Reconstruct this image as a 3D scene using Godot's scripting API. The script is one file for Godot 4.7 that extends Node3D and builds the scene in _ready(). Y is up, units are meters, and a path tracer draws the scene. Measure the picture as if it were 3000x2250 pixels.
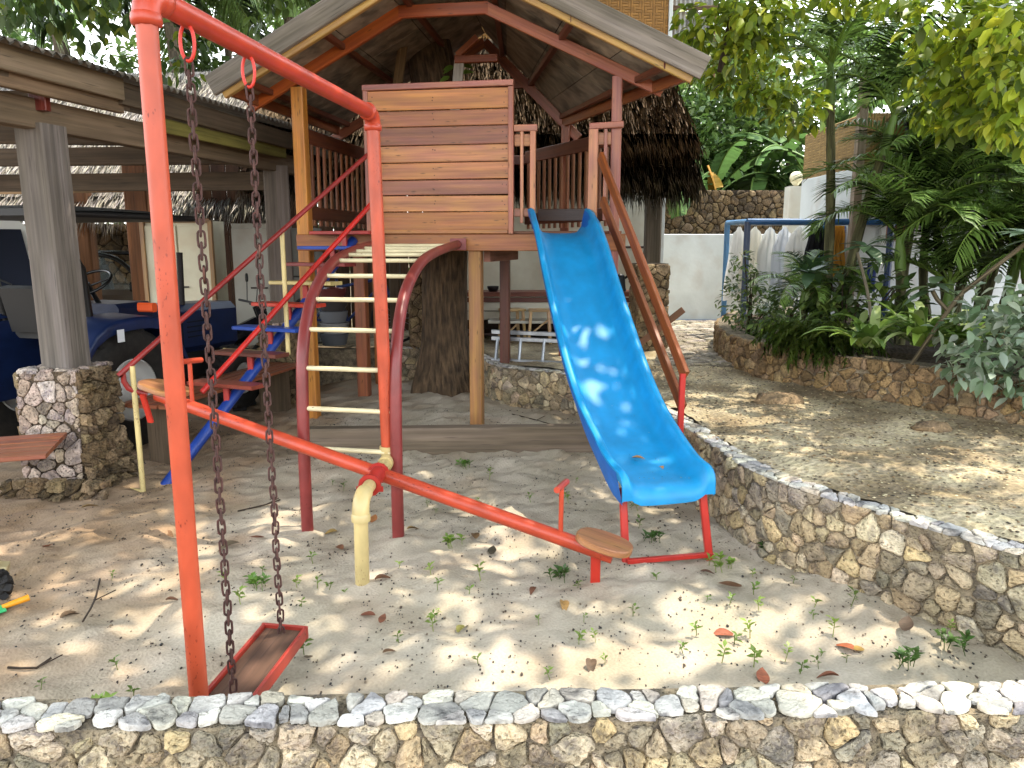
extends Node3D

# A shaded sand playground: swing, see-saw, climbing ladder, slide and a small treehouse, ringed by coral-stone walls.

var rng := RandomNumberGenerator.new()
var M := {}
var cam_at := Vector3(0, 1.7, 0)
const PITCH := 10.3


class MB:
	# collects triangles; corners are given counter-clockwise as seen from outside
	var P := PackedVector3Array()
	var N := PackedVector3Array()
	var U := PackedVector2Array()
	var C := PackedColorArray()
	var col := Color.WHITE
	var off := Vector2.ZERO

	func tri(a: Vector3, b: Vector3, c: Vector3, na: Vector3, nb: Vector3, nc: Vector3, ua := Vector2.ZERO, ub := Vector2.ZERO, uc := Vector2.ZERO) -> void:
		P.append(a); P.append(c); P.append(b)
		N.append(na); N.append(nc); N.append(nb)
		U.append(ua + off); U.append(uc + off); U.append(ub + off)
		C.append(col); C.append(col); C.append(col)

	func flat(a: Vector3, b: Vector3, c: Vector3) -> void:
		var n := (b - a).cross(c - a).normalized()
		tri(a, b, c, n, n, n, Vector2(a.x, a.z), Vector2(b.x, b.z), Vector2(c.x, c.z))

	func quad(a: Vector3, b: Vector3, c: Vector3, d: Vector3, ua := Vector2.ZERO, ub := Vector2.ZERO, uc := Vector2.ZERO, ud := Vector2.ZERO) -> void:
		var n := (c - a).cross(d - b).normalized()
		tri(a, b, c, n, n, n, ua, ub, uc)
		tri(a, c, d, n, n, n, ua, uc, ud)

	# a bar with chamfered edges from a to b; w across, h along the up side
	func beam(a: Vector3, b: Vector3, w: float, h: float, up := Vector3.UP, bev := 0.005) -> void:
		var d := (b - a)
		var ln := d.length()
		d /= ln
		if absf(d.dot(up)) > 0.98:
			up = Vector3.BACK if absf(d.dot(Vector3.BACK)) < 0.9 else Vector3.RIGHT
		var s := d.cross(up).normalized()
		var u := s.cross(d).normalized()
		var x := w / 2.0
		var y := h / 2.0
		bev = minf(bev, minf(x, y) * 0.7)
		var sec := [[x - bev, y], [-x + bev, y], [-x, y - bev], [-x, -y + bev], [-x + bev, -y], [x - bev, -y], [x, -y + bev], [x, y - bev]]
		var per := 0.0
		for i in 8:
			var p: Array = sec[i]
			var q: Array = sec[(i + 1) % 8]
			var pv: Vector3 = s * p[0] + u * p[1]
			var qv: Vector3 = s * q[0] + u * q[1]
			var e: float = pv.distance_to(qv)
			quad(a + pv, b + pv, b + qv, a + qv, Vector2(0, per), Vector2(ln, per), Vector2(ln, per + e), Vector2(0, per + e))
			per += e
		for k in [0, 1]:
			var o: Vector3 = [a, b][k]
			for i in range(1, 7):
				var q: Array = [sec[0], sec[i], sec[i + 1]] if k else [sec[0], sec[i + 1], sec[i]]
				var v := []
				for z in q:
					v.append(o + s * z[0] + u * z[1])
				var n: Vector3 = d * (1.0 if k else -1.0)
				tri(v[0], v[2], v[1], n, n, n, Vector2(q[0][0], q[0][1]), Vector2(q[2][0], q[2][1]), Vector2(q[1][0], q[1][1])) if (v[2] - v[0]).cross(v[1] - v[0]).dot(n) > 0 else tri(v[0], v[1], v[2], n, n, n, Vector2(q[0][0], q[0][1]), Vector2(q[1][0], q[1][1]), Vector2(q[2][0], q[2][1]))

	func box(c: Vector3, size: Vector3, bev := 0.006, turn := 0.0) -> void:
		var ax := Vector3.RIGHT.rotated(Vector3.UP, turn)
		beam(c - ax * size.x / 2, c + ax * size.x / 2, size.z, size.y, Vector3.UP, bev)

	func tube(pts: Array, r, sides := 10, cap := true) -> void:
		var n := pts.size()
		var rings := []
		var t0: Vector3 = (pts[1] - pts[0]).normalized()
		var ref: Vector3 = t0.cross(Vector3.UP if absf(t0.y) < 0.9 else Vector3.RIGHT).normalized()
		var ln := 0.0
		var lens := []
		for i in n:
			var t: Vector3 = (pts[mini(i + 1, n - 1)] - pts[maxi(i - 1, 0)]).normalized()
			ref = (ref - t * ref.dot(t)).normalized()
			var bi := t.cross(ref)
			var rr: float = r[i] if r is Array else r
			if i:
				ln += pts[i].distance_to(pts[i - 1])
			lens.append(ln)
			var ring := []
			for k in sides:
				var an := TAU * k / sides
				var nn: Vector3 = ref * cos(an) + bi * sin(an)
				ring.append([pts[i] + nn * rr, nn])
			rings.append(ring)
		for i in n - 1:
			var rr: float = r[i] if r is Array else r
			for k in sides:
				var k2 := (k + 1) % sides
				var a: Array = rings[i][k]
				var b: Array = rings[i][k2]
				var c: Array = rings[i + 1][k2]
				var d: Array = rings[i + 1][k]
				var va := TAU * rr * k / sides
				var vb := TAU * rr * (k + 1) / sides
				tri(a[0], b[0], c[0], a[1], b[1], c[1], Vector2(lens[i], va), Vector2(lens[i], vb), Vector2(lens[i + 1], vb))
				tri(a[0], c[0], d[0], a[1], c[1], d[1], Vector2(lens[i], va), Vector2(lens[i + 1], vb), Vector2(lens[i + 1], va))
		if cap:
			for e in [0, n - 1]:
				var t: Vector3 = (pts[1] - pts[0]).normalized() * -1.0 if e == 0 else (pts[n - 1] - pts[n - 2]).normalized()
				for k in sides:
					var a: Vector3 = rings[e][k][0]
					var b: Vector3 = rings[e][(k + 1) % sides][0]
					if e == 0:
						tri(pts[e], b, a, t, t, t)
					else:
						tri(pts[e], a, b, t, t, t)

	# profile of [radius, height] points turned about an axis
	func lathe(o: Vector3, axis: Vector3, prof: Array, sides := 20, smooth := true) -> void:
		var ax := axis.normalized()
		var rx := ax.cross(Vector3.UP if absf(ax.y) < 0.9 else Vector3.RIGHT).normalized()
		var ry := ax.cross(rx)
		var n := prof.size()
		var nr := []
		for i in n - 1:
			var e := Vector2(prof[i + 1][0] - prof[i][0], prof[i + 1][1] - prof[i][1])
			nr.append(Vector2(e.y, -e.x).normalized())
		for i in n - 1:
			var n0: Vector2 = nr[i]
			var n1: Vector2 = nr[i]
			if smooth:
				if i and nr[i - 1].dot(nr[i]) > 0.4:
					n0 = (nr[i - 1] + nr[i]).normalized()
				if i < n - 2 and nr[i + 1].dot(nr[i]) > 0.4:
					n1 = (nr[i + 1] + nr[i]).normalized()
			for k in sides:
				var d0 := rx * cos(TAU * k / sides) + ry * sin(TAU * k / sides)
				var d1 := rx * cos(TAU * (k + 1) / sides) + ry * sin(TAU * (k + 1) / sides)
				var a: Vector3 = o + d0 * prof[i][0] + ax * prof[i][1]
				var b: Vector3 = o + d1 * prof[i][0] + ax * prof[i][1]
				var c: Vector3 = o + d1 * prof[i + 1][0] + ax * prof[i + 1][1]
				var d: Vector3 = o + d0 * prof[i + 1][0] + ax * prof[i + 1][1]
				tri(a, b, c, d0 * n0.x + ax * n0.y, d1 * n0.x + ax * n0.y, d1 * n1.x + ax * n1.y)
				tri(a, c, d, d0 * n0.x + ax * n0.y, d1 * n1.x + ax * n1.y, d0 * n1.x + ax * n1.y)

	# indexed smooth surface: V points, I triples (counter-clockwise outside)
	func skin(V: Array, I: Array, UV = null, facet := 0.0) -> void:
		var nn := []
		nn.resize(V.size())
		nn.fill(Vector3.ZERO)
		for i in range(0, I.size(), 3):
			var f: Vector3 = (V[I[i + 1]] - V[I[i]]).cross(V[I[i + 2]] - V[I[i]])
			for k in 3:
				nn[I[i + k]] += f
		for i in V.size():
			nn[i] = nn[i].normalized()
		for i in range(0, I.size(), 3):
			var a: int = I[i]
			var b: int = I[i + 1]
			var c: int = I[i + 2]
			if facet > 0.0:
				var fn: Vector3 = (V[b] - V[a]).cross(V[c] - V[a]).normalized() * facet
				tri(V[a], V[b], V[c], (nn[a] * (1.0 - facet) + fn).normalized(), (nn[b] * (1.0 - facet) + fn).normalized(), (nn[c] * (1.0 - facet) + fn).normalized())
			elif UV:
				tri(V[a], V[b], V[c], nn[a], nn[b], nn[c], UV[a], UV[b], UV[c])
			else:
				tri(V[a], V[b], V[c], nn[a], nn[b], nn[c])

	# a grid of points (rows of equal length) as a smooth sheet; flip turns it over
	func sheet(rows: Array, flip := false) -> void:
		var V := []
		var I := []
		var UV := []
		var w: int = rows[0].size()
		for j in rows.size():
			for i in w:
				V.append(rows[j][i])
				UV.append(Vector2(i, j) * 0.1)
		for j in rows.size() - 1:
			for i in w - 1:
				var a := j * w + i
				if flip:
					I.append_array([a, a + w + 1, a + 1, a, a + w, a + w + 1])
				else:
					I.append_array([a, a + 1, a + w + 1, a, a + w + 1, a + w])
		skin(V, I, UV)

	func add(o: MB, x := Transform3D.IDENTITY) -> void:
		for i in o.P.size():
			P.append(x * o.P[i])
			N.append((x.basis * o.N[i]).normalized())
		U.append_array(o.U)
		C.append_array(o.C)

	func mesh() -> ArrayMesh:
		var a := []
		a.resize(Mesh.ARRAY_MAX)
		a[Mesh.ARRAY_VERTEX] = P
		a[Mesh.ARRAY_NORMAL] = N
		a[Mesh.ARRAY_TEX_UV] = U
		a[Mesh.ARRAY_COLOR] = C
		var m := ArrayMesh.new()
		m.add_surface_from_arrays(Mesh.PRIMITIVE_TRIANGLES, a)
		return m


func V(x: float, y: float, z: float) -> Vector3:
	return Vector3(x, y, z)


# an sRGB colour 0..255 as the linear value that vertex colours hold
func S(r: float, g: float, b: float) -> Color:
	return Color(r / 255.0, g / 255.0, b / 255.0).srgb_to_linear()


func vary(c: Color, by := 0.12) -> Color:
	var k := 1.0 + rng.randf_range(-by, by)
	return Color(c.r * k * (1.0 + rng.randf_range(-by, by) * 0.3), c.g * k, c.b * k * (1.0 + rng.randf_range(-by, by) * 0.4))


func R(a: float, b: float) -> float:
	return rng.randf_range(a, b)


func tag(o: Node, label: String, category: String, group := "", kind := "") -> void:
	if label:
		o.set_meta("label", label)
	if category:
		o.set_meta("category", category)
	if group:
		o.set_meta("group", group)
	if kind:
		o.set_meta("kind", kind)


func thing(called: String, label: String, category: String, at := Vector3.ZERO, turn := 0.0, group := "") -> Node3D:
	var o := Node3D.new()
	o.name = called
	add_child(o, true)
	o.position = at
	o.rotation.y = turn
	tag(o, label, category, group)
	return o


func part(parent: Node, called: String, mb: MB, mat: Material, label := "") -> MeshInstance3D:
	return put(parent, called, mb.mesh(), mat, label)


func put(parent: Node, called: String, mesh: Mesh, mat: Material, label := "") -> MeshInstance3D:
	var o := MeshInstance3D.new()
	o.name = called
	o.mesh = mesh
	o.material_override = mat
	parent.add_child(o, true)
	if label:
		o.set_meta("label", label)
	return o


func many(parent: Node, called: String, mesh: Mesh, mat: Material, xf: Array, cols: Array, kind := "") -> MultiMeshInstance3D:
	var m := MultiMesh.new()
	m.transform_format = MultiMesh.TRANSFORM_3D
	m.use_colors = true
	m.mesh = mesh
	m.instance_count = xf.size()
	for i in xf.size():
		m.set_instance_transform(i, xf[i])
		m.set_instance_color(i, cols[i])
	var o := MultiMeshInstance3D.new()
	o.name = called
	o.multimesh = m
	o.material_override = mat
	parent.add_child(o, true)
	if kind:
		o.set_meta("kind", kind)
	return o


# one bar as a part of its own
func bar(parent: Node, called: String, a: Vector3, b: Vector3, w: float, h: float, c: Color, mat: Material, up := Vector3.UP, bev := 0.005) -> MeshInstance3D:
	var mb := MB.new()
	mb.col = c
	mb.off = Vector2(R(0, 7), R(0, 7))
	mb.beam(a, b, w, h, up, bev)
	return part(parent, called, mb, mat)


func pipe(parent: Node, called: String, pts: Array, r, c: Color, mat: Material, sides := 14) -> MeshInstance3D:
	var mb := MB.new()
	mb.col = c
	mb.off = Vector2(R(0, 7), R(0, 7))
	mb.tube(pts, r, sides)
	return part(parent, called, mb, mat)


# points of a smooth line through the given ones
func spline(pts: Array, step: float) -> Array:
	var out := []
	for i in pts.size() - 1:
		var p0: Vector3 = pts[maxi(i - 1, 0)]
		var p1: Vector3 = pts[i]
		var p2: Vector3 = pts[i + 1]
		var p3: Vector3 = pts[mini(i + 2, pts.size() - 1)]
		var n := maxi(1, int(p1.distance_to(p2) / step))
		for k in n:
			out.append(p1.cubic_interpolate(p2, p0, p3, float(k) / n))
	out.append(pts[-1])
	return out


# ------------------------------------------------------------------ textures and materials
func nz(w: int, h: int, freq: float, sd: int, oct := 4, kind := FastNoiseLite.TYPE_SIMPLEX_SMOOTH) -> PackedByteArray:
	var f := FastNoiseLite.new()
	f.seed = sd
	f.noise_type = kind
	f.frequency = freq
	f.fractal_octaves = oct
	if kind == FastNoiseLite.TYPE_CELLULAR:
		f.fractal_type = FastNoiseLite.FRACTAL_NONE
	var im := f.get_seamless_image(w, h)
	im.convert(Image.FORMAT_L8)
	return im.get_data()


func stretched(w: int, h: int, by: int, freq: float, sd: int, oct := 4) -> PackedByteArray:
	var f := FastNoiseLite.new()
	f.seed = sd
	f.frequency = freq
	f.fractal_octaves = oct
	var im := f.get_seamless_image(w / by, h)
	im.convert(Image.FORMAT_L8)
	im.resize(w, h, Image.INTERPOLATE_CUBIC)
	return im.get_data()


func picture(w: int, h: int, fn: Callable) -> ImageTexture:
	var d := PackedByteArray()
	d.resize(w * h * 3)
	for i in w * h:
		var c: Color = fn.call(i)
		d[i * 3] = clampi(int(c.r * 255.0), 0, 255)
		d[i * 3 + 1] = clampi(int(c.g * 255.0), 0, 255)
		d[i * 3 + 2] = clampi(int(c.b * 255.0), 0, 255)
	return ImageTexture.create_from_image(Image.create_from_data(w, h, false, Image.FORMAT_RGB8, d))


func grey(w: int, h: int, d: PackedByteArray) -> ImageTexture:
	return ImageTexture.create_from_image(Image.create_from_data(w, h, false, Image.FORMAT_L8, d))


func mat(rough: float, albedo := Color.WHITE, tex: Texture2D = null, bump: Texture2D = null, relief := 0.0, uv := Vector3.ONE, tri := false) -> StandardMaterial3D:
	var m := StandardMaterial3D.new()
	m.albedo_color = albedo
	m.roughness = rough
	m.vertex_color_use_as_albedo = true
	m.cull_mode = BaseMaterial3D.CULL_DISABLED
	if tex:
		m.albedo_texture = tex
	if bump:
		m.heightmap_enabled = true
		m.heightmap_texture = bump
		m.heightmap_scale = relief
	m.uv1_scale = uv
	if tri:
		m.uv1_triplanar = true
		m.uv1_world_triplanar = true
		m.uv1_triplanar_sharpness = 4.0
	return m


func make_materials() -> void:
	var W := 512
	# varnished timber: fine grain, broad tone drift, dark streaks and a few knots
	var g1 := stretched(W, W, 16, 0.05, 11, 4)
	var g2 := stretched(W, W, 5, 0.012, 12, 3)
	var g3 := stretched(W, W, 10, 0.11, 13, 2)
	var kn := nz(W, W, 0.022, 14, 2, FastNoiseLite.TYPE_CELLULAR)
	var s0 := nz(W, W, 0.01, 15, 2)
	var wood := picture(W, W, func(i):
		var a := g1[i] / 255.0
		var b := g2[i] / 255.0
		var c := g3[i] / 255.0
		var k := 0.84 + 0.10 * a + 0.26 * (b - 0.5) + 0.10 * (s0[i] / 255.0 - 0.5)
		if c < 0.22:
			k *= 0.86 + (c / 0.22) * 0.14
		var knot := clampf((34.0 - kn[i]) / 30.0, 0, 1)
		knot *= clampf((s0[i] - 150.0) / 40.0, 0, 1)
		k *= 1.0 - 0.4 * knot
		var warm := s0[i] / 255.0
		return Color(k, k * (0.93 + 0.07 * warm), k * (1.0 - 0.16 * warm)))
	var woodb := grey(W, W, g1)
	# bare weathered timber
	var old := picture(W, W, func(i):
		var a := g1[i] / 255.0
		var b := g2[i] / 255.0
		var c := g3[i] / 255.0
		var k := 0.76 + 0.18 * a + 0.24 * (b - 0.5) + 0.12 * (s0[i] / 255.0 - 0.5)
		if c < 0.22:
			k *= 0.62 + c / 0.22 * 0.38
		return Color(k, k * 0.985, k * (0.93 + 0.07 * b)))
	# coral stone: mottled, pitted, with dark lichen
	var s1 := nz(W, W, 0.012, 21, 5)
	var s2 := nz(W, W, 0.05, 22, 3)
	var s3 := nz(W, W, 0.035, 23, 1, FastNoiseLite.TYPE_CELLULAR)
	var s4 := nz(W, W, 0.006, 24, 4)
	var s5 := nz(W, W, 0.14, 25, 3)
	var stone := picture(W, W, func(i):
		var k := 0.70 + 0.30 * s1[i] / 255.0 + 0.22 * (s2[i] / 255.0 - 0.5) + 0.12 * (s5[i] / 255.0 - 0.5)
		var lich := clampf((s4[i] - 135.0) / 70.0, 0, 1) * clampf((s2[i] - 60.0) / 110.0, 0, 1)
		var pit := clampf((70.0 - s2[i]) / 45.0, 0, 1)
		k *= (1.0 - 0.42 * lich) * (1.0 - 0.35 * pit)
		return Color(k, k * (0.99 - 0.02 * s1[i] / 255.0), k * (0.95 + 0.07 * lich)))
	var pale := picture(W, W, func(i):
		var k := 0.80 + 0.20 * s1[i] / 255.0 + 0.14 * (s5[i] / 255.0 - 0.5)
		var lich := clampf((s4[i] - 110.0) / 90.0, 0, 1) * clampf((s1[i] - 60.0) / 120.0, 0, 1)
		k *= 1.0 - 0.50 * lich * (0.6 + 0.8 * s5[i] / 255.0)
		return Color(k, k * 0.99, k * (0.965 + 0.03 * lich)))
	var sb := PackedByteArray()
	sb.resize(W * W)
	for i in W * W:
		var pit := clampf((80.0 - s2[i]) / 60.0, 0, 1)
		sb[i] = clampi(int(60 + s1[i] * 0.3 + s2[i] * 0.3 + s5[i] * 0.16 - pit * 70), 0, 255)
	var stoneb := grey(W, W, sb)
	# sand and grit
	var d1 := nz(W, W, 0.004, 31, 5)
	var d2 := nz(W, W, 0.16, 32, 3)
	var d3 := nz(W, W, 0.07, 33, 1, FastNoiseLite.TYPE_CELLULAR)
	var sand := picture(W, W, func(i):
		var k := 0.80 + 0.13 * d1[i] / 255.0 + 0.10 * (d2[i] / 255.0 - 0.4)
		return Color(k, k * 0.985, k * (0.94 + 0.04 * d1[i] / 255.0)))
	var sandb := PackedByteArray()
	sandb.resize(W * W)
	for i in W * W:
		sandb[i] = clampi(int(d1[i] * 0.45 + d2[i] * 0.4 + 20), 0, 255)
	var grit := picture(W, W, func(i):
		var k := 0.6 + 0.25 * d1[i] / 255.0 + 0.28 * (d3[i] / 255.0) + 0.2 * (d2[i] / 255.0 - 0.5)
		return Color(k, k * 0.975, k * (0.90 + 0.07 * s1[i] / 255.0)))
	# bark
	var b1 := stretched(W, W, 6, 0.035, 41, 5)
	var bark := picture(W, W, func(i):
		var k := 0.45 + 0.5 * b1[i] / 255.0 + 0.15 * (s1[i] / 255.0 - 0.5)
		return Color(k, k * 0.97, k * 0.92))
	var barkb := grey(W, W, b1)
	# old paint and rust
	var p1 := nz(W, W, 0.01, 51, 4)
	var p2 := nz(W, W, 0.09, 52, 3)
	var paint := picture(W, W, func(i):
		var k := 0.82 + 0.18 * p1[i] / 255.0
		var chip := clampf((p2[i] - 188.0) / 14.0, 0, 1) * clampf((s4[i] - 172.0) / 25.0, 0, 1)
		return Color(k, k * (1.0 - 0.1 * chip), k * (1.0 - 0.1 * chip)).lerp(Color(0.45, 0.38, 0.36), chip * 0.7))
	var rust := picture(W, W, func(i):
		var k := 0.55 + 0.45 * p1[i] / 255.0
		var q := p2[i] / 255.0
		return Color(k, k * (0.82 + 0.18 * q), k * (0.78 + 0.22 * q)))
	# worn blue plastic
	var plast := picture(W, W, func(i):
		var k := 0.86 + 0.14 * p1[i] / 255.0
		var sc := clampf((p2[i] - 170.0) / 40.0, 0, 1) * clampf((s4[i] - 100.0) / 70.0, 0, 1)
		return Color(k, k, k).lerp(Color(0.95, 0.95, 0.95), sc * 0.10))
	# stained white plaster
	var plas := picture(W, W, func(i):
		var k := 0.90 + 0.1 * d1[i] / 255.0
		var st := clampf((s4[i] - 120.0) / 90.0, 0, 1) * (0.4 + 0.6 * g2[(i % W) * W + i / W] / 255.0)
		k *= 1.0 - 0.06 * st
		return Color(k, k * (1.0 - 0.03 * st), k * (0.985 - 0.05 * st)))
	# mouldy boards under the roof
	var mould := picture(W, W, func(i):
		var k := 0.72 + 0.28 * s1[i] / 255.0
		var st := clampf((s4[i] - 100.0) / 90.0, 0, 1) * clampf((s1[i] - 40.0) / 110.0, 0, 1)
		k *= 1.0 - 0.38 * st
		return Color(k, k * 0.97, k * 0.92))
	# woven bamboo panels: over-under bands with fibre
	var weave := PackedByteArray()
	weave.resize(256 * 256)
	var wv := picture(256, 256, func(i):
		var x = i % 256
		var y = i / 256
		var cx = x / 16
		var cy = y / 16
		var over = ((cx + cy * 3) / 2) % 2 == 0 if (cy / 2) % 2 == 0 else ((cx + cy + 1) / 2) % 2 == 0
		var e := float(y % 16) / 16.0 if over else float(x % 16) / 16.0
		var f: float = g1[(y * 2 % W) * W + (x * 3) % W] / 255.0 if over else g1[(x * 2 % W) * W + (y * 3) % W] / 255.0
		var edge := minf(e, 1.0 - e)
		var k := (0.72 + 0.25 * f) * (0.72 if edge < 0.08 else 1.0) * (0.85 + 0.25 * (g2[(cx * 37 + cy * 91) * 13 % (W * W)] / 255.0))
		weave[i] = int(255 * clampf(edge * 2.2, 0, 1))
		return Color(k, k * 0.93, k * 0.74))

	M.wood = mat(0.46, Color.WHITE, wood, woodb, 0.12, Vector3(0.42, 1.9, 1))
	M.old = mat(0.85, Color.WHITE, old, woodb, 0.35, Vector3(0.4, 1.1, 1))
	M.stone = mat(0.92, Color.WHITE, stone, stoneb, 3.2, Vector3(1.6, 1.6, 1.6), true)
	M.cap = mat(0.9, Color.WHITE, pale, stoneb, 1.6, Vector3(1.3, 1.3, 1.3), true)
	M.mortar = mat(0.98, Color.WHITE, stone, stoneb, 2.0, Vector3(2.2, 2.2, 2.2), true)
	M.sand = mat(0.97, Color.WHITE, sand, grey(W, W, sandb), 0.9, Vector3(0.7, 0.7, 0.7), true)
	M.grit = mat(0.97, Color.WHITE, grit, grey(W, W, d3), 1.0, Vector3(0.9, 0.9, 0.9), true)
	M.bark = mat(0.95, Color.WHITE, bark, barkb, 3.5, Vector3(0.35, 0.9, 1))
	M.paint = mat(0.38, Color.WHITE, paint, grey(W, W, p1), 0.15, Vector3(0.8, 1.6, 1))
	M.metal = mat(0.35, Color.WHITE, paint)
	M.metal.metallic = 0.85
	M.rust = mat(0.72, Color.WHITE, rust, grey(W, W, p2), 0.12, Vector3(6, 6, 6), true)
	M.plastic = mat(0.34, Color.WHITE, plast, null, 0.0, Vector3(1.2, 1.2, 1.2), true)
	M.plastic.roughness = 0.5
	M.plaster = mat(0.9, Color.WHITE, plas, grey(W, W, s2), 0.15, Vector3(0.5, 0.5, 0.5), true)
	M.mould = mat(0.92, Color.WHITE, mould, woodb, 0.3, Vector3(0.9, 0.9, 0.9), true)
	M.weave = mat(0.8, Color.WHITE, wv, grey(256, 256, weave), 0.4, Vector3(1.7, 1.7, 1.7), true)
	M.cloth = mat(0.9)
	M.cloth.backlight_enabled = true
	M.cloth.backlight = Color(0.9, 0.9, 0.9)
	M.rubber = mat(0.8, Color.WHITE, rust, grey(W, W, p2), 0.3, Vector3(3, 3, 3), true)
	M.plain = mat(0.6)
	M.gloss = mat(0.25)
	M.straw = mat(0.9)
	M.leaf = mat(0.42)
	M.leaf.backlight_enabled = true
	M.leaf.backlight = Color(0.85, 0.85, 0.85)
	M.shine = mat(0.3)
	M.shine.backlight_enabled = true
	M.shine.backlight = Color(0.85, 0.85, 0.85)
	M.dry = mat(0.7, Color.WHITE, old, null, 0, Vector3(6, 6, 6), true)
	M.glass = StandardMaterial3D.new()
	M.glass.transparency = BaseMaterial3D.TRANSPARENCY_ALPHA
	M.glass.albedo_color = Color(0.75, 0.85, 0.85, 0.12)
	M.glass.roughness = 0.05
	M.glass.cull_mode = BaseMaterial3D.CULL_DISABLED


# ------------------------------------------------------------------ rubble stonework
func clip(poly: PackedVector2Array, mid: Vector2, dir: Vector2) -> PackedVector2Array:
	var out := PackedVector2Array()
	var n := poly.size()
	for i in n:
		var a := poly[i]
		var b := poly[(i + 1) % n]
		var da := (a - mid).dot(dir)
		var db := (b - mid).dot(dir)
		if da <= 0:
			out.append(a)
		if (da < 0 and db > 0) or (da > 0 and db < 0):
			out.append(a + (b - a) * (da / (da - db)))
	return out


func in_view(p: Vector3) -> float:
	# distance when a camera near the photograph's would see it, else a large number
	var q := (p - cam_at).rotated(Vector3.RIGHT, deg_to_rad(PITCH))
	if q.z > -0.3 or absf(q.x / -q.z) > 0.72 or absf(q.y / -q.z) > 0.55:
		return 1000.0 + p.distance_to(cam_at)
	return -q.z


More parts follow.
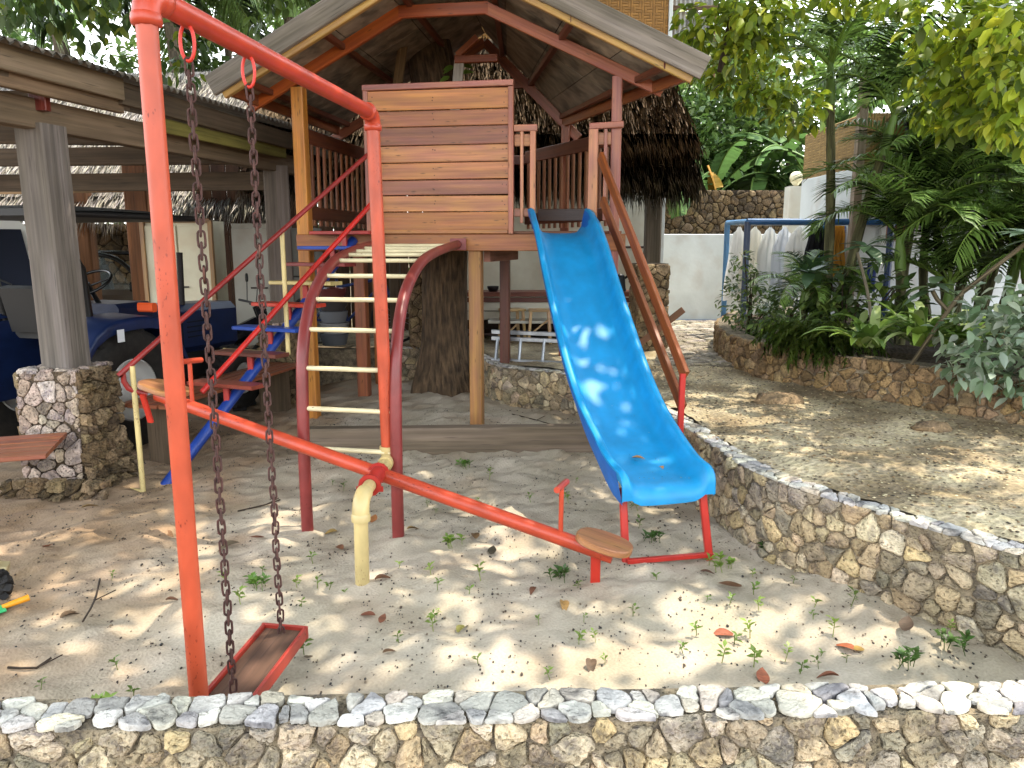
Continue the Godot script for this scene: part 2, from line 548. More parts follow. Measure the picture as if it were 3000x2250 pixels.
# fills a face with irregular stones; face.call(s, t, d) gives the point at depth d over the face
func stonework(parent: Node3D, face: Callable, len_s: float, len_t: float, cell: float, depth: float, cols: Array, sd: int, limit: int, fine := false, gap := 0.045, flatness := 0.5, coat: Material = null) -> void:
	coat = coat if coat else M.stone
	var r := RandomNumberGenerator.new()
	r.seed = sd
	var ns := maxi(1, roundi(len_s / (cell * 1.12)))
	var nt := maxi(1, roundi(len_t / cell))
	var cs := len_s / ns
	var ct := len_t / nt
	var site := []
	var wt := []
	for j in range(-2, nt + 2):
		var row := []
		for i in range(-2, ns + 3):
			row.append(Vector2((i + 0.5 + (0.5 if posmod(j, 2) else 0.0) + r.randf_range(-0.5, 0.5)) * cs, (j + 0.5 + r.randf_range(-0.46, 0.46)) * ct))
		site.append(row)
		var wr := []
		for i in row.size():
			wr.append(r.randf_range(-0.16, 0.16))
		wt.append(wr)
	var list := []
	for j in range(0, nt):
		for i in range(-1, ns + 1):
			var c: Vector2 = site[j + 2][i + 2]
			var e := cell * 1.5
			var poly := PackedVector2Array([c + Vector2(-e, -e), c + Vector2(e, -e), c + Vector2(e, e), c + Vector2(-e, e)])
			for dj in range(-2, 3):
				for di in range(-2, 3):
					if (di or dj) and i + 2 + di >= 0 and i + 2 + di < ns + 5:
						var o: Vector2 = site[j + 2 + dj][i + 2 + di]
						poly = clip(poly, c.lerp(o, clampf(0.5 + (wt[j + 2][i + 2] - wt[j + 2 + dj][i + 2 + di]), 0.28, 0.72)), o - c)
			poly = clip(poly, Vector2(0, 0), Vector2(-1, 0))
			poly = clip(poly, Vector2(len_s, 0), Vector2(1, 0))
			poly = clip(poly, Vector2(0, 0), Vector2(0, -1))
			poly = clip(poly, Vector2(0, len_t), Vector2(0, 1))
			if poly.size() < 3:
				continue
			var cen := Vector2.ZERO
			for p in poly:
				cen += p
			cen /= poly.size()
			var area := 0.0
			for k in poly.size():
				area += (poly[k] - cen).cross(poly[(k + 1) % poly.size()] - cen) / 2.0
			if absf(area) < cell * cell * 0.03:
				continue
			var mid: Vector3 = parent.transform * face.call(cen.x, cen.y, depth)
			list.append([in_view(mid), poly, cen])
	list.sort_custom(func(a, b): return a[0] < b[0])
	var rest := MB.new()
	var n_parts := 0
	for it in list:
		var poly: PackedVector2Array = it[1]
		var cen: Vector2 = it[2]
		var ring := PackedVector2Array()
		for k in poly.size():
			var a := poly[k]
			var b := poly[(k + 1) % poly.size()]
			var l := a.distance_to(b)
			var cut := clampf(l * r.randf_range(0.10, 0.26), 0.0, cell * 0.16)
			var d := (b - a) / maxf(l, 1e-5)
			if l < cell * 0.12:
				continue
			ring.append(a + d * cut)
			if l > cell * 0.5:
				ring.append((a + b) / 2.0 + d.orthogonal() * r.randf_range(-0.05, 0.05) * cell)
			if fine and l > cell * 0.8:
				ring.append(a.lerp(b, 0.68) + d.orthogonal() * r.randf_range(-0.05, 0.05) * cell)
			ring.append(b - d * cut)
		var n := ring.size()
		if n < 3:
			continue
		var VV := []
		var II := []
		var tilt := Vector2(r.randf_range(-1, 1), r.randf_range(-1, 1)) * depth * 0.35 / cell
		var dep := depth * r.randf_range(0.65, 1.25)
		var levels := [[1.0, -0.35], [1.0, 0.45], [0.93, 0.86], [0.68, 1.0], [0.34, 1.04]] if fine else [[1.0, -0.35], [0.99, 0.55], [0.80, 0.96]]
		var lump := 0.16 if fine else 0.12
		for lv in levels:
			for p in ring:
				var off := p - cen
				var q: Vector2 = cen + off * maxf(0.1, 1.0 - gap * cell / maxf(off.length(), 0.001)) * lv[0]
				var h: float = dep * lv[1] + (tilt.dot(q - cen) if lv[1] > 0 else 0.0)
				if lv[1] > 0.5:
					h += r.randf_range(-lump, lump) * dep * (1.0 + flatness)
					q += Vector2(r.randf_range(-1, 1), r.randf_range(-1, 1)) * cell * 0.035
				VV.append(face.call(q.x, q.y, h))
		VV.append(face.call(cen.x, cen.y, dep * r.randf_range(0.95, 1.15)))
		for lv in levels.size() - 1:
			for k in n:
				var a := lv * n + k
				var b := lv * n + (k + 1) % n
				II.append_array([a, b, b + n, a, b + n, a + n])
		var top := (levels.size() - 1) * n
		for k in n:
			II.append_array([top + k, top + (k + 1) % n, VV.size() - 1])
		# make sure the outside faces out
		var out_dir: Vector3 = face.call(cen.x, cen.y, 1.0) - face.call(cen.x, cen.y, 0.0)
		var i0: int = II[-3]
		if (VV[II[-2]] - VV[i0]).cross(VV[II[-1]] - VV[i0]).dot(out_dir) < 0:
			II.reverse()
		var tone: Color = cols[r.randi() % cols.size()]
		var kk := r.randf_range(0.78, 1.2)
		var mb: MB = rest if n_parts >= limit or it[0] > 900.0 else MB.new()
		mb.col = Color(tone.r * kk, tone.g * kk * r.randf_range(0.97, 1.03), tone.b * kk * r.randf_range(0.92, 1.08))
		mb.skin(VV, II, null, 0.45 if fine else 0.3)
		if mb != rest:
			n_parts += 1
			part(parent, "stone", mb, coat)
	if rest.P.size():
		part(parent, "rubble", rest, coat).set_meta("kind", "stuff")


# a free line of wall: pts on the ground line, side = +1 when the shown face is on the left of travel
class Line:
	var p := []
	var s := []
	var side := 1.0
	var y0 := 0.0

	func _init(points: Array, sd: float, base: float) -> void:
		p = points
		side = sd
		y0 = base
		var l := 0.0
		for i in p.size():
			if i:
				l += p[i].distance_to(p[i - 1])
			s.append(l)

	func at(q: float, t: float, d: float) -> Vector3:
		q = clampf(q, 0.0, s[-1] - 1e-4)
		var i := 0
		while i < s.size() - 2 and s[i + 1] < q:
			i += 1
		var f: float = (q - s[i]) / maxf(s[i + 1] - s[i], 1e-5)
		var o: Vector3 = p[i].lerp(p[i + 1], f)
		return o + norm(i, f) * d + Vector3(0, y0 + t, 0)

	func norm(i: int, f: float) -> Vector3:
		var a: Vector3 = p[mini(i + 1, p.size() - 1)] - p[maxi(i - 1, 0)]
		var b: Vector3 = p[mini(i + 2, p.size() - 1)] - p[i]
		return Vector3.UP.cross(a.normalized().lerp(b.normalized(), f)).normalized() * side


# ------------------------------------------------------------------ plants
func leaf_mesh(w: float, fold: float, bend: float, seg := 3) -> ArrayMesh:
	# a pointed blade of length 1 along +z, up +y
	var mb := MB.new()
	var rows := []
	for j in seg + 1:
		var t := float(j) / seg
		var hw := w * 0.5 * sin(PI * pow(clampf(t * 0.94 + 0.06, 0, 1), 0.85))
		var y := -bend * t * t
		rows.append([V(-hw, y + hw * fold, t), V(0, y, t), V(hw, y + hw * fold, t)])
	mb.sheet(rows, true)
	return mb.mesh()


func face_up(dir: Vector3, up: Vector3, sc: float, at: Vector3) -> Transform3D:
	var z := dir.normalized()
	var x := up.cross(z)
	x = x.normalized() if x.length() > 0.01 else Vector3.RIGHT
	return Transform3D(Basis(x, z.cross(x), z).scaled(Vector3.ONE * sc), at)


func frond_mesh(ln: float, n: int, ll: float, e0: float, droop: float, wid := 0.03, hang := 0.5, c := Color(0.09, 0.16, 0.03), sd := 1) -> ArrayMesh:
	# a feather palm leaf: rachis from the origin in the y-z plane, leaflets to both sides
	var r := RandomNumberGenerator.new()
	r.seed = sd
	var mb := MB.new()
	var pts := []
	var rad := []
	var tang := []
	var p := Vector3.ZERO
	var k := 16
	for i in k + 1:
		var t := float(i) / k
		var e := e0 - droop * pow(t, 1.2)
		pts.append(p)
		rad.append(lerpf(0.014, 0.003, t) * ln)
		tang.append(V(0, sin(e), cos(e)))
		p += V(0, sin(e), cos(e)) * ln / k
	mb.col = Color(c.r * 1.3, c.g * 1.2, c.b)
	mb.tube(pts, rad, 4, false)
	for i in n:
		var t := 0.16 + 0.83 * (i + r.randf_range(-0.2, 0.2)) / n
		var f := t * k
		var a := clampi(int(f), 0, k - 1)
		var o: Vector3 = pts[a].lerp(pts[a + 1], f - a)
		var tg: Vector3 = tang[a]
		var l := ll * pow(sin(PI * clampf(t * 0.80 + 0.16, 0, 1)), 0.7)
		for s in [-1.0, 1.0]:
			var up := V(0, tg.z, -tg.y)
			var lean := lerpf(0.25, 1.0, t) + r.randf_range(-0.12, 0.12)
			var d = (Vector3.RIGHT * s + tg * lean + up * r.randf_range(0.15, 0.5)).normalized()
			var wv = (tg - d * tg.dot(d)).normalized() * wid * 0.5 * ln
			var m1 = o + d * l * 0.5 + V(0, -hang * l * 0.10, 0)
			var m2 = o + d * l * 0.92 + V(0, -hang * l * r.randf_range(0.35, 0.6), 0)
			var kk := r.randf_range(0.75, 1.25)
			mb.col = Color(c.r * kk, c.g * kk, c.b * kk)
			var nn := up if up.y > 0 else -up
			mb.tri(o - wv * 0.4, o + wv * 0.4, m1 + wv, nn, nn, nn)
			mb.tri(o - wv * 0.4, m1 + wv, m1 - wv, nn, nn, nn)
			mb.tri(m1 - wv, m1 + wv, m2, nn, nn, nn)
	return mb.mesh()


# leaves inside balls: centres [pos, radius], about per leaves for each unit of radius squared
func leafage(parent: Node3D, called: String, balls: Array, per: float, size: float, mesh: Mesh, m: Material, tones: Array, hang := 0.4, kind := "") -> void:
	var xf := []
	var cols := []
	for b in balls:
		var n := int(per * b[1] * b[1])
		for i in n:
			var d := V(R(-1, 1), R(-1, 1), R(-1, 1))
			if d.length() > 1:
				d = d.normalized() * R(0.7, 1)
			var p: Vector3 = b[0] + d * b[1] * V(1, 0.75, 1)
			var out := (d * 0.6 + V(R(-1, 1), R(-0.6, 0.6) - hang, R(-1, 1))).normalized()
			xf.append(face_up(out, (Vector3.UP + V(R(-0.6, 0.6), 0, R(-0.6, 0.6))).normalized(), size * R(0.65, 1.3), p))
			cols.append(vary(tones[rng.randi() % tones.size()], 0.25))
	many(parent, called, mesh, m, xf, cols, kind if kind else "stuff")


func wall_body(o: Node3D, ln: Line, t0: float, t1: float, d0: float, d1: float, c: Color, step := 0.12) -> void:
	var mb := MB.new()
	mb.col = c
	var n := maxi(2, int(ln.s[-1] / step))
	var rows := []
	for i in n + 1:
		var q: float = ln.s[-1] * i / n
		rows.append([ln.at(q, t0, d1), ln.at(q, t1, d1), ln.at(q, t1, d0), ln.at(q, t0, d0)])
	for i in n:
		for k in 3:
			if ln.side > 0:
				mb.quad(rows[i][k], rows[i][k + 1], rows[i + 1][k + 1], rows[i + 1][k])
			else:
				mb.quad(rows[i][k], rows[i + 1][k], rows[i + 1][k + 1], rows[i][k + 1])
	for e in [0, n]:
		mb.quad(rows[e][0], rows[e][1], rows[e][2], rows[e][3])
	part(o, "mortar_core", mb, M.mortar)


var hum := FastNoiseLite.new()
var prints := FastNoiseLite.new()


func sand_at(x: float, z: float) -> float:
	var d := -z
	var y := 0.035 * hum.get_noise_2d(x * 1.1, z * 1.1) + 0.024 * hum.get_noise_2d(x * 4.2 + 40, z * 4.2) + 0.010 * hum.get_noise_2d(x * 13, z * 13 + 90)
	y += 0.07 * smoothstep(6.3, 7.4, d) * smoothstep(-2.6, -1.8, x)
	y += 0.04 * smoothstep(0.75, 0.0, absf(x - (2.62 - (d - 2.0) * 0.66)) + maxf(0, d - 3.6)) # drift against the side wall
	for q in [[-1.22, 4.35], [-0.67, 4.3], [-0.76, 3.65], [-1.055, 2.36], [0.4, 3.65], [0.62, 3.9], [1.1, 3.98], [-0.3, 6.95], [-0.08, 8.05], [-1.9, 7.16]]:
		var e = (x - q[0]) * (x - q[0]) + (d - q[1]) * (d - q[1])
		if e < 0.09:
			y += 0.022 * exp(-e / 0.012) - 0.012 * exp(-e / 0.03)
	var pr := prints.get_noise_2d(x * 1.0, z * 1.35)
	y -= 0.016 * smoothstep(-0.80, -0.95, pr) * smoothstep(-0.1, 0.25, hum.get_noise_2d(x * 0.8 + 5, z * 0.8))
	y -= 0.05 * smoothstep(0.7, 0.1, V(x + 0.9, 0, d - 2.75).length())
	return y


func build_ground() -> void:
	var mb := MB.new()
	mb.col = S(120, 98, 70)
	mb.quad(V(-150, -0.25, 60), V(150, -0.25, 60), V(150, -0.25, -200), V(-150, -0.25, -200))
	var base := part(self, "ground", mb, M.grit)
	tag(base, "", "", "", "structure")
	# sand
	mb = MB.new()
	var nx := 236
	var nzz := 176
	var x0 := -9.0
	var x1 := 3.0
	var z0 := -0.9
	var z1 := -10.6
	var VV := []
	var nn := []
	var cc := []
	for j in nzz + 1:
		for i in nx + 1:
			var x := lerpf(x0, x1, float(i) / nx)
			var z := lerpf(z0, z1, pow(float(j) / nzz, 1.25))
			VV.append(V(x, sand_at(x, z), z))
			var e := 0.03
			nn.append(V(sand_at(x - e, z) - sand_at(x + e, z), 2 * e, sand_at(x, z - e) - sand_at(x, z + e)).normalized())
			var brown := clampf(smoothstep(-1.0, -2.6, x + 0.55 * hum.get_noise_2d(x * 2.0 + 7, z * 2.0)) * 0.85 + 0.5 * maxf(0, hum.get_noise_2d(x * 1.7, z * 1.7 - 30)), 0, 1)
			cc.append(S(199, 188, 170).lerp(S(168, 141, 112), brown))
	for j in nzz:
		for i in nx:
			var a := j * (nx + 1) + i
			for t in [[a, a + 1, a + nx + 2], [a, a + nx + 2, a + nx + 1]]:
				mb.P.append_array([VV[t[0]], VV[t[2]], VV[t[1]]])
				mb.N.append_array([nn[t[0]], nn[t[2]], nn[t[1]]])
				mb.C.append_array([cc[t[0]], cc[t[2]], cc[t[1]]])
				mb.U.append_array([Vector2.ZERO, Vector2.ZERO, Vector2.ZERO])
	var sand := part(self, "sand", mb, M.sand)
	tag(sand, "", "", "", "structure")


var rim: Line      # inner line of the retaining wall
var bed: Line      # front line of the planter


func terrace_at(x: float, z: float) -> float:
	return 0.470 + 0.025 * hum.get_noise_2d(x * 1.3 + 11, z * 1.3) + 0.014 * hum.get_noise_2d(x * 6, z * 6)


func build_terrace() -> void:
	var far := [V(9, 0, -1.0), V(9.5, 0, -4), V(10, 0, -8), V(10, 0, -13.5), V(3, 0, -14), V(-3, 0, -14), V(-9, 0, -14)]
	var fl := Line.new(spline(far, 0.3), 1.0, 0.0)
	var mb := MB.new()
	var n := 200
	var m := 90
	var rows := []
	for i in n + 1:
		var f := float(i) / n
		var a := rim.at(f * rim.s[-1], 0, -0.108)
		var b := fl.at(f * fl.s[-1], 0, 0)
		var row := []
		for j in m + 1:
			var p := a.lerp(b, pow(float(j) / m, 1.5))
			p.y = terrace_at(p.x, p.z)
			row.append(p)
		rows.append(row)
	mb.col = S(166, 152, 118)
	mb.sheet(rows, false)
	var nb := mb.N
	if nb[0].y < 0:
		mb = MB.new()
		mb.col = S(166, 152, 118)
		mb.sheet(rows, true)
	for i in mb.P.size():
		var p := mb.P[i]
		var q := clampf(0.5 + 1.3 * hum.get_noise_2d(p.x * 1.4 - 50, p.z * 1.4), 0, 1)
		mb.C[i] = S(204, 192, 164).lerp(S(150, 134, 106), q)
	var t := part(self, "gravel_yard", mb, M.grit)
	tag(t, "", "", "", "structure")
	# paved strip to the gate
	var path := thing("path", "", "", Vector3.ZERO)
	tag(path, "", "", "", "structure")
	var strip := Line.new([V(1.75, 0, -7.75), V(2.36, 0, -7.75)], 1.0, 0.40)
	stonework(path, func(s, t2, d): return V(lerpf(1.55 + t2 * 0.17, 2.3 + t2 * 0.30, s / 0.75), 0.485 + d, -7.75 - t2), 0.75, 4.6, 0.13, 0.02, [S(190, 180, 160), S(170, 160, 142), S(205, 195, 178)], 71, 300)
	mb = MB.new()
	mb.col = S(150, 140, 122)
	mb.beam(V(1.95, 0.44, -7.74), V(3.0, 0.44, -12.4), 1.0, 0.09)
	part(path, "mortar_bed", mb, M.mortar)


func build_walls() -> void:
	var tan := [S(226, 208, 174), S(212, 192, 158), S(234, 220, 190), S(198, 182, 154), S(182, 172, 150), S(222, 198, 158), S(176, 162, 136), S(206, 184, 146)]
	var cap := [S(222, 217, 208), S(230, 225, 214), S(206, 203, 198), S(186, 183, 180), S(220, 208, 190)]
	var core := S(160, 147, 124)
	# front wall
	var w := thing("stone_wall", "low coral rubble wall with whitish cap stones along the near edge of the sand", "wall")
	var zf := func(x: float) -> float: return -1.835 - 0.03 * x
	var ff := Line.new([V(-1.75, 0, zf.call(-1.75)), V(2.35, 0, zf.call(2.35))], -1.0, -0.06)
	stonework(w, func(s, t, d): return ff.at(s, t, d - 0.012), ff.s[-1], 0.525, 0.070, 0.024, tan, 5, 160, true, 0.05, 0.9)
	stonework(w, func(s, t, d): return V(-1.75 + s, 0.468 + d, zf.call(-1.75 + s) + 0.014 - t), 4.1, 0.145, 0.058, 0.012, cap, 6, 140, true, 0.028, 0.0, M.cap)
	wall_body(w, ff, -0.1, 0.515, -0.152, -0.008, core)
	# side and back retaining wall
	var rp := [V(2.72, 0, -1.9), V(2.36, 0, -2.5), V(2.06, 0, -2.96), V(1.62, 0, -3.6), V(1.33, 0, -4.2), V(1.2, 0, -5.18), V(0.98, 0, -6.4), V(0.58, 0, -7.3), V(-0.12, 0, -7.85), V(-0.36, 0, -8.5), V(-0.62, 0, -9.12), V(-1.3, 0, -9.25), V(-2.3, 0, -9.2), V(-3.6, 0, -9.5), V(-6.5, 0, -10.0), V(-9, 0, -10.2)]
	rim = Line.new(spline(rp, 0.15), 1.0, -0.06)
	w = thing("retaining_wall", "long curved coral rubble retaining wall between the sand and the gravel yard", "wall")
	stonework(w, func(s, t, d): return rim.at(s, t, d - 0.012), 9.2, 0.52, 0.082, 0.024, tan, 8, 220, false)
	stonework(w, func(s, t, d): return rim.at(s, 0.518 + d, 0.012 - t), 9.2, 0.13, 0.06, 0.012, cap, 9, 80, false, 0.03, 0.2, M.cap)
	wall_body(w, rim, -0.1, 0.51, -0.19, -0.008, core)
	# planter
	var bp := [V(3.1, 0, -10.8), V(2.45, 0, -9.2), V(2.25, 0, -7.8), V(2.48, 0, -6.85), V(2.92, 0, -6.15), V(3.54, 0, -5.25), V(4.4, 0, -4.3), V(5.6, 0, -3.3)]
	bed = Line.new(spline(bp, 0.15), -1.0, 0.42)
	w = thing("planter_wall", "curved low coral stone planter wall below the palms and shrubs", "wall")
	var browns := [S(186, 156, 112), S(168, 140, 100), S(196, 170, 128), S(150, 124, 90), S(176, 150, 116)]
	stonework(w, func(s, t, d): return bed.at(s, t, d - 0.012), bed.s[-1], 0.37, 0.085, 0.03, browns, 12, 300, false)
	wall_body(w, bed, -0.1, 0.362, -0.2, -0.008, core)
	var mb := MB.new()
	mb.col = S(70, 54, 36)
	var rows := []
	for i in 60:
		var a := bed.at(bed.s[-1] * i / 59.0, 0.31, -0.05)
		var b := V(9.0, 0.72, lerpf(-11.0, -3.0, i / 59.0))
		var row := []
		for j in 24:
			var p := a.lerp(b, j / 23.0)
			p.y += 0.05 * hum.get_noise_2d(p.x * 3, p.z * 3)
			row.append(p)
		rows.append(row)
	mb.sheet(rows, true)
	if mb.N[0].y < 0:
		mb = MB.new()
		mb.col = S(70, 54, 36)
		mb.sheet(rows, false)
	tag(part(self, "planter_soil", mb, M.grit), "", "", "", "structure")
	# high boundary wall with gate pillar
	w = thing("boundary_wall", "tall brown rubble stone wall behind the washing line", "wall")
	var dark := [S(150, 126, 90), S(128, 106, 76), S(168, 144, 108), S(106, 90, 68), S(140, 122, 96)]
	var bw := Line.new([V(2.0, 0, -13.0), V(8.0, 0, -13.2)], -1.0, 0.4)
	stonework(w, func(s, t, d): return bw.at(s, t + 1.2, d - 0.012), bw.s[-1], 0.98, 0.105, 0.03, dark, 14, 300, false)
	wall_body(w, bw, 0, 2.18, -0.3, -0.008, S(80, 68, 50), 0.5)
	w = thing("white_wall", "smooth white painted wall beyond the stone path, lower than the rubble wall", "wall")
	mb = MB.new()
	mb.col = S(228, 232, 234)
	mb.box(V(5.0, 1.13, -12.62), V(5.2, 1.46, 0.16), 0.01)
	part(w, "panel", mb, M.plaster)
	mb = MB.new()
	mb.col = S(120, 130, 146)
	mb.tube([V(2.44, 0.47, -12.5), V(3.6, 0.47, -12.5)], 0.03, 8)
	part(w, "foot_pipe", mb, M.paint)
	w = thing("gate_pillar", "square white pillar with a round cream lamp globe on top", "pillar", V(4.45, 0.4, -12.42))
	mb = MB.new()
	mb.col = S(226, 222, 212)
	mb.beam(V(0, 0, 0), V(0, 2.19, 0), 0.26, 0.26, Vector3.BACK, 0.012)
	part(w, "shaft", mb, M.plaster)
	mb = MB.new()
	mb.col = S(236, 226, 190)
	mb.lathe(V(0, 2.2, 0), Vector3.UP, [[0.03, 0], [0.05, 0.02], [0.085, 0.06], [0.105, 0.12], [0.085, 0.185], [0.045, 0.215], [0.0, 0.222]], 18)
	part(w, "lamp_globe", mb, M.gloss)
	w = thing("door_jamb", "narrow tall white post edge at the end of the kitchen beside the white wall", "post")
	mb = MB.new()
	mb.col = S(222, 226, 228)
	mb.beam(V(2.0, 0.45, -10.55), V(2.0, 2.3, -10.55), 0.06, 0.22, Vector3.BACK)
	part(w, "post", mb, M.plaster)
	# the far left wall behind the carport
	w = thing("rubble_wall", "dark rubble wall seen through the carport behind the vehicles", "wall")
	var lw := Line.new([V(-11, 0, -13.6), V(-4.2, 0, -13.9)], -1.0, 0.0)
	stonework(w, func(s, t, d): return lw.at(s, t + 1.0, d - 0.012), lw.s[-1], 1.05, 0.17, 0.04, dark, 15, 160, false)
	wall_body(w, lw, 0, 2.05, -0.3, -0.008, S(80, 68, 50), 0.5)


# ------------------------------------------------------------------ play equipment
func ring_pts(c: Vector3, a: Vector3, b: Vector3, rad: float, n := 20) -> Array:
	var o := []
	for i in n + 1:
		o.append(c + a * cos(TAU * i / n) * rad + b * sin(TAU * i / n) * rad)
	return o


func build_swing() -> void:
	var red := S(196, 82, 52)
	var w := thing("swing_gantry", "tall red painted steel pipe swing frame with elbow corners", "swing frame")
	var a := V(-1.05, 2.405, -2.36)
	var b := V(-0.745, 2.385, -4.3)
	var d := (b - a).normalized()
	pipe(w, "post", [V(-1.055, -0.3, -2.36), a + V(0, -0.04, 0)], 0.0325, red, M.paint, 8)
	pipe(w, "crossbar", [a + d * 0.09, b - d * 0.09], 0.036, S(202, 68, 42), M.paint, 18)
	pipe(w, "post", [V(-0.72, 0.47, -4.32), b + V(0, -0.07, 0)], 0.0365, red, M.paint, 18)
	for e in [[a, d, 0.039], [b, -d, 0.042]]:
		var pts := []
		for i in 9:
			var t: float = i / 8.0
			var p: Vector3 = e[0] + V(0, -0.07, 0)
			var q: Vector3 = e[0] + e[1] * 0.075
			pts.append(p.lerp(e[0], t).lerp(e[0].lerp(q, t), t))
		var mb := MB.new()
		mb.col = S(200, 72, 46)
		mb.tube(pts, e[2], 18)
		var cr: float = e[2]
		mb.lathe(e[0] + V(0, -0.085, 0), Vector3.UP, [[cr - 0.008, -0.004], [cr + 0.003, 0], [cr + 0.005, 0.014], [cr + 0.003, 0.028], [cr - 0.001, 0.033]], 18)
		mb.lathe(e[0] + e[1] * 0.09, -e[1], [[cr - 0.008, -0.004], [cr + 0.003, 0], [cr + 0.005, 0.014], [cr + 0.003, 0.028], [cr - 0.001, 0.033]], 18)
		part(w, "elbow", mb, M.paint)
	# swing
	var sw := thing("swing", "red edged worn wooden swing board hanging low on two rusty chains", "swing")
	var link := MB.new()
	link.col = S(96, 66, 58)
	var lp := []
	for i in 17:
		var an := TAU * i / 16.0
		lp.append(V(cos(an) * 0.0115, sin(an) * 0.0115 + (0.0165 if sin(an) > 0.01 else -0.0165 if sin(an) < -0.01 else 0.0), 0))
	link.tube(lp, 0.0044, 6, false)
	var lm := link.mesh()
	var top := []
	for t in [0.105, 0.305]:
		top.append(a.lerp(b, t) + V(0, -0.036, 0))
	var yb := 0.115
	for k in 2:
		var hook: Vector3 = top[k]
		var mb := MB.new()
		mb.col = S(230, 60, 44)
		var rp := []
		for i in 21:
			var an := TAU * i / 20.0
			rp.append(hook + V(cos(an) * 0.022, sin(an) * 0.055 - 0.045, 0))
		mb.tube(rp, 0.006, 8, false)
		part(sw, "hook_ring", mb, M.paint)
		var ch := Node3D.new()
		ch.name = "chain"
		sw.add_child(ch, true)
		var y := hook.y - 0.118
		var n := int((y - yb) / 0.0375)
		var st := (y - yb) / n
		for i in n + 1:
			var o := put(ch, "link", lm, M.metal if i == 17 - k * 2 else M.rust)
			o.position = V(hook.x + R(-0.0015, 0.0015), y - i * st, hook.z + R(-0.0015, 0.0015))
			o.rotation = V(R(-0.06, 0.06), (PI / 2 if i % 2 else 0.0) + 0.35 + R(-0.25, 0.25), R(-0.06, 0.06))
	var c0: Vector3 = top[0]
	var c1: Vector3 = top[1]
	c0.y = 0.075
	c1.y = 0.10
	var dr := (c1 - c0).normalized()
	var s0 := c0 - dr * 0.06
	var s1 := c1 + dr * 0.035
	var sd := dr.cross(Vector3.UP).normalized()
	bar(sw, "seat_board", s0, s1, 0.17, 0.028, S(104, 74, 58), M.old, Vector3.UP, 0.004)
	for e in [[s0 - sd * 0.092, s1 - sd * 0.092], [s0 + sd * 0.092, s1 + sd * 0.092], [s0 - sd * 0.1, s0 + sd * 0.1], [s1 - sd * 0.1, s1 + sd * 0.1]]:
		bar(sw, "seat_edge", e[0] + V(0, 0.004, 0), e[1] + V(0, 0.004, 0), 0.014, 0.055, S(168, 58, 46), M.paint, Vector3.UP, 0.003)


func round_board(c: Vector3, nrm: Vector3, along: Vector3, la: float, lb: float, th: float, col: Color) -> MB:
	# a rounded slab of wood
	var mb := MB.new()
	mb.col = col
	mb.off = Vector2(R(0, 5), R(0, 5))
	var x := along.normalized()
	var y := nrm.normalized()
	var z := x.cross(y).normalized()
	var n := 28
	var rings := [[0.0, -1.0], [0.95, -1.0], [1.0, -0.7], [1.0, 0.7], [0.95, 1.0], [0.0, 1.0]]
	for r in rings.size() - 1:
		for k in n:
			var q := []
			for e in [[k, r], [k + 1, r], [k + 1, r + 1], [k, r + 1]]:
				var an: float = TAU * e[0] / n
				var f: float = rings[e[1]][0]
				var sx := signf(cos(an)) * pow(absf(cos(an)), 0.75)
				var sz := signf(sin(an)) * pow(absf(sin(an)), 0.8)
				q.append([c + x * sx * la * f + z * sz * lb * f + y * rings[e[1]][1] * th / 2, Vector2(sx * la * f, sz * lb * f + rings[e[1]][1] * 0.03)])
			var out: Vector3 = (q[0][0] + q[2][0]) / 2 - c
			var nn: Vector3 = (q[2][0] - q[0][0]).cross(q[3][0] - q[1][0])
			if nn.dot(out) < 0:
				q.reverse()
			mb.quad(q[0][0], q[1][0], q[2][0], q[3][0], q[0][1], q[1][1], q[2][1], q[3][1])
	return mb


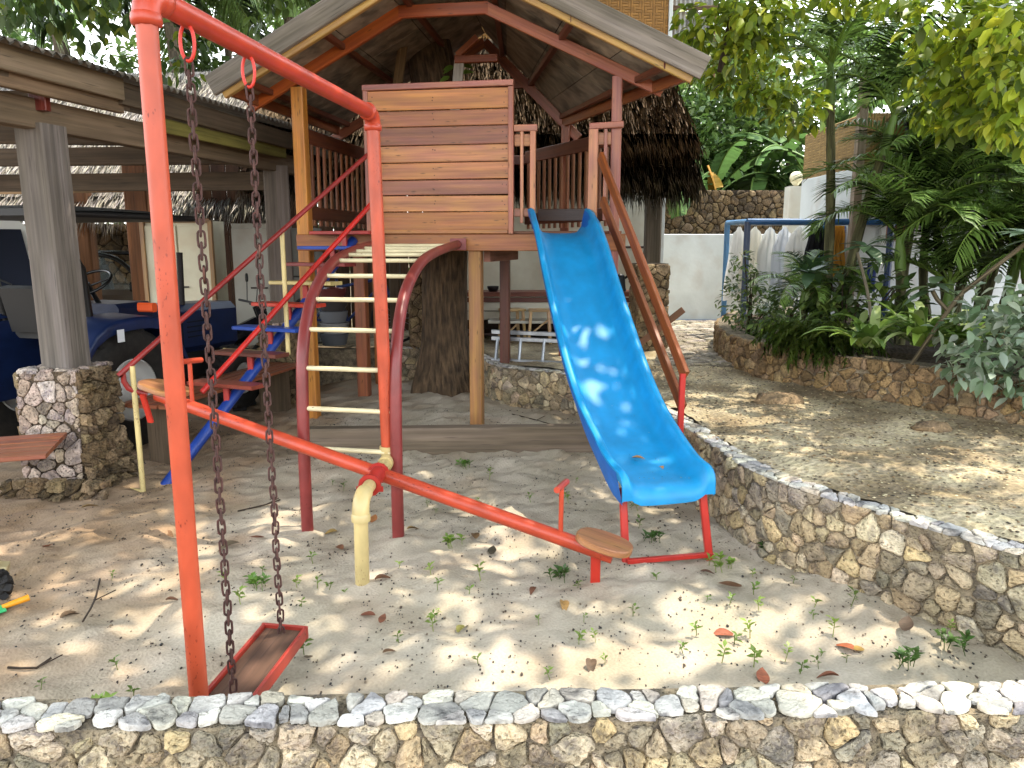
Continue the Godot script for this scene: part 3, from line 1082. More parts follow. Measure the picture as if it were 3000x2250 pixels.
func build_seesaw() -> void:
	var red := S(194, 72, 46)
	var cream := S(208, 184, 126)
	var w := thing("see_saw", "red pipe see-saw with wooden seats, its lower seat resting on the sand", "see-saw")
	var l := V(-2.12, 0.80, -4.55)
	var r := V(0.47, 0.165, -3.66)
	var d := (r - l).normalized()
	pipe(w, "beam", [l - d * 0.02, r + d * 0.04], 0.038, red, M.paint, 18)
	var up := d.cross(Vector3.FORWARD).normalized()
	if up.y < 0:
		up = -up
	for e in [[r, d, -1.0], [l, -d, 1.0]]:
		var end: Vector3 = e[0]
		var out: Vector3 = e[1]
		var sc := end - out * 0.02 + up * 0.055
		var st := part(w, "seat", round_board(sc, up, d, 0.145, 0.13, 0.034, S(176, 124, 84)), M.wood)
		st.set_meta("label", "rounded wooden board seat")
		# handle: an upright with a crosspiece
		var hb := end - out * 0.24
		var ht := hb + V(0, 0.265, 0) + up * 0.01
		var mb := MB.new()
		mb.col = red
		mb.tube([hb, ht], 0.0125, 10)
		part(w, "handle", mb, M.paint)
		mb = MB.new()
		mb.col = red
		var cr := d.cross(up).normalized()
		mb.tube([ht - cr * 0.10 + up * 0.004, ht + cr * 0.10 + up * 0.004], 0.0165, 10)
		part(w, "grip", mb, M.paint)
		# foot under the seat
		mb = MB.new()
		mb.col = S(200, 50, 38)
		mb.beam(end - out * 0.05, end - out * 0.05 + V(0, -0.2, 0) if e[2] < 0 else end - out * 0.03 - up * 0.17 - out * 0.12, 0.05, 0.012, Vector3.BACK)
		if e[2] > 0:
			mb.beam(end + out * 0.06 + cr * 0.08, end - up * 0.17 + cr * 0.02 + out * 0.02, 0.04, 0.02)
		part(w, "foot", mb, M.paint)
	# standpipe that carries the beam
	var p := thing("standpipe", "cream painted pipe leg with elbow carrying the see-saw beam", "pipe support")
	var el := V(-0.755, 0.455, -3.66)
	var te := V(-0.715, 0.475, -4.32)
	var pd := (te - el).normalized()
	pipe(p, "leg", [V(-0.76, -0.25, -3.65), el + V(0, -0.08, 0)], 0.036, cream, M.paint, 18)
	pipe(p, "cross_pipe", [el + pd * 0.08, te], 0.034, cream, M.paint, 18)
	var mb := MB.new()
	mb.col = S(212, 188, 130)
	var pts := []
	for i in 9:
		var t := i / 8.0
		pts.append((el + V(0, -0.09, 0)).lerp(el, t).lerp(el.lerp(el + pd * 0.09, t), t))
	mb.tube(pts, 0.043, 18)
	mb.lathe(el + V(0, -0.115, 0), Vector3.UP, [[0.036, -0.004], [0.047, 0], [0.048, 0.03], [0.042, 0.04]], 18)
	part(p, "elbow", mb, M.paint)
	mb = MB.new()
	mb.col = S(212, 188, 130)
	mb.tube([te + V(0, -0.075, 0.0), te + V(0, 0.075, 0)], 0.046, 18)
	mb.tube([te, te - pd * 0.11], 0.043, 18)
	for y in [-0.075, 0.05]:
		mb.lathe(te + V(0, y, 0), Vector3.UP, [[0.044, -0.001], [0.052, 0], [0.052, 0.026], [0.044, 0.027]], 18)
	part(p, "tee", mb, M.paint)
	mb = MB.new()
	mb.col = S(176, 46, 36)
	var pv := el.lerp(te, 0.45)
	mb.tube([pv - pd * 0.1, pv + pd * 0.1], 0.044, 14)
	for q in [-0.1, 0.1]:
		mb.lathe(pv + pd * q, pd, [[0.04, -0.006], [0.06, -0.006], [0.06, 0.006], [0.04, 0.006]], 12, false)
		mb.beam(pv + pd * q + V(-0.07, -0.02, 0), pv + pd * q + V(0.07, -0.02, 0), 0.012, 0.03)
	part(w, "pivot_clamp", mb, M.paint)


func build_climber() -> void:
	var dred := S(134, 52, 48)
	var w := thing("climbing_ladder", "arched dark red pipe ladder with cream rungs leading up to the deck", "climbing ladder")
	var rails := []
	# [distance, height] profile shared by both rails
	for sd in [-1, 1]:
		var pts := []
		for q in [[-4.33, -0.25], [-4.33, 0.3], [-4.36, 0.8], [-4.42, 1.1], [-4.62, 1.34], [-4.9, 1.48], [-5.3, 1.585], [-5.8, 1.64], [-6.35, 1.675], [-6.8, 1.70]]:
			var f := clampf((-q[0] - 4.33) / 2.5, 0, 1)
			var x := -1.225 + 0.02 * f if sd < 0 else lerpf(-0.665, -0.47, pow(f, 1.3))
			pts.append(V(x, q[1], q[0] + (0.06 if sd > 0 else 0.0) * (1 - f) - (0.05 if sd < 0 else 0.0) * (1 - f)))
		var sp := spline(pts, 0.06)
		rails.append(sp)
		pipe(w, "rail", sp, 0.0355, dred, M.paint, 16)
	for h in [0.52, 0.755, 0.99, 1.205, 1.37, 1.5, 1.59, 1.625, 1.648, 1.668, 1.69]:
		var e := []
		for k in 2:
			for i in rails[k].size() - 1:
				var a: Vector3 = rails[k][i]
				var b: Vector3 = rails[k][i + 1]
				if a.y <= h and b.y > h:
					e.append(a.lerp(b, (h - a.y) / (b.y - a.y)))
					break
		if e.size() == 2:
			pipe(w, "rung", e, 0.0145, S(228, 214, 172), M.paint, 10)
	var mb := MB.new()
	mb.col = dred
	mb.beam(V(-0.47, 1.70, -6.80), V(-0.47, 1.70, -6.84), 0.14, 0.10)
	part(w, "flange", mb, M.paint)


func build_slide() -> void:
	var blue := S(8, 142, 200)
	var w := thing("slide", "bright blue plastic slide curving down from the deck to the sand", "slide")
	# centre line: x, y, z and half width
	var cl := [V(0.40, 1.79, -6.72), V(0.415, 1.785, -6.55), V(0.43, 1.73, -6.3), V(0.455, 1.60, -6.05), V(0.50, 1.32, -5.66), V(0.555, 1.03, -5.25), V(0.61, 0.78, -4.9), V(0.67, 0.595, -4.6), V(0.735, 0.495, -4.33), V(0.78, 0.45, -4.12), V(0.812, 0.438, -3.99)]
	var line := spline(cl, 0.05)
	var n := line.size()
	var top := []
	var bot := []
	for i in n:
		var p: Vector3 = line[i]
		var t: Vector3 = (line[mini(i + 1, n - 1)] - line[maxi(i - 1, 0)]).normalized()
		var s := t.cross(Vector3.UP).normalized()
		if s.x < 0:
			s = -s
		var u := s.cross(t)
		if u.y < 0:
			u = -u
		var f := float(i) / (n - 1)
		var hw := 0.205 + 0.008 * smoothstep(0.0, 0.3, f) * (1.0 - 0.7 * smoothstep(0.6, 1.0, f))
		var rise := lerpf(0.155, 0.135, smoothstep(0.0, 0.25, f)) * lerpf(1.0, 0.62, smoothstep(0.8, 1.0, f))
		rise += 0.05 * smoothstep(0.1, 0.0, f)
		var ra := []
		var rb := []
		# bed, then coving, side, rolled lip
		for q in [[-1, 0.052, -0.055], [-1, 0.064, 0.0], [-1, 0.056, 0.0], [-1, 0.036, 0.012], [-1, 0.018, 0.0], [-1, 0.004, -0.05], [-1, -0.012, -0.11], [-1, -0.05, -0.145], [-1, -0.11, -0.152], [0, 0, -0.154], [1, -0.11, -0.152], [1, -0.05, -0.145], [1, -0.012, -0.11], [1, 0.004, -0.05], [1, 0.018, 0.0], [1, 0.036, 0.012], [1, 0.056, 0.0], [1, 0.064, 0.0], [1, 0.052, -0.055]]:
			var x: float = (hw + q[1]) * q[0]
			var y: float = (q[2] + 0.154) / 0.154 * rise if q[2] < 0 else rise + q[2]
			if absf(q[1]) > 0.05 and q[2] < -0.05 and q[1] > 0:
				y = rise - 0.055
			ra.append(p + s * x + u * y)
			rb.append(p + s * x * (0.985 if q[1] < 0.03 else 1.0) + u * (y - 0.012))
		top.append(ra)
		bot.append(rb)
	# the toe turns down into a thick rounded lip
	var last: Array = top[-1]
	for k in 5:
		var an := (k + 1) / 5.0 * PI * 0.55
		var row := []
		for v in last:
			row.append(v + V(0.02, 0, 0.085) * sin(an) + V(0, -0.085, 0) * (1 - cos(an)))
		top.append(row)
	var drop := []
	for v in top[-1]:
		drop.append(V(v.x, minf(v.y, 0.378), v.z))
	top.append(drop)
	var mb := MB.new()
	mb.col = blue
	mb.sheet(top, true)
	part(w, "chute", mb, M.plastic)
	mb = MB.new()
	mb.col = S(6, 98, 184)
	mb.sheet(bot, false)
	part(w, "underside", mb, M.plastic)
	# side skirts that hang from the rolled lips
	for sd in [0, -1]:
		mb = MB.new()
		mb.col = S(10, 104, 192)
		var rows := []
		for i in n:
			var a: Vector3 = top[i][sd]
			var f := float(i) / (n - 1)
			rows.append([a, a.lerp(line[i], 0.12) + V(0, -0.09 - 0.05 * smoothstep(0.7, 1.0, f), 0)])
		mb.sheet(rows, sd == 0)
		part(w, "side_skirt", mb, M.plastic)
	# grit and leaf crumbs caught in the toe
	var cr := MB.new()
	cr.lathe(Vector3.ZERO, Vector3.UP, [[0.0, -0.3], [0.5, 0.0], [0.0, 0.3]], 5)
	var xf := []
	var cols := []
	for i in 90:
		var t := 1.0 - pow(R(0, 1), 2.0) * 0.42
		var p: Vector3 = line[clampi(int(t * (n - 1)), 0, n - 1)]
		var s := R(0.002, 0.007)
		xf.append(Transform3D(Basis.from_euler(V(0, R(0, 6), 0)).scaled(V(s, s * 0.6, s * R(1, 2.5))), p + V(R(-0.17, 0.17), 0.004, R(-0.02, 0.02))))
		cols.append([S(60, 48, 38), S(120, 92, 60), S(44, 40, 38), S(170, 140, 96)][i % 4])
	many(w, "crumbs", cr.mesh(), M.plain, xf, cols, "stuff")
	# base frame
	var f := thing("slide_stand", "red steel base frame standing in the sand under the toe of the slide", "slide stand")
	var red := S(200, 52, 42)
	bar(f, "leg", V(0.62, -0.12, -3.90), V(0.60, 0.40, -4.0), 0.04, 0.04, red, M.paint)
	bar(f, "leg", V(1.10, -0.12, -3.98), V(1.035, 0.40, -4.03), 0.04, 0.04, red, M.paint)
	bar(f, "foot_bar", V(0.62, 0.02, -3.90), V(1.10, 0.025, -3.985), 0.028, 0.028, red, M.paint)
	# wooden handrail beside the slide
	var h := thing("slide_handrail", "sloping double wooden handrail with a red steel end post beside the slide", "handrail")
	bar(h, "rail", V(0.735, 2.42, -6.62), V(1.155, 0.84, -5.05), 0.035, 0.085, S(150, 84, 44), M.wood)
	bar(h, "rail", V(0.76, 2.06, -6.62), V(1.145, 0.62, -5.04), 0.035, 0.085, S(140, 80, 46), M.wood)
	bar(h, "post", V(1.12, -0.15, -5.0), V(1.125, 0.86, -5.0), 0.038, 0.038, S(198, 44, 36), M.paint)
	bar(h, "stub", V(0.93, 0.9, -5.9), V(1.28, 1.22, -5.75), 0.02, 0.05, S(120, 84, 60), M.old)
	# leaf litter caught at the foot of the chute
	for q in [[V(0.69, 0.495, -4.27), 0.075, 0.3, "curled tan dry leaf lying in the toe of the blue slide"], [V(0.83, 0.475, -4.16), 0.05, 1.4, "small yellow brown leaf scrap lying on the slide near its lip"]]:
		var o := put(self, "fallen_leaf", leaf_mesh(0.55, 0.5, 0.15), M.dry)
		o.transform = face_up(V(cos(q[2]), 0.1, sin(q[2])), Vector3.UP, q[1], q[0])
		tint(o, S(190, 140, 80))
		tag(o, q[3], "leaf", "fallen leaves")


func tint(o: MeshInstance3D, c: Color) -> void:
	var a: Array = o.mesh.surface_get_arrays(0)
	var cc := PackedColorArray()
	cc.resize(a[Mesh.ARRAY_VERTEX].size())
	cc.fill(c)
	a[Mesh.ARRAY_COLOR] = cc
	var m := ArrayMesh.new()
	m.add_surface_from_arrays(Mesh.PRIMITIVE_TRIANGLES, a)
	o.mesh = m


func build_treehouse() -> void:
	var w := thing("treehouse", "varnished wooden treehouse on posts with a gabled roof built round a tree trunk", "treehouse", V(-1.89, 0, -7.16), deg_to_rad(-9.4))
	var H := func(u: float, h: float, v: float) -> Vector3: return V(u, h, -v)
	var brown := S(158, 96, 66)
	var dark := S(98, 54, 40)
	var pink := S(172, 112, 100)
	# posts
	for q in [[0.0, 0.0, 3.06, S(206, 140, 62), 0.11], [1.585, 0.03, 1.65, S(176, 130, 80), 0.115], [2.80, 0.0, 3.06, pink, 0.085], [0.1, 1.12, 1.65, brown, 0.12], [1.64, 1.22, 1.65, dark, 0.1], [0.02, 1.9, 3.0, S(150, 96, 50), 0.11], [2.2, 1.8, 2.95, S(140, 80, 52), 0.09], [2.72, 0.12, 1.65, dark, 0.1]]:
		var p := bar(w, "post", H.call(q[0], -0.2, q[1]), H.call(q[0], q[2], q[1]), q[4], q[4], q[3], M.wood, Vector3.BACK, 0.008)
	# concrete shoe under the dark post
	bar(w, "post_shoe", H.call(1.64, -0.1, 1.16), H.call(1.64, 0.24, 1.16), 0.07, 0.02, S(150, 150, 150), M.plaster, Vector3.BACK)
	# deck
	bar(w, "front_beam", H.call(-0.06, 1.715, -0.03), H.call(2.9, 1.715, -0.03), 0.06, 0.145, S(168, 108, 66), M.wood)
	bar(w, "side_beam", H.call(0.0, 1.70, 0.02), H.call(0.0, 1.70, 2.3), 0.06, 0.14, brown, M.wood)
	bar(w, "side_beam", H.call(2.82, 1.70, 0.02), H.call(2.3, 1.70, 1.9), 0.06, 0.14, brown, M.wood)
	bar(w, "cross_beam", H.call(0.1, 1.70, 1.17), H.call(2.75, 1.70, 1.17), 0.06, 0.13, dark, M.wood)
	bar(w, "bracket", H.call(1.68, 1.60, 0.06), H.call(1.76, 1.60, 1.15), 0.06, 0.11, S(150, 104, 88), M.old)
	for i in 15:
		var v := 0.05 + i * 0.152
		bar(w, "deck_board", H.call(0.02, 1.80, v), H.call(2.86 - 0.22 * maxf(0, v - 0.2), 1.80, v), 0.145, 0.024, vary(S(146, 92, 62), 0.15), M.wood)
	# solid front panel of eight boards in a frame
	var tones := [S(200, 136, 80), S(174, 114, 78), S(152, 100, 78), S(192, 134, 96), S(186, 126, 86), S(158, 106, 86), S(194, 136, 92), S(176, 116, 68)]
	var hh := [2.985, 2.85, 2.705, 2.555, 2.405, 2.265, 2.13, 1.98]
	var bt := [0.17, 0.135, 0.155, 0.145, 0.145, 0.13, 0.14, 0.165]
	var y := 3.0
	for i in 8:
		y -= bt[i]
		bar(w, "plank", H.call(0.665, y + bt[i] / 2, -0.06 + (0.003 if i % 2 else 0.0)), H.call(1.90, y + bt[i] / 2 + R(-0.003, 0.003), -0.06 + R(-0.002, 0.002)), 0.022, bt[i] - 0.007, tones[i], M.wood, Vector3.UP, 0.004)
	var nails := MB.new()
	nails.col = S(48, 36, 30)
	y = 3.0
	for i in 8:
		y -= bt[i]
		for x in [0.69, 0.71, 1.24, 1.25, 1.85, 1.87]:
			nails.lathe(H.call(x + R(-0.01, 0.01), y + bt[i] * R(0.2, 0.8), -0.068), Vector3.BACK, [[0.005, 0.0], [0.005, 0.0045], [0.0, 0.0055]], 6)
	part(w, "nail_heads", nails, M.plain).set_meta("kind", "stuff")
	bar(w, "frame_rail", H.call(0.62, 3.025, -0.062), H.call(1.94, 3.03, -0.062), 0.06, 0.05, S(186, 124, 108), M.wood)
	bar(w, "frame_rail", H.call(0.66, 1.808, -0.062), H.call(1.89, 1.808, -0.062), 0.04, 0.035, S(186, 128, 78), M.wood)
	bar(w, "frame_stile", H.call(1.918, 1.79, -0.062), H.call(1.918, 3.0, -0.062), 0.045, 0.05, S(186, 122, 100), M.wood)
	bar(w, "frame_stile", H.call(0.642, 1.79, -0.062), H.call(0.642, 3.0, -0.062), 0.045, 0.04, S(184, 128, 110), M.wood)
	# short balustrade beside the slide mouth
	bar(w, "rail", H.call(1.945, 2.665, -0.05), H.call(2.14, 2.665, -0.05), 0.05, 0.055, S(190, 130, 108), M.wood)
	bar(w, "rail", H.call(1.945, 2.57, -0.03), H.call(2.12, 2.57, -0.03), 0.025, 0.10, S(186, 132, 92), M.wood)
	bar(w, "rail", H.call(1.945, 1.97, -0.03), H.call(2.12, 1.97, -0.03), 0.025, 0.07, S(160, 110, 90), M.wood)
	bar(w, "slat", H.call(2.01, 1.88, -0.055), H.call(2.01, 2.64, -0.055), 0.028, 0.02, S(196, 140, 112), M.wood, Vector3.BACK)
	bar(w, "slat", H.call(2.105, 1.9, -0.055), H.call(2.105, 2.64, -0.055), 0.05, 0.03, S(192, 132, 102), M.wood, Vector3.BACK)
	# newel side
	bar(w, "rail", H.call(2.58, 2.665, -0.05), H.call(2.86, 2.675, -0.05), 0.06, 0.05, S(180, 116, 98), M.wood)
	bar(w, "rail", H.call(2.62, 2.57, -0.02), H.call(2.78, 2.57, -0.02), 0.025, 0.10, S(190, 136, 106), M.wood)
	bar(w, "newel", H.call(2.615, 1.78, -0.055), H.call(2.615, 2.64, -0.055), 0.08, 0.05, S(200, 140, 108), M.wood, Vector3.BACK)
	bar(w, "slat", H.call(2.715, 1.9, -0.055), H.call(2.715, 2.64, -0.055), 0.028, 0.02, S(184, 126, 112), M.wood, Vector3.BACK)
	bar(w, "threshold", H.call(2.1, 1.96, 0.35), H.call(2.6, 1.96, 0.3), 0.03, 0.11, S(60, 34, 28), M.wood)
	# far side railings
	for q in [[V(0.02, 0, 0.1), V(0.02, 0, 1.85), 12, 0.0], [V(1.72, 0, 2.15), V(2.80, 0, 0.62), 15, 0.0]]:
		var a: Vector3 = q[0]
		var b: Vector3 = q[1]
		bar(w, "rail", H.call(a.x, 2.66, a.z), H.call(b.x, 2.66, b.z), 0.035, 0.13, S(112, 60, 38), M.wood)
		bar(w, "rail", H.call(a.x, 1.98, a.z), H.call(b.x, 1.98, b.z), 0.035, 0.12, S(104, 56, 36), M.wood)
		for i in q[2]:
			var p: Vector3 = a.lerp(b, (i + 0.5) / q[2])
			bar(w, "slat", H.call(p.x, 1.87, p.z), H.call(p.x, 2.62, p.z), 0.042, 0.022, vary(S(150, 96, 62), 0.2), M.wood, (b - a).cross(Vector3.UP).normalized() * V(1, 1, -1))
	# rear rail
	bar(w, "rail", H.call(0.0, 2.64, 2.2), H.call(1.75, 2.64, 2.2), 0.035, 0.1, dark, M.wood)
	# roof: two board slopes, the far right corner cut back
	var ridge_f := H.call(1.46, 3.93, -0.55) as Vector3
	var ridge_b := H.call(1.3, 3.95, 1.95) as Vector3
	for q in [[H.call(-0.46, 2.945, -0.55), H.call(-0.5, 2.96, 1.95), "roof_slope"], [H.call(3.42, 2.945, -0.55), H.call(2.25, 2.97, 1.85), "roof_slope"]]:
		var ef: Vector3 = q[0]
		var eb: Vector3 = q[1]
		for k in 4:
			for m in 2:
				var mb := MB.new()
				mb.col = vary(S(176, 164, 146), 0.1)
				var c := []
				for z in [[k / 4.0 + 0.002, m / 2.0 + 0.002], [(k + 1) / 4.0 - 0.002, m / 2.0 + 0.002], [(k + 1) / 4.0 - 0.002, (m + 1) / 2.0 - 0.002], [k / 4.0 + 0.002, (m + 1) / 2.0 - 0.002]]:
					c.append(ef.lerp(ridge_f, z[0]).lerp(eb.lerp(ridge_b, z[0]), z[1]))
				var n: Vector3 = (c[2] - c[0]).cross(c[3] - c[1]).normalized()
				if n.y < 0:
					n = -n
					c.reverse()
				var tp := []
				for p in c:
					tp.append(p + n * 0.02)
				mb.quad(tp[0], tp[1], tp[2], tp[3])
				mb.quad(c[3], c[2], c[1], c[0])
				for i in 4:
					mb.quad(c[i], c[(i + 1) % 4], tp[(i + 1) % 4], tp[i])
				part(w, "roof_board", mb, M.mould)
		# weathered bargeboard and the yellow batten under it
		var dn := (ridge_f - ef).normalized()
		bar(w, "bargeboard", ef - dn * 0.05 + V(0, 0.06, 0.03), ridge_f + V(0, 0.06, 0.03), 0.05, 0.17, S(150, 142, 132), M.old, Vector3.UP, 0.008)
		bar(w, "batten", ef + dn * 0.05 + V(0, -0.045, -0.02), ridge_f + V(0, -0.045, -0.02), 0.05, 0.075, S(196, 158, 92), M.wood, Vector3.UP, 0.006)
		# purlins beneath the boards
		for t in [0.12, 0.48, 0.8]:
			bar(w, "purlin", ef.lerp(ridge_f, t) + V(0, -0.045, 0), eb.lerp(ridge_b, t) + V(0, -0.045, 0), 0.05, 0.05, S(116, 66, 46), M.wood)
		bar(w, "eave_beam", ef + V(0, -0.035, -0.05) + dn * 0.1, eb + V(0, -0.035, 0) + dn * 0.1, 0.04, 0.09, S(150, 88, 52), M.wood)
		bar(w, "rafter", eb + V(0, -0.11, 0.03) - dn * 0.1, ridge_b + V(0, -0.10, 0.03), 0.045, 0.10, S(150, 88, 60), M.wood)
		# thatch covering on top
		var cov := MB.new()
		cov.col = S(96, 84, 70)
		var o1 := V(0, 0.05, 0.02)
		var rows := []
		for i in 9:
			var row := []
			for j in 13:
				row.append(ef.lerp(ridge_f, i / 8.0).lerp(eb.lerp(ridge_b, i / 8.0), j / 12.0) + V(0, 0.06 + R(0, 0.05), 0))
			rows.append(row)
		cov.sheet(rows, ef.x < 1)
		part(w, "thatch_cover", cov, M.mortar)
	# front rafters and tie in the plane of the posts
	bar(w, "rafter", H.call(-0.46, 2.91, -0.02), H.call(0.98, 3.645, -0.02), 0.05, 0.105, S(190, 98, 46), M.wood)
	bar(w, "rafter", H.call(3.17, 2.93, -0.02), H.call(1.69, 3.64, -0.02), 0.05, 0.095, S(184, 112, 84), M.wood)
	bar(w, "collar_tie", H.call(0.95, 3.635, -0.025), H.call(1.72, 3.635, -0.025), 0.045, 0.10, S(178, 92, 50), M.wood)
	bar(w, "collar_tie", H.call(0.55, 3.30, 1.9), H.call(1.85, 3.42, 1.9), 0.045, 0.09, S(130, 72, 44), M.wood)
	# braces near the trunk under the roof
	bar(w, "brace", H.call(0.55, 3.0, 1.0), H.call(0.72, 3.75, 0.9), 0.09, 0.05, S(126, 100, 66), M.old)
	bar(w, "strut", H.call(1.18, 3.0, 1.0), H.call(1.24, 3.45, 0.95), 0.10, 0.02, S(214, 208, 198), M.old, Vector3.BACK)
	bar(w, "collar_block", H.call(1.2, 3.46, 0.95), H.call(1.62, 3.46, 0.95), 0.06, 0.07, S(166, 90, 50), M.wood)
	bar(w, "collar_block", H.call(1.22, 3.5, 0.96), H.call(1.42, 3.66, 0.96), 0.06, 0.06, S(180, 104, 56), M.wood)
	# low sleeper across the sand under the deck
	var sl := thing("timber_sleeper", "long weathered timber sleeper half buried in the sand under the treehouse", "timber")
	bar(sl, "timber", V(-1.75, 0.07, -6.22), V(1.02, 0.07, -6.34), 0.14, 0.26, S(132, 116, 98), M.old, Vector3.UP, 0.015)


func build_stairs() -> void:
	var w := thing("stair", "steep stair with coloured plank treads on one blue pipe stringer", "stair")
	var a := V(-1.42, 1.74, -7.02)
	var b := V(-2.56, -0.1, -5.28)
	pipe(w, "stringer", [a, b], 0.042, S(30, 66, 150), M.paint, 14)
	var run := V(b.x - a.x, 0, b.z - a.z).normalized()
	var ax := V(0.93, 0, 0.367).normalized()
	var cols := [S(172, 56, 52), S(28, 70, 168), S(140, 58, 54), S(212, 190, 126), S(196, 62, 46), S(30, 74, 164), S(110, 60, 48), S(146, 70, 54)]
	var hs := [1.80, 1.67, 1.53, 1.38, 1.21, 1.03, 0.85, 0.64]
	for i in 8:
		var f: float = (a.y - (hs[i] - 0.16)) / (a.y - b.y)
		var p := a.lerp(b, f)
		p.y = hs[i]
		var t := bar(w, "tread", p - ax * 0.31, p + ax * 0.31, 0.17, 0.03, cols[i], M.paint, Vector3.UP, 0.004)
		var mb := MB.new()
		mb.col = S(176, 52, 46)
		mb.beam(p + V(0, -0.012, 0), p + V(0, -0.2, 0), 0.045, 0.045, Vector3.BACK)
		part(w, "bracket", mb, M.paint)
	# hand rails on the near side
	var dred := S(150, 46, 42)
	var t0 := V(-1.20, 2.49, -6.86)
	var t1 := V(-2.60, 0.90, -5.22)
	pipe(w, "handrail", spline([t0, t0.lerp(t1, 0.5), t1, t1 + V(-0.05, -0.07, 0.05), t1 + V(-0.03, -0.17, 0.04), t1 + V(0.06, -0.23, -0.03)], 0.04), 0.019, dred, M.paint, 12)
	pipe(w, "handrail", [V(-1.19, 2.08, -6.86), V(-2.30, 0.62, -5.6)], 0.021, S(206, 46, 36), M.paint, 12)
	var cream := S(224, 202, 140)
	for q in [[V(-1.205, 1.74, -6.9), 1.0], [V(-1.82, 0.82, -6.2), 0.98], [V(-2.60, -0.02, -5.2), 0.9]]:
		var p: Vector3 = q[0]
		pipe(w, "rail_post", [p, p + V(0, q[1], 0)], 0.0185, cream, M.paint, 10)
		if p.y < 1.5:
			pipe(w, "cross_pipe", [p, p - ax * 0.66], 0.0185, cream, M.paint, 10)


func build_tree() -> void:
	var w := thing("shade_tree", "big rough barked tree whose trunk rises through the treehouse", "tree", V(-0.74, 0, -8.62))
	var pts := spline([V(0.02, -0.2, 0.05), V(0.0, 0.15, 0.02), V(-0.02, 0.8, 0), V(0.0, 1.7, 0), V(0.05, 2.6, 0.0), V(-0.08, 3.4, 0.1), V(-0.2, 4.6, 0.3), V(0.1, 6.2, 0.9)], 0.16)
	var mb := MB.new()
	mb.col = S(126, 106, 84)
	var rows := []
	var hn := FastNoiseLite.new()
	hn.seed = 77
	for p in pts:
		var row := []
		var r: float = 0.255 + 0.17 * smoothstep(0.75, -0.2, p.y) - 0.02 * maxf(0, p.y - 3)
		for k in 29:
			var an := TAU * k / 28.0
			var d := V(cos(an), 0, sin(an))
			var rr: float = r * (1.0 + 0.10 * hn.get_noise_3d(d.x * 90, p.y * 22, d.z * 90) + 0.10 * sin(an * 5 + 1.0) * smoothstep(0.9, -0.1, p.y))
			row.append(p + d * rr)
		rows.append(row)
	mb.sheet(rows, true)
	for i in mb.U.size():
		mb.U[i] = Vector2(mb.U[i].y * 5.0, mb.U[i].x * 0.7)
	part(w, "trunk", mb, M.bark)
	# limbs reaching out over the sand, high above the frame
	mb = MB.new()
	mb.col = S(120, 104, 84)
	for q in [[V(-0.2, 4.6, 0.3), V(-2.4, 6.2, 3.0), V(-4.2, 6.9, 6.0), 0.13], [V(0.1, 6.2, 0.9), V(1.6, 6.9, 4.2), V(2.2, 7.2, 8.0), 0.13], [V(-0.1, 5.2, 0.5), V(2.6, 6.4, 1.6), V(5.2, 6.8, 3.4), 0.12], [V(0.0, 5.8, 0.7), V(-0.6, 7.2, 4.0), V(-1.0, 7.4, 7.6), 0.12], [V(-0.2, 4.9, 0.3), V(-3.2, 6.2, 0.8), V(-6, 6.8, 1.4), 0.11]]:
		mb.tube(spline([q[0], q[1], q[2]], 0.4), [q[3], q[3], q[3], q[3] * 0.9, q[3] * 0.9, q[3] * 0.8, q[3] * 0.8, q[3] * 0.7, q[3] * 0.6, q[3] * 0.6, q[3] * 0.5, q[3] * 0.5, q[3] * 0.5, 0.05, 0.05, 0.05, 0.05, 0.04, 0.04, 0.04, 0.03, 0.03, 0.03, 0.03, 0.03, 0.03, 0.03, 0.03, 0.03, 0.03], 8)
	part(w, "limbs", mb, M.bark)
	# crown: clumps left thin where the sun reaches the ground in the photograph
	var gapn := FastNoiseLite.new()
	gapn.seed = 5
	gapn.frequency = 0.55
	var balls := []
	var tries := 0
	while balls.size() < 1150 and tries < 12000:
		tries += 1
		var p := V(R(-6.5, 8.0), R(5.4, 8.2), R(-9.5, 1.6))
		var g := p - SUN * (p.y / SUN.y)      # where its shade falls
		var open := 0.0
		for b in LIT:
			var dd := Vector2((g.x - b[0]) / b[2], (g.z - b[1]) / b[3]).length()
			open = maxf(open, clampf((1.25 - dd) * 2.5, 0, 1) * b[4])
		if g.x > 2.2 and g.z < -5.2:
			open = maxf(open, 0.88)
		elif g.x > 1.5:
			open = maxf(open, 0.5)
		var g4 := p - SUN * ((p.y - 1.0) / SUN.y)
		if g4.x > 1.9 and g4.z < -5.0:
			open = maxf(open, 0.93)
		var g3 := p - SUN * ((p.y - 2.6) / SUN.y)
		if g3.x > 1.7 and g3.z < -4.2:
			open = maxf(open, 0.9)
		if R(0, 1) < open or gapn.get_noise_2d(g.x * 2.6, g.z * 2.6) > 0.31:
			continue
		balls.append([p - w.position, R(0.30, 0.52)])
	leafage(w, "crown", balls, 330, 0.17, leaf_mesh(0.5, 0.3, 0.15), M.leaf, [Color(0.07, 0.11, 0.02), Color(0.09, 0.14, 0.025), Color(0.06, 0.10, 0.02)], 0.2)
	# twig with a few leaves sprouting from the trunk under the roof
	var tw := MB.new()
	tw.col = S(110, 92, 60)
	tw.tube([V(0.1, 3.25, 0.35), V(0.25, 3.42, 0.6)], 0.01, 6)
	var ltw := part(w, "twig", tw, M.bark)
	for i in 5:
		var o := put(w, "leaf", leaf_mesh(0.5, 0.3, 0.2), M.leaf)
		tint(o, Color(0.16, 0.26, 0.04))
		o.transform = face_up(V(R(-1, 1), R(-0.8, 0.3), R(0.0, 0.6)), V(0, 0.6, 0.8), 0.13, V(0.2 + R(-0.1, 0.1), 3.40 + R(-0.06, 0.06), 0.55))


const SUN := Vector3(0.30, 0.93, -0.14)
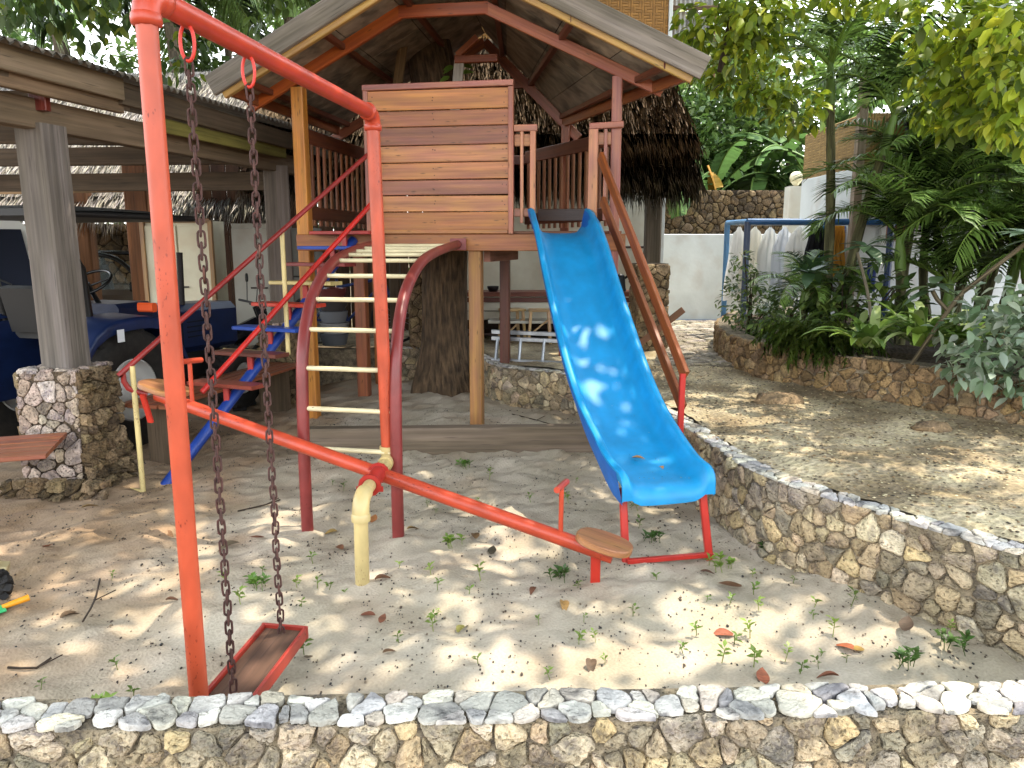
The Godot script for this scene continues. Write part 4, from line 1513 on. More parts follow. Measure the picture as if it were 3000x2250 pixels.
# sunlit patches on the ground: x, z, half widths, openness
const LIT := [[0.25, -3.0, 1.0, 0.42, 0.95], [1.3, -1.95, 1.5, 0.3, 0.95], [-0.5, -3.7, 0.5, 0.2, 0.8], [-1.7, -3.6, 0.6, 0.35, 0.85], [-2.2, -4.4, 0.5, 0.3, 0.8], [-1.6, -2.7, 0.4, 0.2, 0.7], [0.62, -5.0, 0.14, 0.12, 0.9], [0.85, -4.6, 0.14, 0.10, 0.9], [0.55, -4.45, 0.12, 0.10, 0.9], [0.3, -5.4, 0.1, 0.12, 0.9], [0.3, -6.9, 0.7, 0.3, 0.8], [2.4, -5.6, 0.9, 0.6, 0.75], [3.4, -4.4, 0.8, 0.5, 0.8], [2.0, -4.1, 0.5, 0.4, 0.7], [3.4, -6.4, 1.5, 0.9, 0.9], [4.2, -5.2, 0.9, 0.8, 0.8], [-1.3, -7.6, 0.5, 0.3, 0.7], [2.8, -8.3, 1.6, 0.8, 0.8], [0.2, -4.9, 0.3, 0.2, 0.6]]


# straw strands over a slope from the eave line up to the ridge line
func thatch(w: Node3D, e0: Vector3, e1: Vector3, r0: Vector3, r1: Vector3, n: int, c: Color, fringe: float, sd: int) -> void:
	var r := RandomNumberGenerator.new()
	r.seed = sd
	var nrm := (e1 - e0).cross(r0 - e0).normalized()
	if nrm.y < 0:
		nrm = -nrm
	var mb := MB.new()
	mb.col = Color(c.r * 0.6, c.g * 0.6, c.b * 0.6)
	var rows := []
	for j in 7:
		var row := []
		for i in 25:
			row.append(e0.lerp(r0, j / 6.0).lerp(e1.lerp(r1, j / 6.0), i / 24.0) - nrm * (0.05 + 0.02 * sin(i * 2.3 + j)))
		rows.append(row)
	mb.sheet(rows, false)
	part(w, "thatch_bed", mb, M.mortar)
	var blade := MB.new()
	blade.tri(V(-0.5, 0, 0), V(0.5, 0, 0), V(0.0, -0.02, 1), Vector3.UP, Vector3.UP, Vector3.UP)
	blade.tri(V(-0.5, 0, 0), V(0.0, -0.02, 1), V(-0.35, 0.0, 0.8), Vector3.UP, Vector3.UP, Vector3.UP)
	var xf := []
	var cols := []
	var down := ((e0 + e1) / 2 - (r0 + r1) / 2).normalized()
	for i in n:
		var f := r.randf()
		var u := r.randf()
		var low := r.randf() < fringe
		var t := 0.0 if low else pow(f, 1.1)
		var p := e0.lerp(r0, t).lerp(e1.lerp(r1, t), u) + nrm * r.randf_range(-0.03, 0.05)
		var d := down
		var l := r.randf_range(0.22, 0.42)
		if low:
			d = (down + Vector3.DOWN * r.randf_range(0.6, 3.0)).normalized()
			l = r.randf_range(0.15, 0.34) + 0.3 * pow(r.randf(), 3.0)
			p -= down * 0.1
		d = (d + V(r.randf_range(-0.22, 0.22), r.randf_range(-0.1, 0.14), r.randf_range(-0.2, 0.2))).normalized()
		var x := d.cross(nrm).normalized()
		xf.append(Transform3D(x * r.randf_range(0.007, 0.015), nrm, d * l, p))
		var k := r.randf_range(0.55, 1.35)
		cols.append(Color(c.r * k, c.g * k * r.randf_range(0.95, 1.03), c.b * k * r.randf_range(0.85, 1.1)))
	many(w, "thatch", blade.mesh(), M.straw, xf, cols, "stuff")


func build_carport() -> void:
	var w := thing("carport", "open timber carport with a rusty corrugated roof on thick grey posts", "carport")
	var old := S(122, 104, 82)
	var gr := S(118, 111, 104)
	var p1 := V(-3.14, 0, -5.36)
	var p2 := V(-2.47, 0, -8.3)
	var along := (p2 - p1).normalized()
	var inn := V(along.z, 0, -along.x).normalized()
	if inn.x > 0:
		inn = -inn
	bar(w, "post", p1 + V(0, 0.8, 0), p1 + V(-0.01, 2.48, 0), 0.225, 0.225, gr, M.old, V(-0.22, 0, 0.975), 0.012)
	bar(w, "post", p2 + V(0.0, 0.8, 0), p2 + V(0, 2.5, 0), 0.25, 0.22, S(122, 112, 104), M.old, V(0.3, 0, 0.95), 0.012)
	bar(w, "post", V(-6.4, 0, -9.0), V(-6.4, 2.9, -9.0), 0.2, 0.2, S(126, 84, 56), M.old, Vector3.BACK, 0.012)
	bar(w, "post", V(-5.0, 0, -10.6), V(-5.0, 2.9, -10.6), 0.3, 0.25, S(128, 84, 50), M.old, Vector3.BACK, 0.012)
	# main beam over the posts, fascia boards and the cross ties
	bar(w, "main_beam", p1 - along * 1.9 + V(0, 2.54, 0), p2 + along * 1.0 + V(0, 2.54, 0), 0.12, 0.19, old, M.old)
	bar(w, "tie_block", p1 + V(0.05, 2.56, 0.08), p1 + V(0.05, 2.72, 0.08), 0.11, 0.06, S(112, 44, 38), M.wood, Vector3.BACK)
	var out := -inn
	bar(w, "wall_plate", p1 - along * 1.2 + out * 0.16 + V(0, 2.70, 0), p1 + along * 0.55 + out * 0.18 + V(0, 2.70, 0), 0.05, 0.13, S(140, 116, 90), M.old)
	bar(w, "fascia", p1 - along * 1.9 + out * 0.24 + V(0, 2.80, 0), p1 + along * 0.5 + out * 0.24 + V(0, 2.79, 0), 0.04, 0.15, S(142, 124, 100), M.old)
	bar(w, "fascia", p1 + along * 0.5 + out * 0.22 + V(0, 2.77, 0), p2 + along * 1.4 + out * 0.22 + V(0, 2.72, 0), 0.04, 0.16, S(96, 82, 66), M.old)
	bar(w, "fascia", p1 + along * 0.9 + out * 0.17 + V(0, 2.62, 0), p2 - along * 0.1 + out * 0.17 + V(0, 2.62, 0), 0.035, 0.11, S(130, 124, 60), M.old)
	for q in [[p1 + V(0, 2.60, 0), V(-7.4, 2.75, -6.3)], [p1 + along * 1.5 + V(0, 2.62, 0), V(-7.4, 2.8, -7.9)], [p2 + V(0, 2.62, 0), V(-7.2, 2.68, -9.3)], [p2 + along * 0.1 + V(0, 2.36, 0), V(-7.2, 2.42, -9.6)]]:
		bar(w, "tie_beam", q[0], q[1], 0.09, 0.19, S(100, 84, 66), M.old)
	for i in 6:
		var o := p1 + along * (-1.5 + i * 1.05)
		bar(w, "rafter", o + out * 0.2 + V(0, 2.72, 0), o + inn * 4.2 + V(0, 3.75, 0), 0.06, 0.12, S(104, 90, 74), M.old)
	# corrugated sheet, seen at its eave edge
	var mb := MB.new()
	mb.col = S(150, 142, 132)
	var rows := []
	for j in 5:
		var row := []
		for i in 420:
			var s := -2.2 + i * 0.017
			var t := j / 4.0
			row.append(p1 + along * s + out * (0.36 + 0.015 * hum.get_noise_2d(s * 30, 0)) + inn * (t * 4.8) + V(0, 2.865 + t * 1.25 + 0.014 * sin(s * TAU / 0.076) - 0.012 * maxf(0, s - 3), 0))
		rows.append(row)
	mb.sheet(rows, false)
	part(w, "corrugated_roof", mb, M.mould)
	mb = MB.new()
	mb.col = S(140, 134, 126)
	var und := []
	for row in rows:
		var q := []
		for v in row:
			q.append(v - V(0, 0.012, 0))
		und.append(q)
	mb.sheet(und, true)
	part(w, "roof_underside", mb, M.mould)
	# stone plinths
	var pale := [S(206, 188, 176), S(196, 176, 162), S(214, 200, 188), S(186, 168, 156), S(200, 184, 166)]
	var mossy := [S(150, 128, 96), S(132, 112, 84), S(160, 140, 108), S(116, 98, 72)]
	for q in [[V(-3.15, 0, -5.36), 0.44, 0.86, -0.08, "pale crazy-stone plinth under the nearest grey carport post"], [V(-2.45, 0, -8.28), 0.42, 0.88, -0.2, "mossy stone plinth under the carport post behind the climbing ladder"]]:
		var pl := thing("stone_plinth", q[4], "plinth", q[0], q[3])
		var hw: float = q[1] / 2
		var h: float = q[2]
		mb = MB.new()
		mb.col = S(110, 94, 76)
		mb.beam(V(0, -0.2, 0), V(0, h - 0.01, 0), hw * 2 - 0.02, hw * 2 - 0.02, Vector3.BACK)
		part(pl, "mortar_core", mb, M.mortar)
		var fl := func(s, t, d): return V(-hw + s, t - 0.05 + 0.0, hw + d - 0.012 + 0.05 * (1 - t / h))
		var fr := func(s, t, d): return V(hw + d - 0.012 + 0.03 * (1 - t / h), t - 0.05, hw - s)
		var fb := func(s, t, d): return V(-hw - d + 0.012, t - 0.05, -hw + s)
		stonework(pl, fl, hw * 2, h + 0.05, 0.088, 0.012, pale if q[1] > 0.43 else mossy, 31, 90, true, 0.05, 0.1)
		stonework(pl, fr, hw * 2, h + 0.05, 0.075, 0.045, mossy, 32, 110, true, 0.05, 0.9)
		stonework(pl, fb, hw * 2, h + 0.05, 0.09, 0.03, mossy, 33, 60, false)
		stonework(pl, func(s, t, d): return V(-hw + s, h - 0.02 + d, hw - t), hw * 2, hw * 2, 0.09, 0.02, pale, 34, 40, false)
		# spread footing of rubble
		if q[1] > 0.43:
			stonework(pl, func(s, t, d): return V(hw + 0.0 + t * 0.2 + d, 0.30 - t * 0.9, hw + 0.03 - s), 0.5, 0.36, 0.08, 0.05, mossy, 35, 50, true, 0.05, 0.9)
			stonework(pl, func(s, t, d): return V(-hw - 0.1 + s, 0.12 - t * 0.9, hw + 0.06 + t * 0.35 + d), 0.75, 0.16, 0.09, 0.05, mossy, 36, 30, true, 0.05, 0.9)
	# slatted benches between the plinths
	for q in [[V(-2.78, 0.50, -5.65), V(-2.36, 0.47, -7.95), "long brown slatted bench running between the two stone plinths", 0.44], [V(-4.9, 0.43, -4.12), V(-2.93, 0.43, -4.80), "brown slatted bench seat in front of the pale stone plinth", 0.62]]:
		var b := thing("bench", q[2], "bench")
		var a: Vector3 = q[0]
		var e: Vector3 = q[1]
		var sx: Vector3 = (e - a).cross(Vector3.UP).normalized()
		for i in 5:
			var o: Vector3 = sx * (i - 2) * q[3] / 5
			bar(b, "slat", a + o, e + o, q[3] / 5 - 0.014, 0.028, vary(S(150, 92, 66), 0.15), M.wood)
		for t in ([0.12, 0.88] if e.x > -2.5 else [0.1, 0.35]):
			var o: Vector3 = a.lerp(e, t)
			bar(b, "leg", o + V(0, -0.6, 0), o + V(0, -0.016, 0), 0.08, 0.3, S(110, 92, 72), M.old, sx)


func wheel(parent: Node3D, at: Vector3, axis: Vector3, rad: float, wid: float, rim_r: float, rim_c: Color, lugs := 0) -> void:
	var mb := MB.new()
	mb.col = S(42, 40, 38)
	var h := wid / 2
	mb.lathe(at, axis, [[rim_r, -h * 0.8], [rim_r * 1.1, -h], [rad * 0.88, -h], [rad * 0.97, -h * 0.75], [rad, -h * 0.3], [rad, h * 0.3], [rad * 0.97, h * 0.75], [rad * 0.88, h], [rim_r * 1.1, h], [rim_r, h * 0.8]], 36)
	var ty := part(parent, "tyre", mb, M.rubber)
	if lugs:
		mb = MB.new()
		mb.col = S(38, 36, 34)
		var rx := axis.normalized().cross(Vector3.UP).normalized()
		var ry := axis.normalized().cross(rx)
		for i in lugs:
			for s in [-1.0, 1.0]:
				var a0: float = TAU * (i + (0.5 if s > 0 else 0.0)) / lugs
				var a1: float = a0 + 0.22
				mb.beam(at + (rx * cos(a0) + ry * sin(a0)) * (rad + 0.004), at + axis.normalized() * s * h * 0.95 + (rx * cos(a1) + ry * sin(a1)) * (rad * 0.97), 0.035, 0.05, rx * cos(a0) + ry * sin(a0))
		part(ty, "lugs", mb, M.rubber)
	mb = MB.new()
	mb.col = rim_c
	mb.lathe(at, axis, [[0.0, -h * 0.52], [rim_r * 0.15, -h * 0.52], [rim_r * 0.35, -h * 0.5], [rim_r * 0.4, -h * 0.36], [rim_r * 0.75, -h * 0.32], [rim_r * 0.9, -h * 0.5], [rim_r * 0.97, -h * 0.86], [rim_r * 1.02, -h * 0.82], [rim_r * 1.02, h * 0.82], [rim_r * 0.97, h * 0.86], [rim_r * 0.9, h * 0.5], [rim_r * 0.75, h * 0.32], [rim_r * 0.4, h * 0.36], [rim_r * 0.35, h * 0.5], [rim_r * 0.15, h * 0.52], [0.0, h * 0.52]], 28)
	part(parent, "rim", mb, M.paint)


func build_tractor() -> void:
	var w := thing("tractor", "blue farm tractor with a black canopy and pale wheel rims under the carport", "tractor", V(-3.87, 0, -6.55), -0.30)
	var blue := S(26, 42, 78)
	var dk := S(20, 32, 62)
	var blk := S(16, 16, 18)
	# local: forward is -z
	for s in [-1.0, 1.0]:
		wheel(w, V(s * 0.6, 0.5, 0), V(s, 0, 0), 0.53, 0.34, 0.26, S(206, 204, 198), 14)
		wheel(w, V(s * 0.5, 0.32, -1.65), V(s, 0, 0), 0.33, 0.24, 0.16, S(206, 204, 198), 12)
		# fender: arched top over the wheel
		var rows := []
		for i in 11:
			var t := i / 10.0
			var z := lerpf(0.52, -0.62, t)
			var y := 1.06 + 0.05 * sin(PI * t) - 0.34 * pow(absf(t - 0.45) * 1.9, 4)
			rows.append([V(s * 0.42, y - 0.02, z), V(s * 0.44, y + 0.02, z), V(s * 0.8, y, z), V(s * 0.82, y - 0.04, z), V(s * 0.81, y - 0.10, z)])
		var mb := MB.new()
		mb.col = blue
		mb.sheet(rows, s < 0)
		# inner panel of the fender
		mb.beam(V(s * 0.43, 0.72, 0.45), V(s * 0.43, 0.72, -0.55), 0.03, 0.68)
		part(w, "fender", mb, M.paint)
		mb = MB.new()
		mb.col = S(214, 84, 40)
		mb.box(V(s * 0.62, 1.16, -0.35), V(0.16, 0.08, 0.06), 0.015)
		part(w, "indicator", mb, M.gloss)
	var mb := MB.new()
	mb.col = blue
	# hood with sloped nose
	for q in [[-0.62, -2.05, 0.58, 1.13, 0.42], ]:
		mb.beam(V(0, 0.88, q[0]), V(0, 0.84, q[1]), 0.5, 0.5, Vector3.UP, 0.07)
	part(w, "hood", mb, M.paint)
	mb = MB.new()
	mb.col = dk
	mb.beam(V(0, 0.85, -0.35), V(0, 0.85, -0.75), 0.62, 0.66, Vector3.UP, 0.04)
	part(w, "dash_cowl", mb, M.paint)
	mb = MB.new()
	mb.col = blk
	mb.beam(V(0, 0.5, 0.3), V(0, 0.48, -2.0), 0.4, 0.3, Vector3.UP, 0.03)
	mb.tube([V(-0.6, 0.5, 0), V(0.6, 0.5, 0)], 0.08, 10)
	mb.tube([V(-0.5, 0.32, -1.65), V(0.5, 0.32, -1.65)], 0.05, 10)
	part(w, "chassis", mb, M.plain)
	mb = MB.new()
	mb.col = blk
	mb.beam(V(0, 0.98, 0.22), V(0, 0.98, -0.2), 0.46, 0.1, Vector3.UP, 0.04)
	mb.beam(V(0, 1.0, 0.24), V(0, 1.36, 0.32), 0.44, 0.09, Vector3.BACK, 0.04)
	part(w, "seat", mb, M.plain)
	# steering wheel
	mb = MB.new()
	mb.col = blk
	var c := V(0.02, 1.36, -0.32)
	var t := V(0, 0.86, 0.5).normalized()
	mb.tube(ring_pts(c, Vector3.RIGHT, t.cross(Vector3.RIGHT), 0.21, 26), 0.014, 8, false)
	for an in [0.5, 2.6, 4.7]:
		mb.tube([c - t * 0.03, c + (Vector3.RIGHT * cos(an) + t.cross(Vector3.RIGHT) * sin(an)) * 0.21], 0.01, 6)
	mb.tube([c, c - t * 0.4], 0.022, 8)
	part(w, "steering_wheel", mb, M.gloss)
	# exhaust stack, label and lamps
	mb = MB.new()
	mb.col = S(40, 38, 36)
	mb.tube([V(0.18, 1.1, -1.3), V(0.18, 1.62, -1.32)], 0.03, 8)
	part(w, "exhaust", mb, M.rust)
	mb = MB.new()
	mb.col = S(210, 212, 214)
	mb.box(V(0.845, 0.98, 0.2), V(0.004, 0.10, 0.07), 0.001)
	part(w, "label", mb, M.plain)
	mb = MB.new()
	mb.col = S(12, 14, 20)
	for z in [-0.8, -1.2, -1.6]:
		mb.box(V(0.251, 0.86, z), V(0.004, 0.34, 0.012), 0.001)
	for i in 4:
		mb.box(V(0.251, 0.78 + i * 0.05, -1.4), V(0.004, 0.014, 0.26), 0.001)
	part(w, "hood_louvres", mb, M.plain)
	# canopy on four posts
	for s in [-1.0, 1.0]:
		pipe(w, "canopy_post", [V(s * 0.46, 1.05, 0.12), V(s * 0.47, 1.5, 0.16), V(s * 0.5, 1.9, 0.46)], 0.035, blk, M.paint, 8)
	mb = MB.new()
	mb.col = S(24, 24, 26)
	var rows := []
	for i in 9:
		var z := lerpf(0.75, -0.95, i / 8.0)
		var row := []
		for k in 9:
			var x := lerpf(-0.72, 0.72, k / 8.0)
			row.append(V(x, 1.96 + 0.05 * (1 - pow(absf(x) / 0.72, 3)) - 0.05 * pow(absf(i / 4.0 - 1.0), 3), z))
		rows.append(row)
	mb.sheet(rows, true)
	mb.beam(V(0, 1.93, 0.75), V(0, 1.93, -0.95), 1.42, 0.05, Vector3.UP, 0.02)
	part(w, "canopy", mb, M.plain)


func build_vehicles() -> void:
	# van facing the sand behind the tractor
	var w := thing("van", "silver white van parked nose-on behind the tractor", "van", V(-6.15, 0.1, -8.7), 0.6)
	var wh := S(206, 210, 206)
	var mb := MB.new()
	mb.col = wh
	mb.beam(V(0, 0.62, 0.1), V(0, 0.62, -2.5), 1.56, 0.72, Vector3.UP, 0.1)
	mb.beam(V(0, 1.40, -0.62), V(0, 1.40, -2.5), 1.46, 0.96, Vector3.UP, 0.12)
	part(w, "body", mb, M.gloss)
	mb = MB.new()
	mb.col = wh
	mb.quad(V(-0.74, 0.97, 0.11), V(0.74, 0.97, 0.11), V(0.72, 1.1, -0.28), V(-0.72, 1.1, -0.28))
	mb.beam(V(-0.74, 0.93, 0.02), V(0.74, 0.93, 0.02), 0.2, 0.1, Vector3.UP, 0.04)
	part(w, "hood", mb, M.gloss)
	mb = MB.new()
	mb.col = S(34, 42, 50)
	mb.quad(V(-0.70, 1.10, -0.26), V(0.70, 1.10, -0.26), V(0.62, 1.78, -0.60), V(-0.62, 1.78, -0.60))
	part(w, "windscreen", mb, M.gloss)
	mb = MB.new()
	mb.col = S(24, 24, 24)
	mb.tube([V(0.45, 1.13, -0.24), V(0.1, 1.32, -0.34)], 0.012, 6)
	part(w, "wiper", mb, M.plain)
	mb = MB.new()
	mb.col = S(226, 226, 220)
	mb.box(V(0.0, 0.60, 0.12), V(0.36, 0.13, 0.015), 0.004)
	part(w, "number_plate", mb, M.plain)
	var tm := TextMesh.new()
	var sf := SystemFont.new()
	sf.font_names = PackedStringArray(["Droid Sans"])
	tm.font = sf
	tm.text = "S"
	tm.font_size = 24
	tm.pixel_size = 0.005
	tm.depth = 0.01
	var em := put(w, "emblem", tm, M.metal)
	em.position = V(0, 0.86, 0.13)
	for s in [-1.0, 1.0]:
		mb = MB.new()
		mb.col = S(220, 224, 226)
		mb.box(V(s * 0.6, 0.74, 0.115), V(0.26, 0.16, 0.03), 0.01)
		part(w, "headlight", mb, M.gloss)
		wheel(w, V(s * 0.68, 0.28, -0.5), V(s, 0, 0), 0.29, 0.18, 0.17, S(160, 160, 160))
	mb = MB.new()
	mb.col = S(40, 40, 40)
	mb.beam(V(-0.78, 0.42, 0.1), V(0.78, 0.42, 0.1), 0.12, 0.2, Vector3.UP, 0.04)
	part(w, "bumper", mb, M.plain)
	# dark pickup cab seen from the side
	w = thing("pickup_truck", "dark brown car seen side-on with open windows between carport posts", "car", V(-6.3, 0.0, -12.3), 0.1)
	var bd := S(92, 82, 72)
	mb = MB.new()
	mb.col = bd
	mb.beam(V(-1.9, 0.72, 0), V(1.35, 0.72, 0), 1.5, 0.62, Vector3.UP, 0.08)
	part(w, "body", mb, M.gloss)
	mb = MB.new()
	mb.col = S(26, 26, 26)
	for z in [0.7, -0.7]:
		var arch := spline([V(-1.6, 1.0, z), V(-1.5, 1.46, z * 0.9), V(-0.9, 1.56, z * 0.88), V(0.0, 1.55, z * 0.88), V(0.38, 1.42, z * 0.9), V(0.72, 1.03, z)], 0.1)
		mb.tube(arch, 0.035, 8)
		mb.tube([V(-0.4, 1.0, z), V(-0.42, 1.55, z * 0.88)], 0.04, 8)
	mb.beam(V(-1.45, 1.57, 0), V(0.05, 1.57, 0), 1.2, 0.04, Vector3.UP, 0.015)
	part(w, "cab_frame", mb, M.gloss)
	for q in [[-1.45, -0.5], [-0.35, 0.55]]:
		mb = MB.new()
		mb.quad(V(q[0], 1.03, 0.7), V(q[1], 1.03, 0.7), V(minf(q[1], 0.2), 1.5, 0.63), V(q[0], 1.5, 0.63))
		part(w, "window", mb, M.glass)
	for x in [-0.95, -0.1]:
		mb = MB.new()
		mb.col = S(38, 36, 34)
		mb.beam(V(x, 0.9, 0.3), V(x - 0.08, 1.36, 0.3), 0.42, 0.12, Vector3.BACK, 0.04)
		part(w, "seat", mb, M.plain)
	mb = MB.new()
	mb.col = S(28, 28, 28)
	mb.box(V(0.62, 1.08, 0.86), V(0.1, 0.14, 0.2), 0.03)
	part(w, "mirror", mb, M.gloss)
	for x in [-1.4, 0.95]:
		wheel(w, V(x, 0.3, 0.66), V(0, 0, 1), 0.32, 0.2, 0.19, S(120, 120, 120))
	# motorbike by the cupboards
	w = thing("motorbike", "dark motorbike parked in front of the pale cupboards", "motorbike", V(-3.35, 0.0, -8.75), 0.5)
	for x in [-0.6, 0.6]:
		wheel(w, V(x, 0.31, 0), V(0, 0, 1), 0.31, 0.1, 0.2, S(90, 90, 92))
	mb = MB.new()
	mb.col = S(28, 28, 32)
	mb.beam(V(-0.5, 0.62, 0), V(0.15, 0.66, 0), 0.2, 0.2, Vector3.UP, 0.06)
	mb.beam(V(0.1, 0.62, 0), V(0.45, 0.78, 0), 0.24, 0.2, Vector3.UP, 0.08)
	mb.beam(V(-0.2, 0.36, 0), V(0.2, 0.36, 0), 0.26, 0.26, Vector3.UP, 0.05)
	part(w, "body", mb, M.gloss)
	mb = MB.new()
	mb.col = S(50, 50, 54)
	mb.tube([V(0.62, 0.31, 0.07), V(0.42, 0.98, 0.07)], 0.022, 8)
	mb.tube([V(0.62, 0.31, -0.07), V(0.42, 0.98, -0.07)], 0.022, 8)
	part(w, "fork", mb, M.metal)
	mb = MB.new()
	mb.col = S(22, 22, 22)
	mb.tube(spline([V(0.3, 1.05, 0.36), V(0.42, 1.02, 0.2), V(0.42, 1.0, 0), V(0.42, 1.02, -0.2), V(0.3, 1.05, -0.36)], 0.06), 0.014, 8)
	for z in [-0.28, 0.28]:
		mb.tube([V(0.38, 1.03, z), V(0.4, 1.28, z * 1.2)], 0.006, 6)
		mb.lathe(V(0.4, 1.31, z * 1.2), V(-1, 0, 0), [[0.0, -0.01], [0.05, -0.01], [0.05, 0.01], [0.0, 0.01]], 12)
	part(w, "handlebar", mb, M.plain)
	mb = MB.new()
	mb.col = S(30, 30, 30)
	mb.lathe(V(0.5, 0.93, 0), V(1, 0.1, 0), [[0.0, -0.08], [0.07, -0.06], [0.09, 0.0], [0.085, 0.03], [0.0, 0.04]], 14)
	part(w, "headlight", mb, M.gloss)
	# bicycle against the step behind the climbing ladder
	w = thing("bicycle", "dark bicycle leaning on the rear wall behind the climbing ladder", "bicycle", V(-1.95, 0.48, -9.6), 0.2)
	for x in [-0.5, 0.5]:
		mb = MB.new()
		mb.col = S(26, 26, 26)
		mb.tube(ring_pts(V(x, 0.3, 0), Vector3.RIGHT, Vector3.UP, 0.3, 28), 0.018, 8, false)
		var ty := part(w, "tyre", mb, M.rubber)
		mb = MB.new()
		mb.col = S(150, 150, 150)
		for i in 14:
			mb.tube([V(x, 0.3, 0), V(x + 0.29 * cos(TAU * i / 14), 0.3 + 0.29 * sin(TAU * i / 14), 0)], 0.003, 4)
		part(ty, "spokes", mb, M.metal)
	mb = MB.new()
	mb.col = S(30, 56, 120)
	for q in [[V(-0.5, 0.3, 0), V(-0.1, 0.28, 0)], [V(-0.1, 0.28, 0), V(-0.22, 0.8, 0)], [V(-0.5, 0.3, 0), V(-0.2, 0.7, 0)], [V(-0.1, 0.28, 0), V(0.34, 0.74, 0)], [V(-0.2, 0.7, 0), V(0.33, 0.8, 0)], [V(0.5, 0.3, 0), V(0.31, 0.95, 0)]]:
		mb.tube(q, 0.018, 8)
	part(w, "frame", mb, M.paint)
	mb = MB.new()
	mb.col = S(24, 24, 24)
	mb.tube([V(0.3, 0.96, 0.28), V(0.31, 0.95, 0), V(0.3, 0.96, -0.28)], 0.012, 6)
	part(w, "handlebar", mb, M.plain)
	mb = MB.new()
	mb.col = S(24, 24, 24)
	mb.beam(V(-0.36, 0.83, 0), V(-0.1, 0.83, 0), 0.12, 0.06, Vector3.UP, 0.02)
	part(w, "saddle", mb, M.plain)


func build_kitchen() -> void:
	# cupboards under the far side of the carport
	for q in [[V(-4.03, 0, -9.4), 0.80, 1.98, S(226, 220, 198), "tall cream cupboard with a timber frame beside the motorbike", true], [V(-3.12, 0, -9.55), 0.62, 1.95, S(168, 166, 158), "grey cupboard standing between the cream cupboard and the carport post", false], [V(-2.75, 0.4, -9.75), 0.55, 1.5, S(150, 150, 146), "low dull grey cupboard nearest the shaded carport post", false]]:
		var w := thing("cupboard", q[4], "cupboard", q[0], 0.05)
		var mb := MB.new()
		mb.col = q[3]
		mb.beam(V(0, 0.05, -0.3), V(0, q[2], -0.3), q[1], 0.5, Vector3.BACK, 0.01)
		part(w, "carcass", mb, M.plaster)
		for i in 2:
			mb = MB.new()
			mb.col = vary(q[3], 0.05)
			mb.box(V((i - 0.5) * q[1] * 0.5, q[2] * 0.52, -0.03), V(q[1] * 0.47, q[2] * 0.9, 0.03), 0.006)
			var dr := part(w, "door", mb, M.plaster)
			mb = MB.new()
			mb.col = S(50, 46, 42)
			mb.box(V((i - 0.5) * 0.1, q[2] * 0.6, -0.005), V(0.1, 0.02, 0.02), 0.004)
			part(dr, "handle", mb, M.plain)
		if q[5]:
			for x in [-0.5, 0.5]:
				bar(w, "frame_stile", V(x * q[1], 0.05, -0.02), V(x * q[1], q[2], -0.02), 0.05, 0.06, S(170, 136, 92), M.wood, Vector3.BACK)
			bar(w, "frame_rail", V(-0.5 * q[1], q[2], -0.02), V(0.5 * q[1], q[2], -0.02), 0.06, 0.05, S(150, 116, 76), M.wood)
	# kitchen behind the treehouse
	var k := thing("kitchen_house", "open kitchen with white walls and brown counter below a thatched eave", "house")
	var mb := MB.new()
	mb.col = S(226, 222, 206)
	mb.box(V(0.45, 1.55, -11.2), V(3.1, 2.3, 0.15), 0.01)
	part(k, "rear_wall", mb, M.plaster)
	mb = MB.new()
	mb.col = S(92, 66, 46)
	for i in 16:
		bar(k, "wall_board", V(-1.15 - i * 0.21, 0.3, -11.05), V(-1.15 - i * 0.21, 3.2, -11.05), 0.2, 0.03, vary(S(96, 70, 50), 0.2), M.old, Vector3.BACK)
	bar(k, "counter", V(-0.9, 1.06, -10.25), V(1.75, 1.06, -10.25), 0.5, 0.06, S(118, 60, 42), M.wood)
	bar(k, "counter_lip", V(-0.9, 0.99, -10.02), V(1.75, 0.99, -10.02), 0.03, 0.06, S(98, 48, 34), M.wood)
	for y in [0.90, 0.78]:
		mb = MB.new()
		mb.col = S(214, 212, 200)
		mb.box(V(0.5, y, -10.08), V(2.4, 0.11, 0.04), 0.006)
		part(k, "panel", mb, M.plaster)
	bar(k, "shelf", V(-0.3, 0.73, -9.9), V(1.7, 0.73, -9.9), 0.4, 0.035, S(206, 206, 200), M.plaster)
	bar(k, "shelf", V(-0.9, 0.55, -10.2), V(1.7, 0.55, -10.2), 0.5, 0.03, S(70, 46, 36), M.wood)
	mb = MB.new()
	mb.col = S(62, 46, 38)
	mb.box(V(0.4, 0.62, -10.5), V(2.7, 0.7, 0.06), 0.01)
	part(k, "counter_back", mb, M.old)
	bar(k, "hanging_shelf", V(0.55, 1.66, -10.9), V(1.9, 1.66, -10.9), 0.3, 0.03, S(60, 40, 32), M.wood)
	# posts
	bar(k, "post", V(1.83, 0.4, -10.2), V(1.83, 2.9, -10.2), 0.2, 0.2, S(104, 94, 80), M.old, Vector3.BACK, 0.02)
	bar(k, "post", V(-0.9, 0.4, -9.95), V(-0.9, 2.9, -9.95), 0.16, 0.16, S(110, 86, 64), M.old, Vector3.BACK, 0.02)
	bar(k, "post", V(-1.45, 0.4, -9.6), V(-1.45, 2.9, -9.6), 0.13, 0.13, S(96, 80, 62), M.old, Vector3.BACK, 0.02)
	var drk := S(186, 162, 134)
	thatch(k, V(-3.1, 2.42, -9.05), V(2.22, 2.50, -9.35), V(-3.0, 4.4, -10.95), V(1.98, 4.25, -10.95), 12000, S(182, 168, 148), 0.45, 3)
	thatch(k, V(-3.1, 2.82, -9.12), V(2.20, 2.88, -9.4), V(-3.0, 4.5, -10.9), V(1.98, 4.35, -10.9), 11000, drk, 0.4, 8)
	bar(k, "eave_pole", V(-3.1, 2.36, -9.2), V(2.15, 2.42, -9.5), 0.07, 0.07, S(90, 72, 54), M.old)
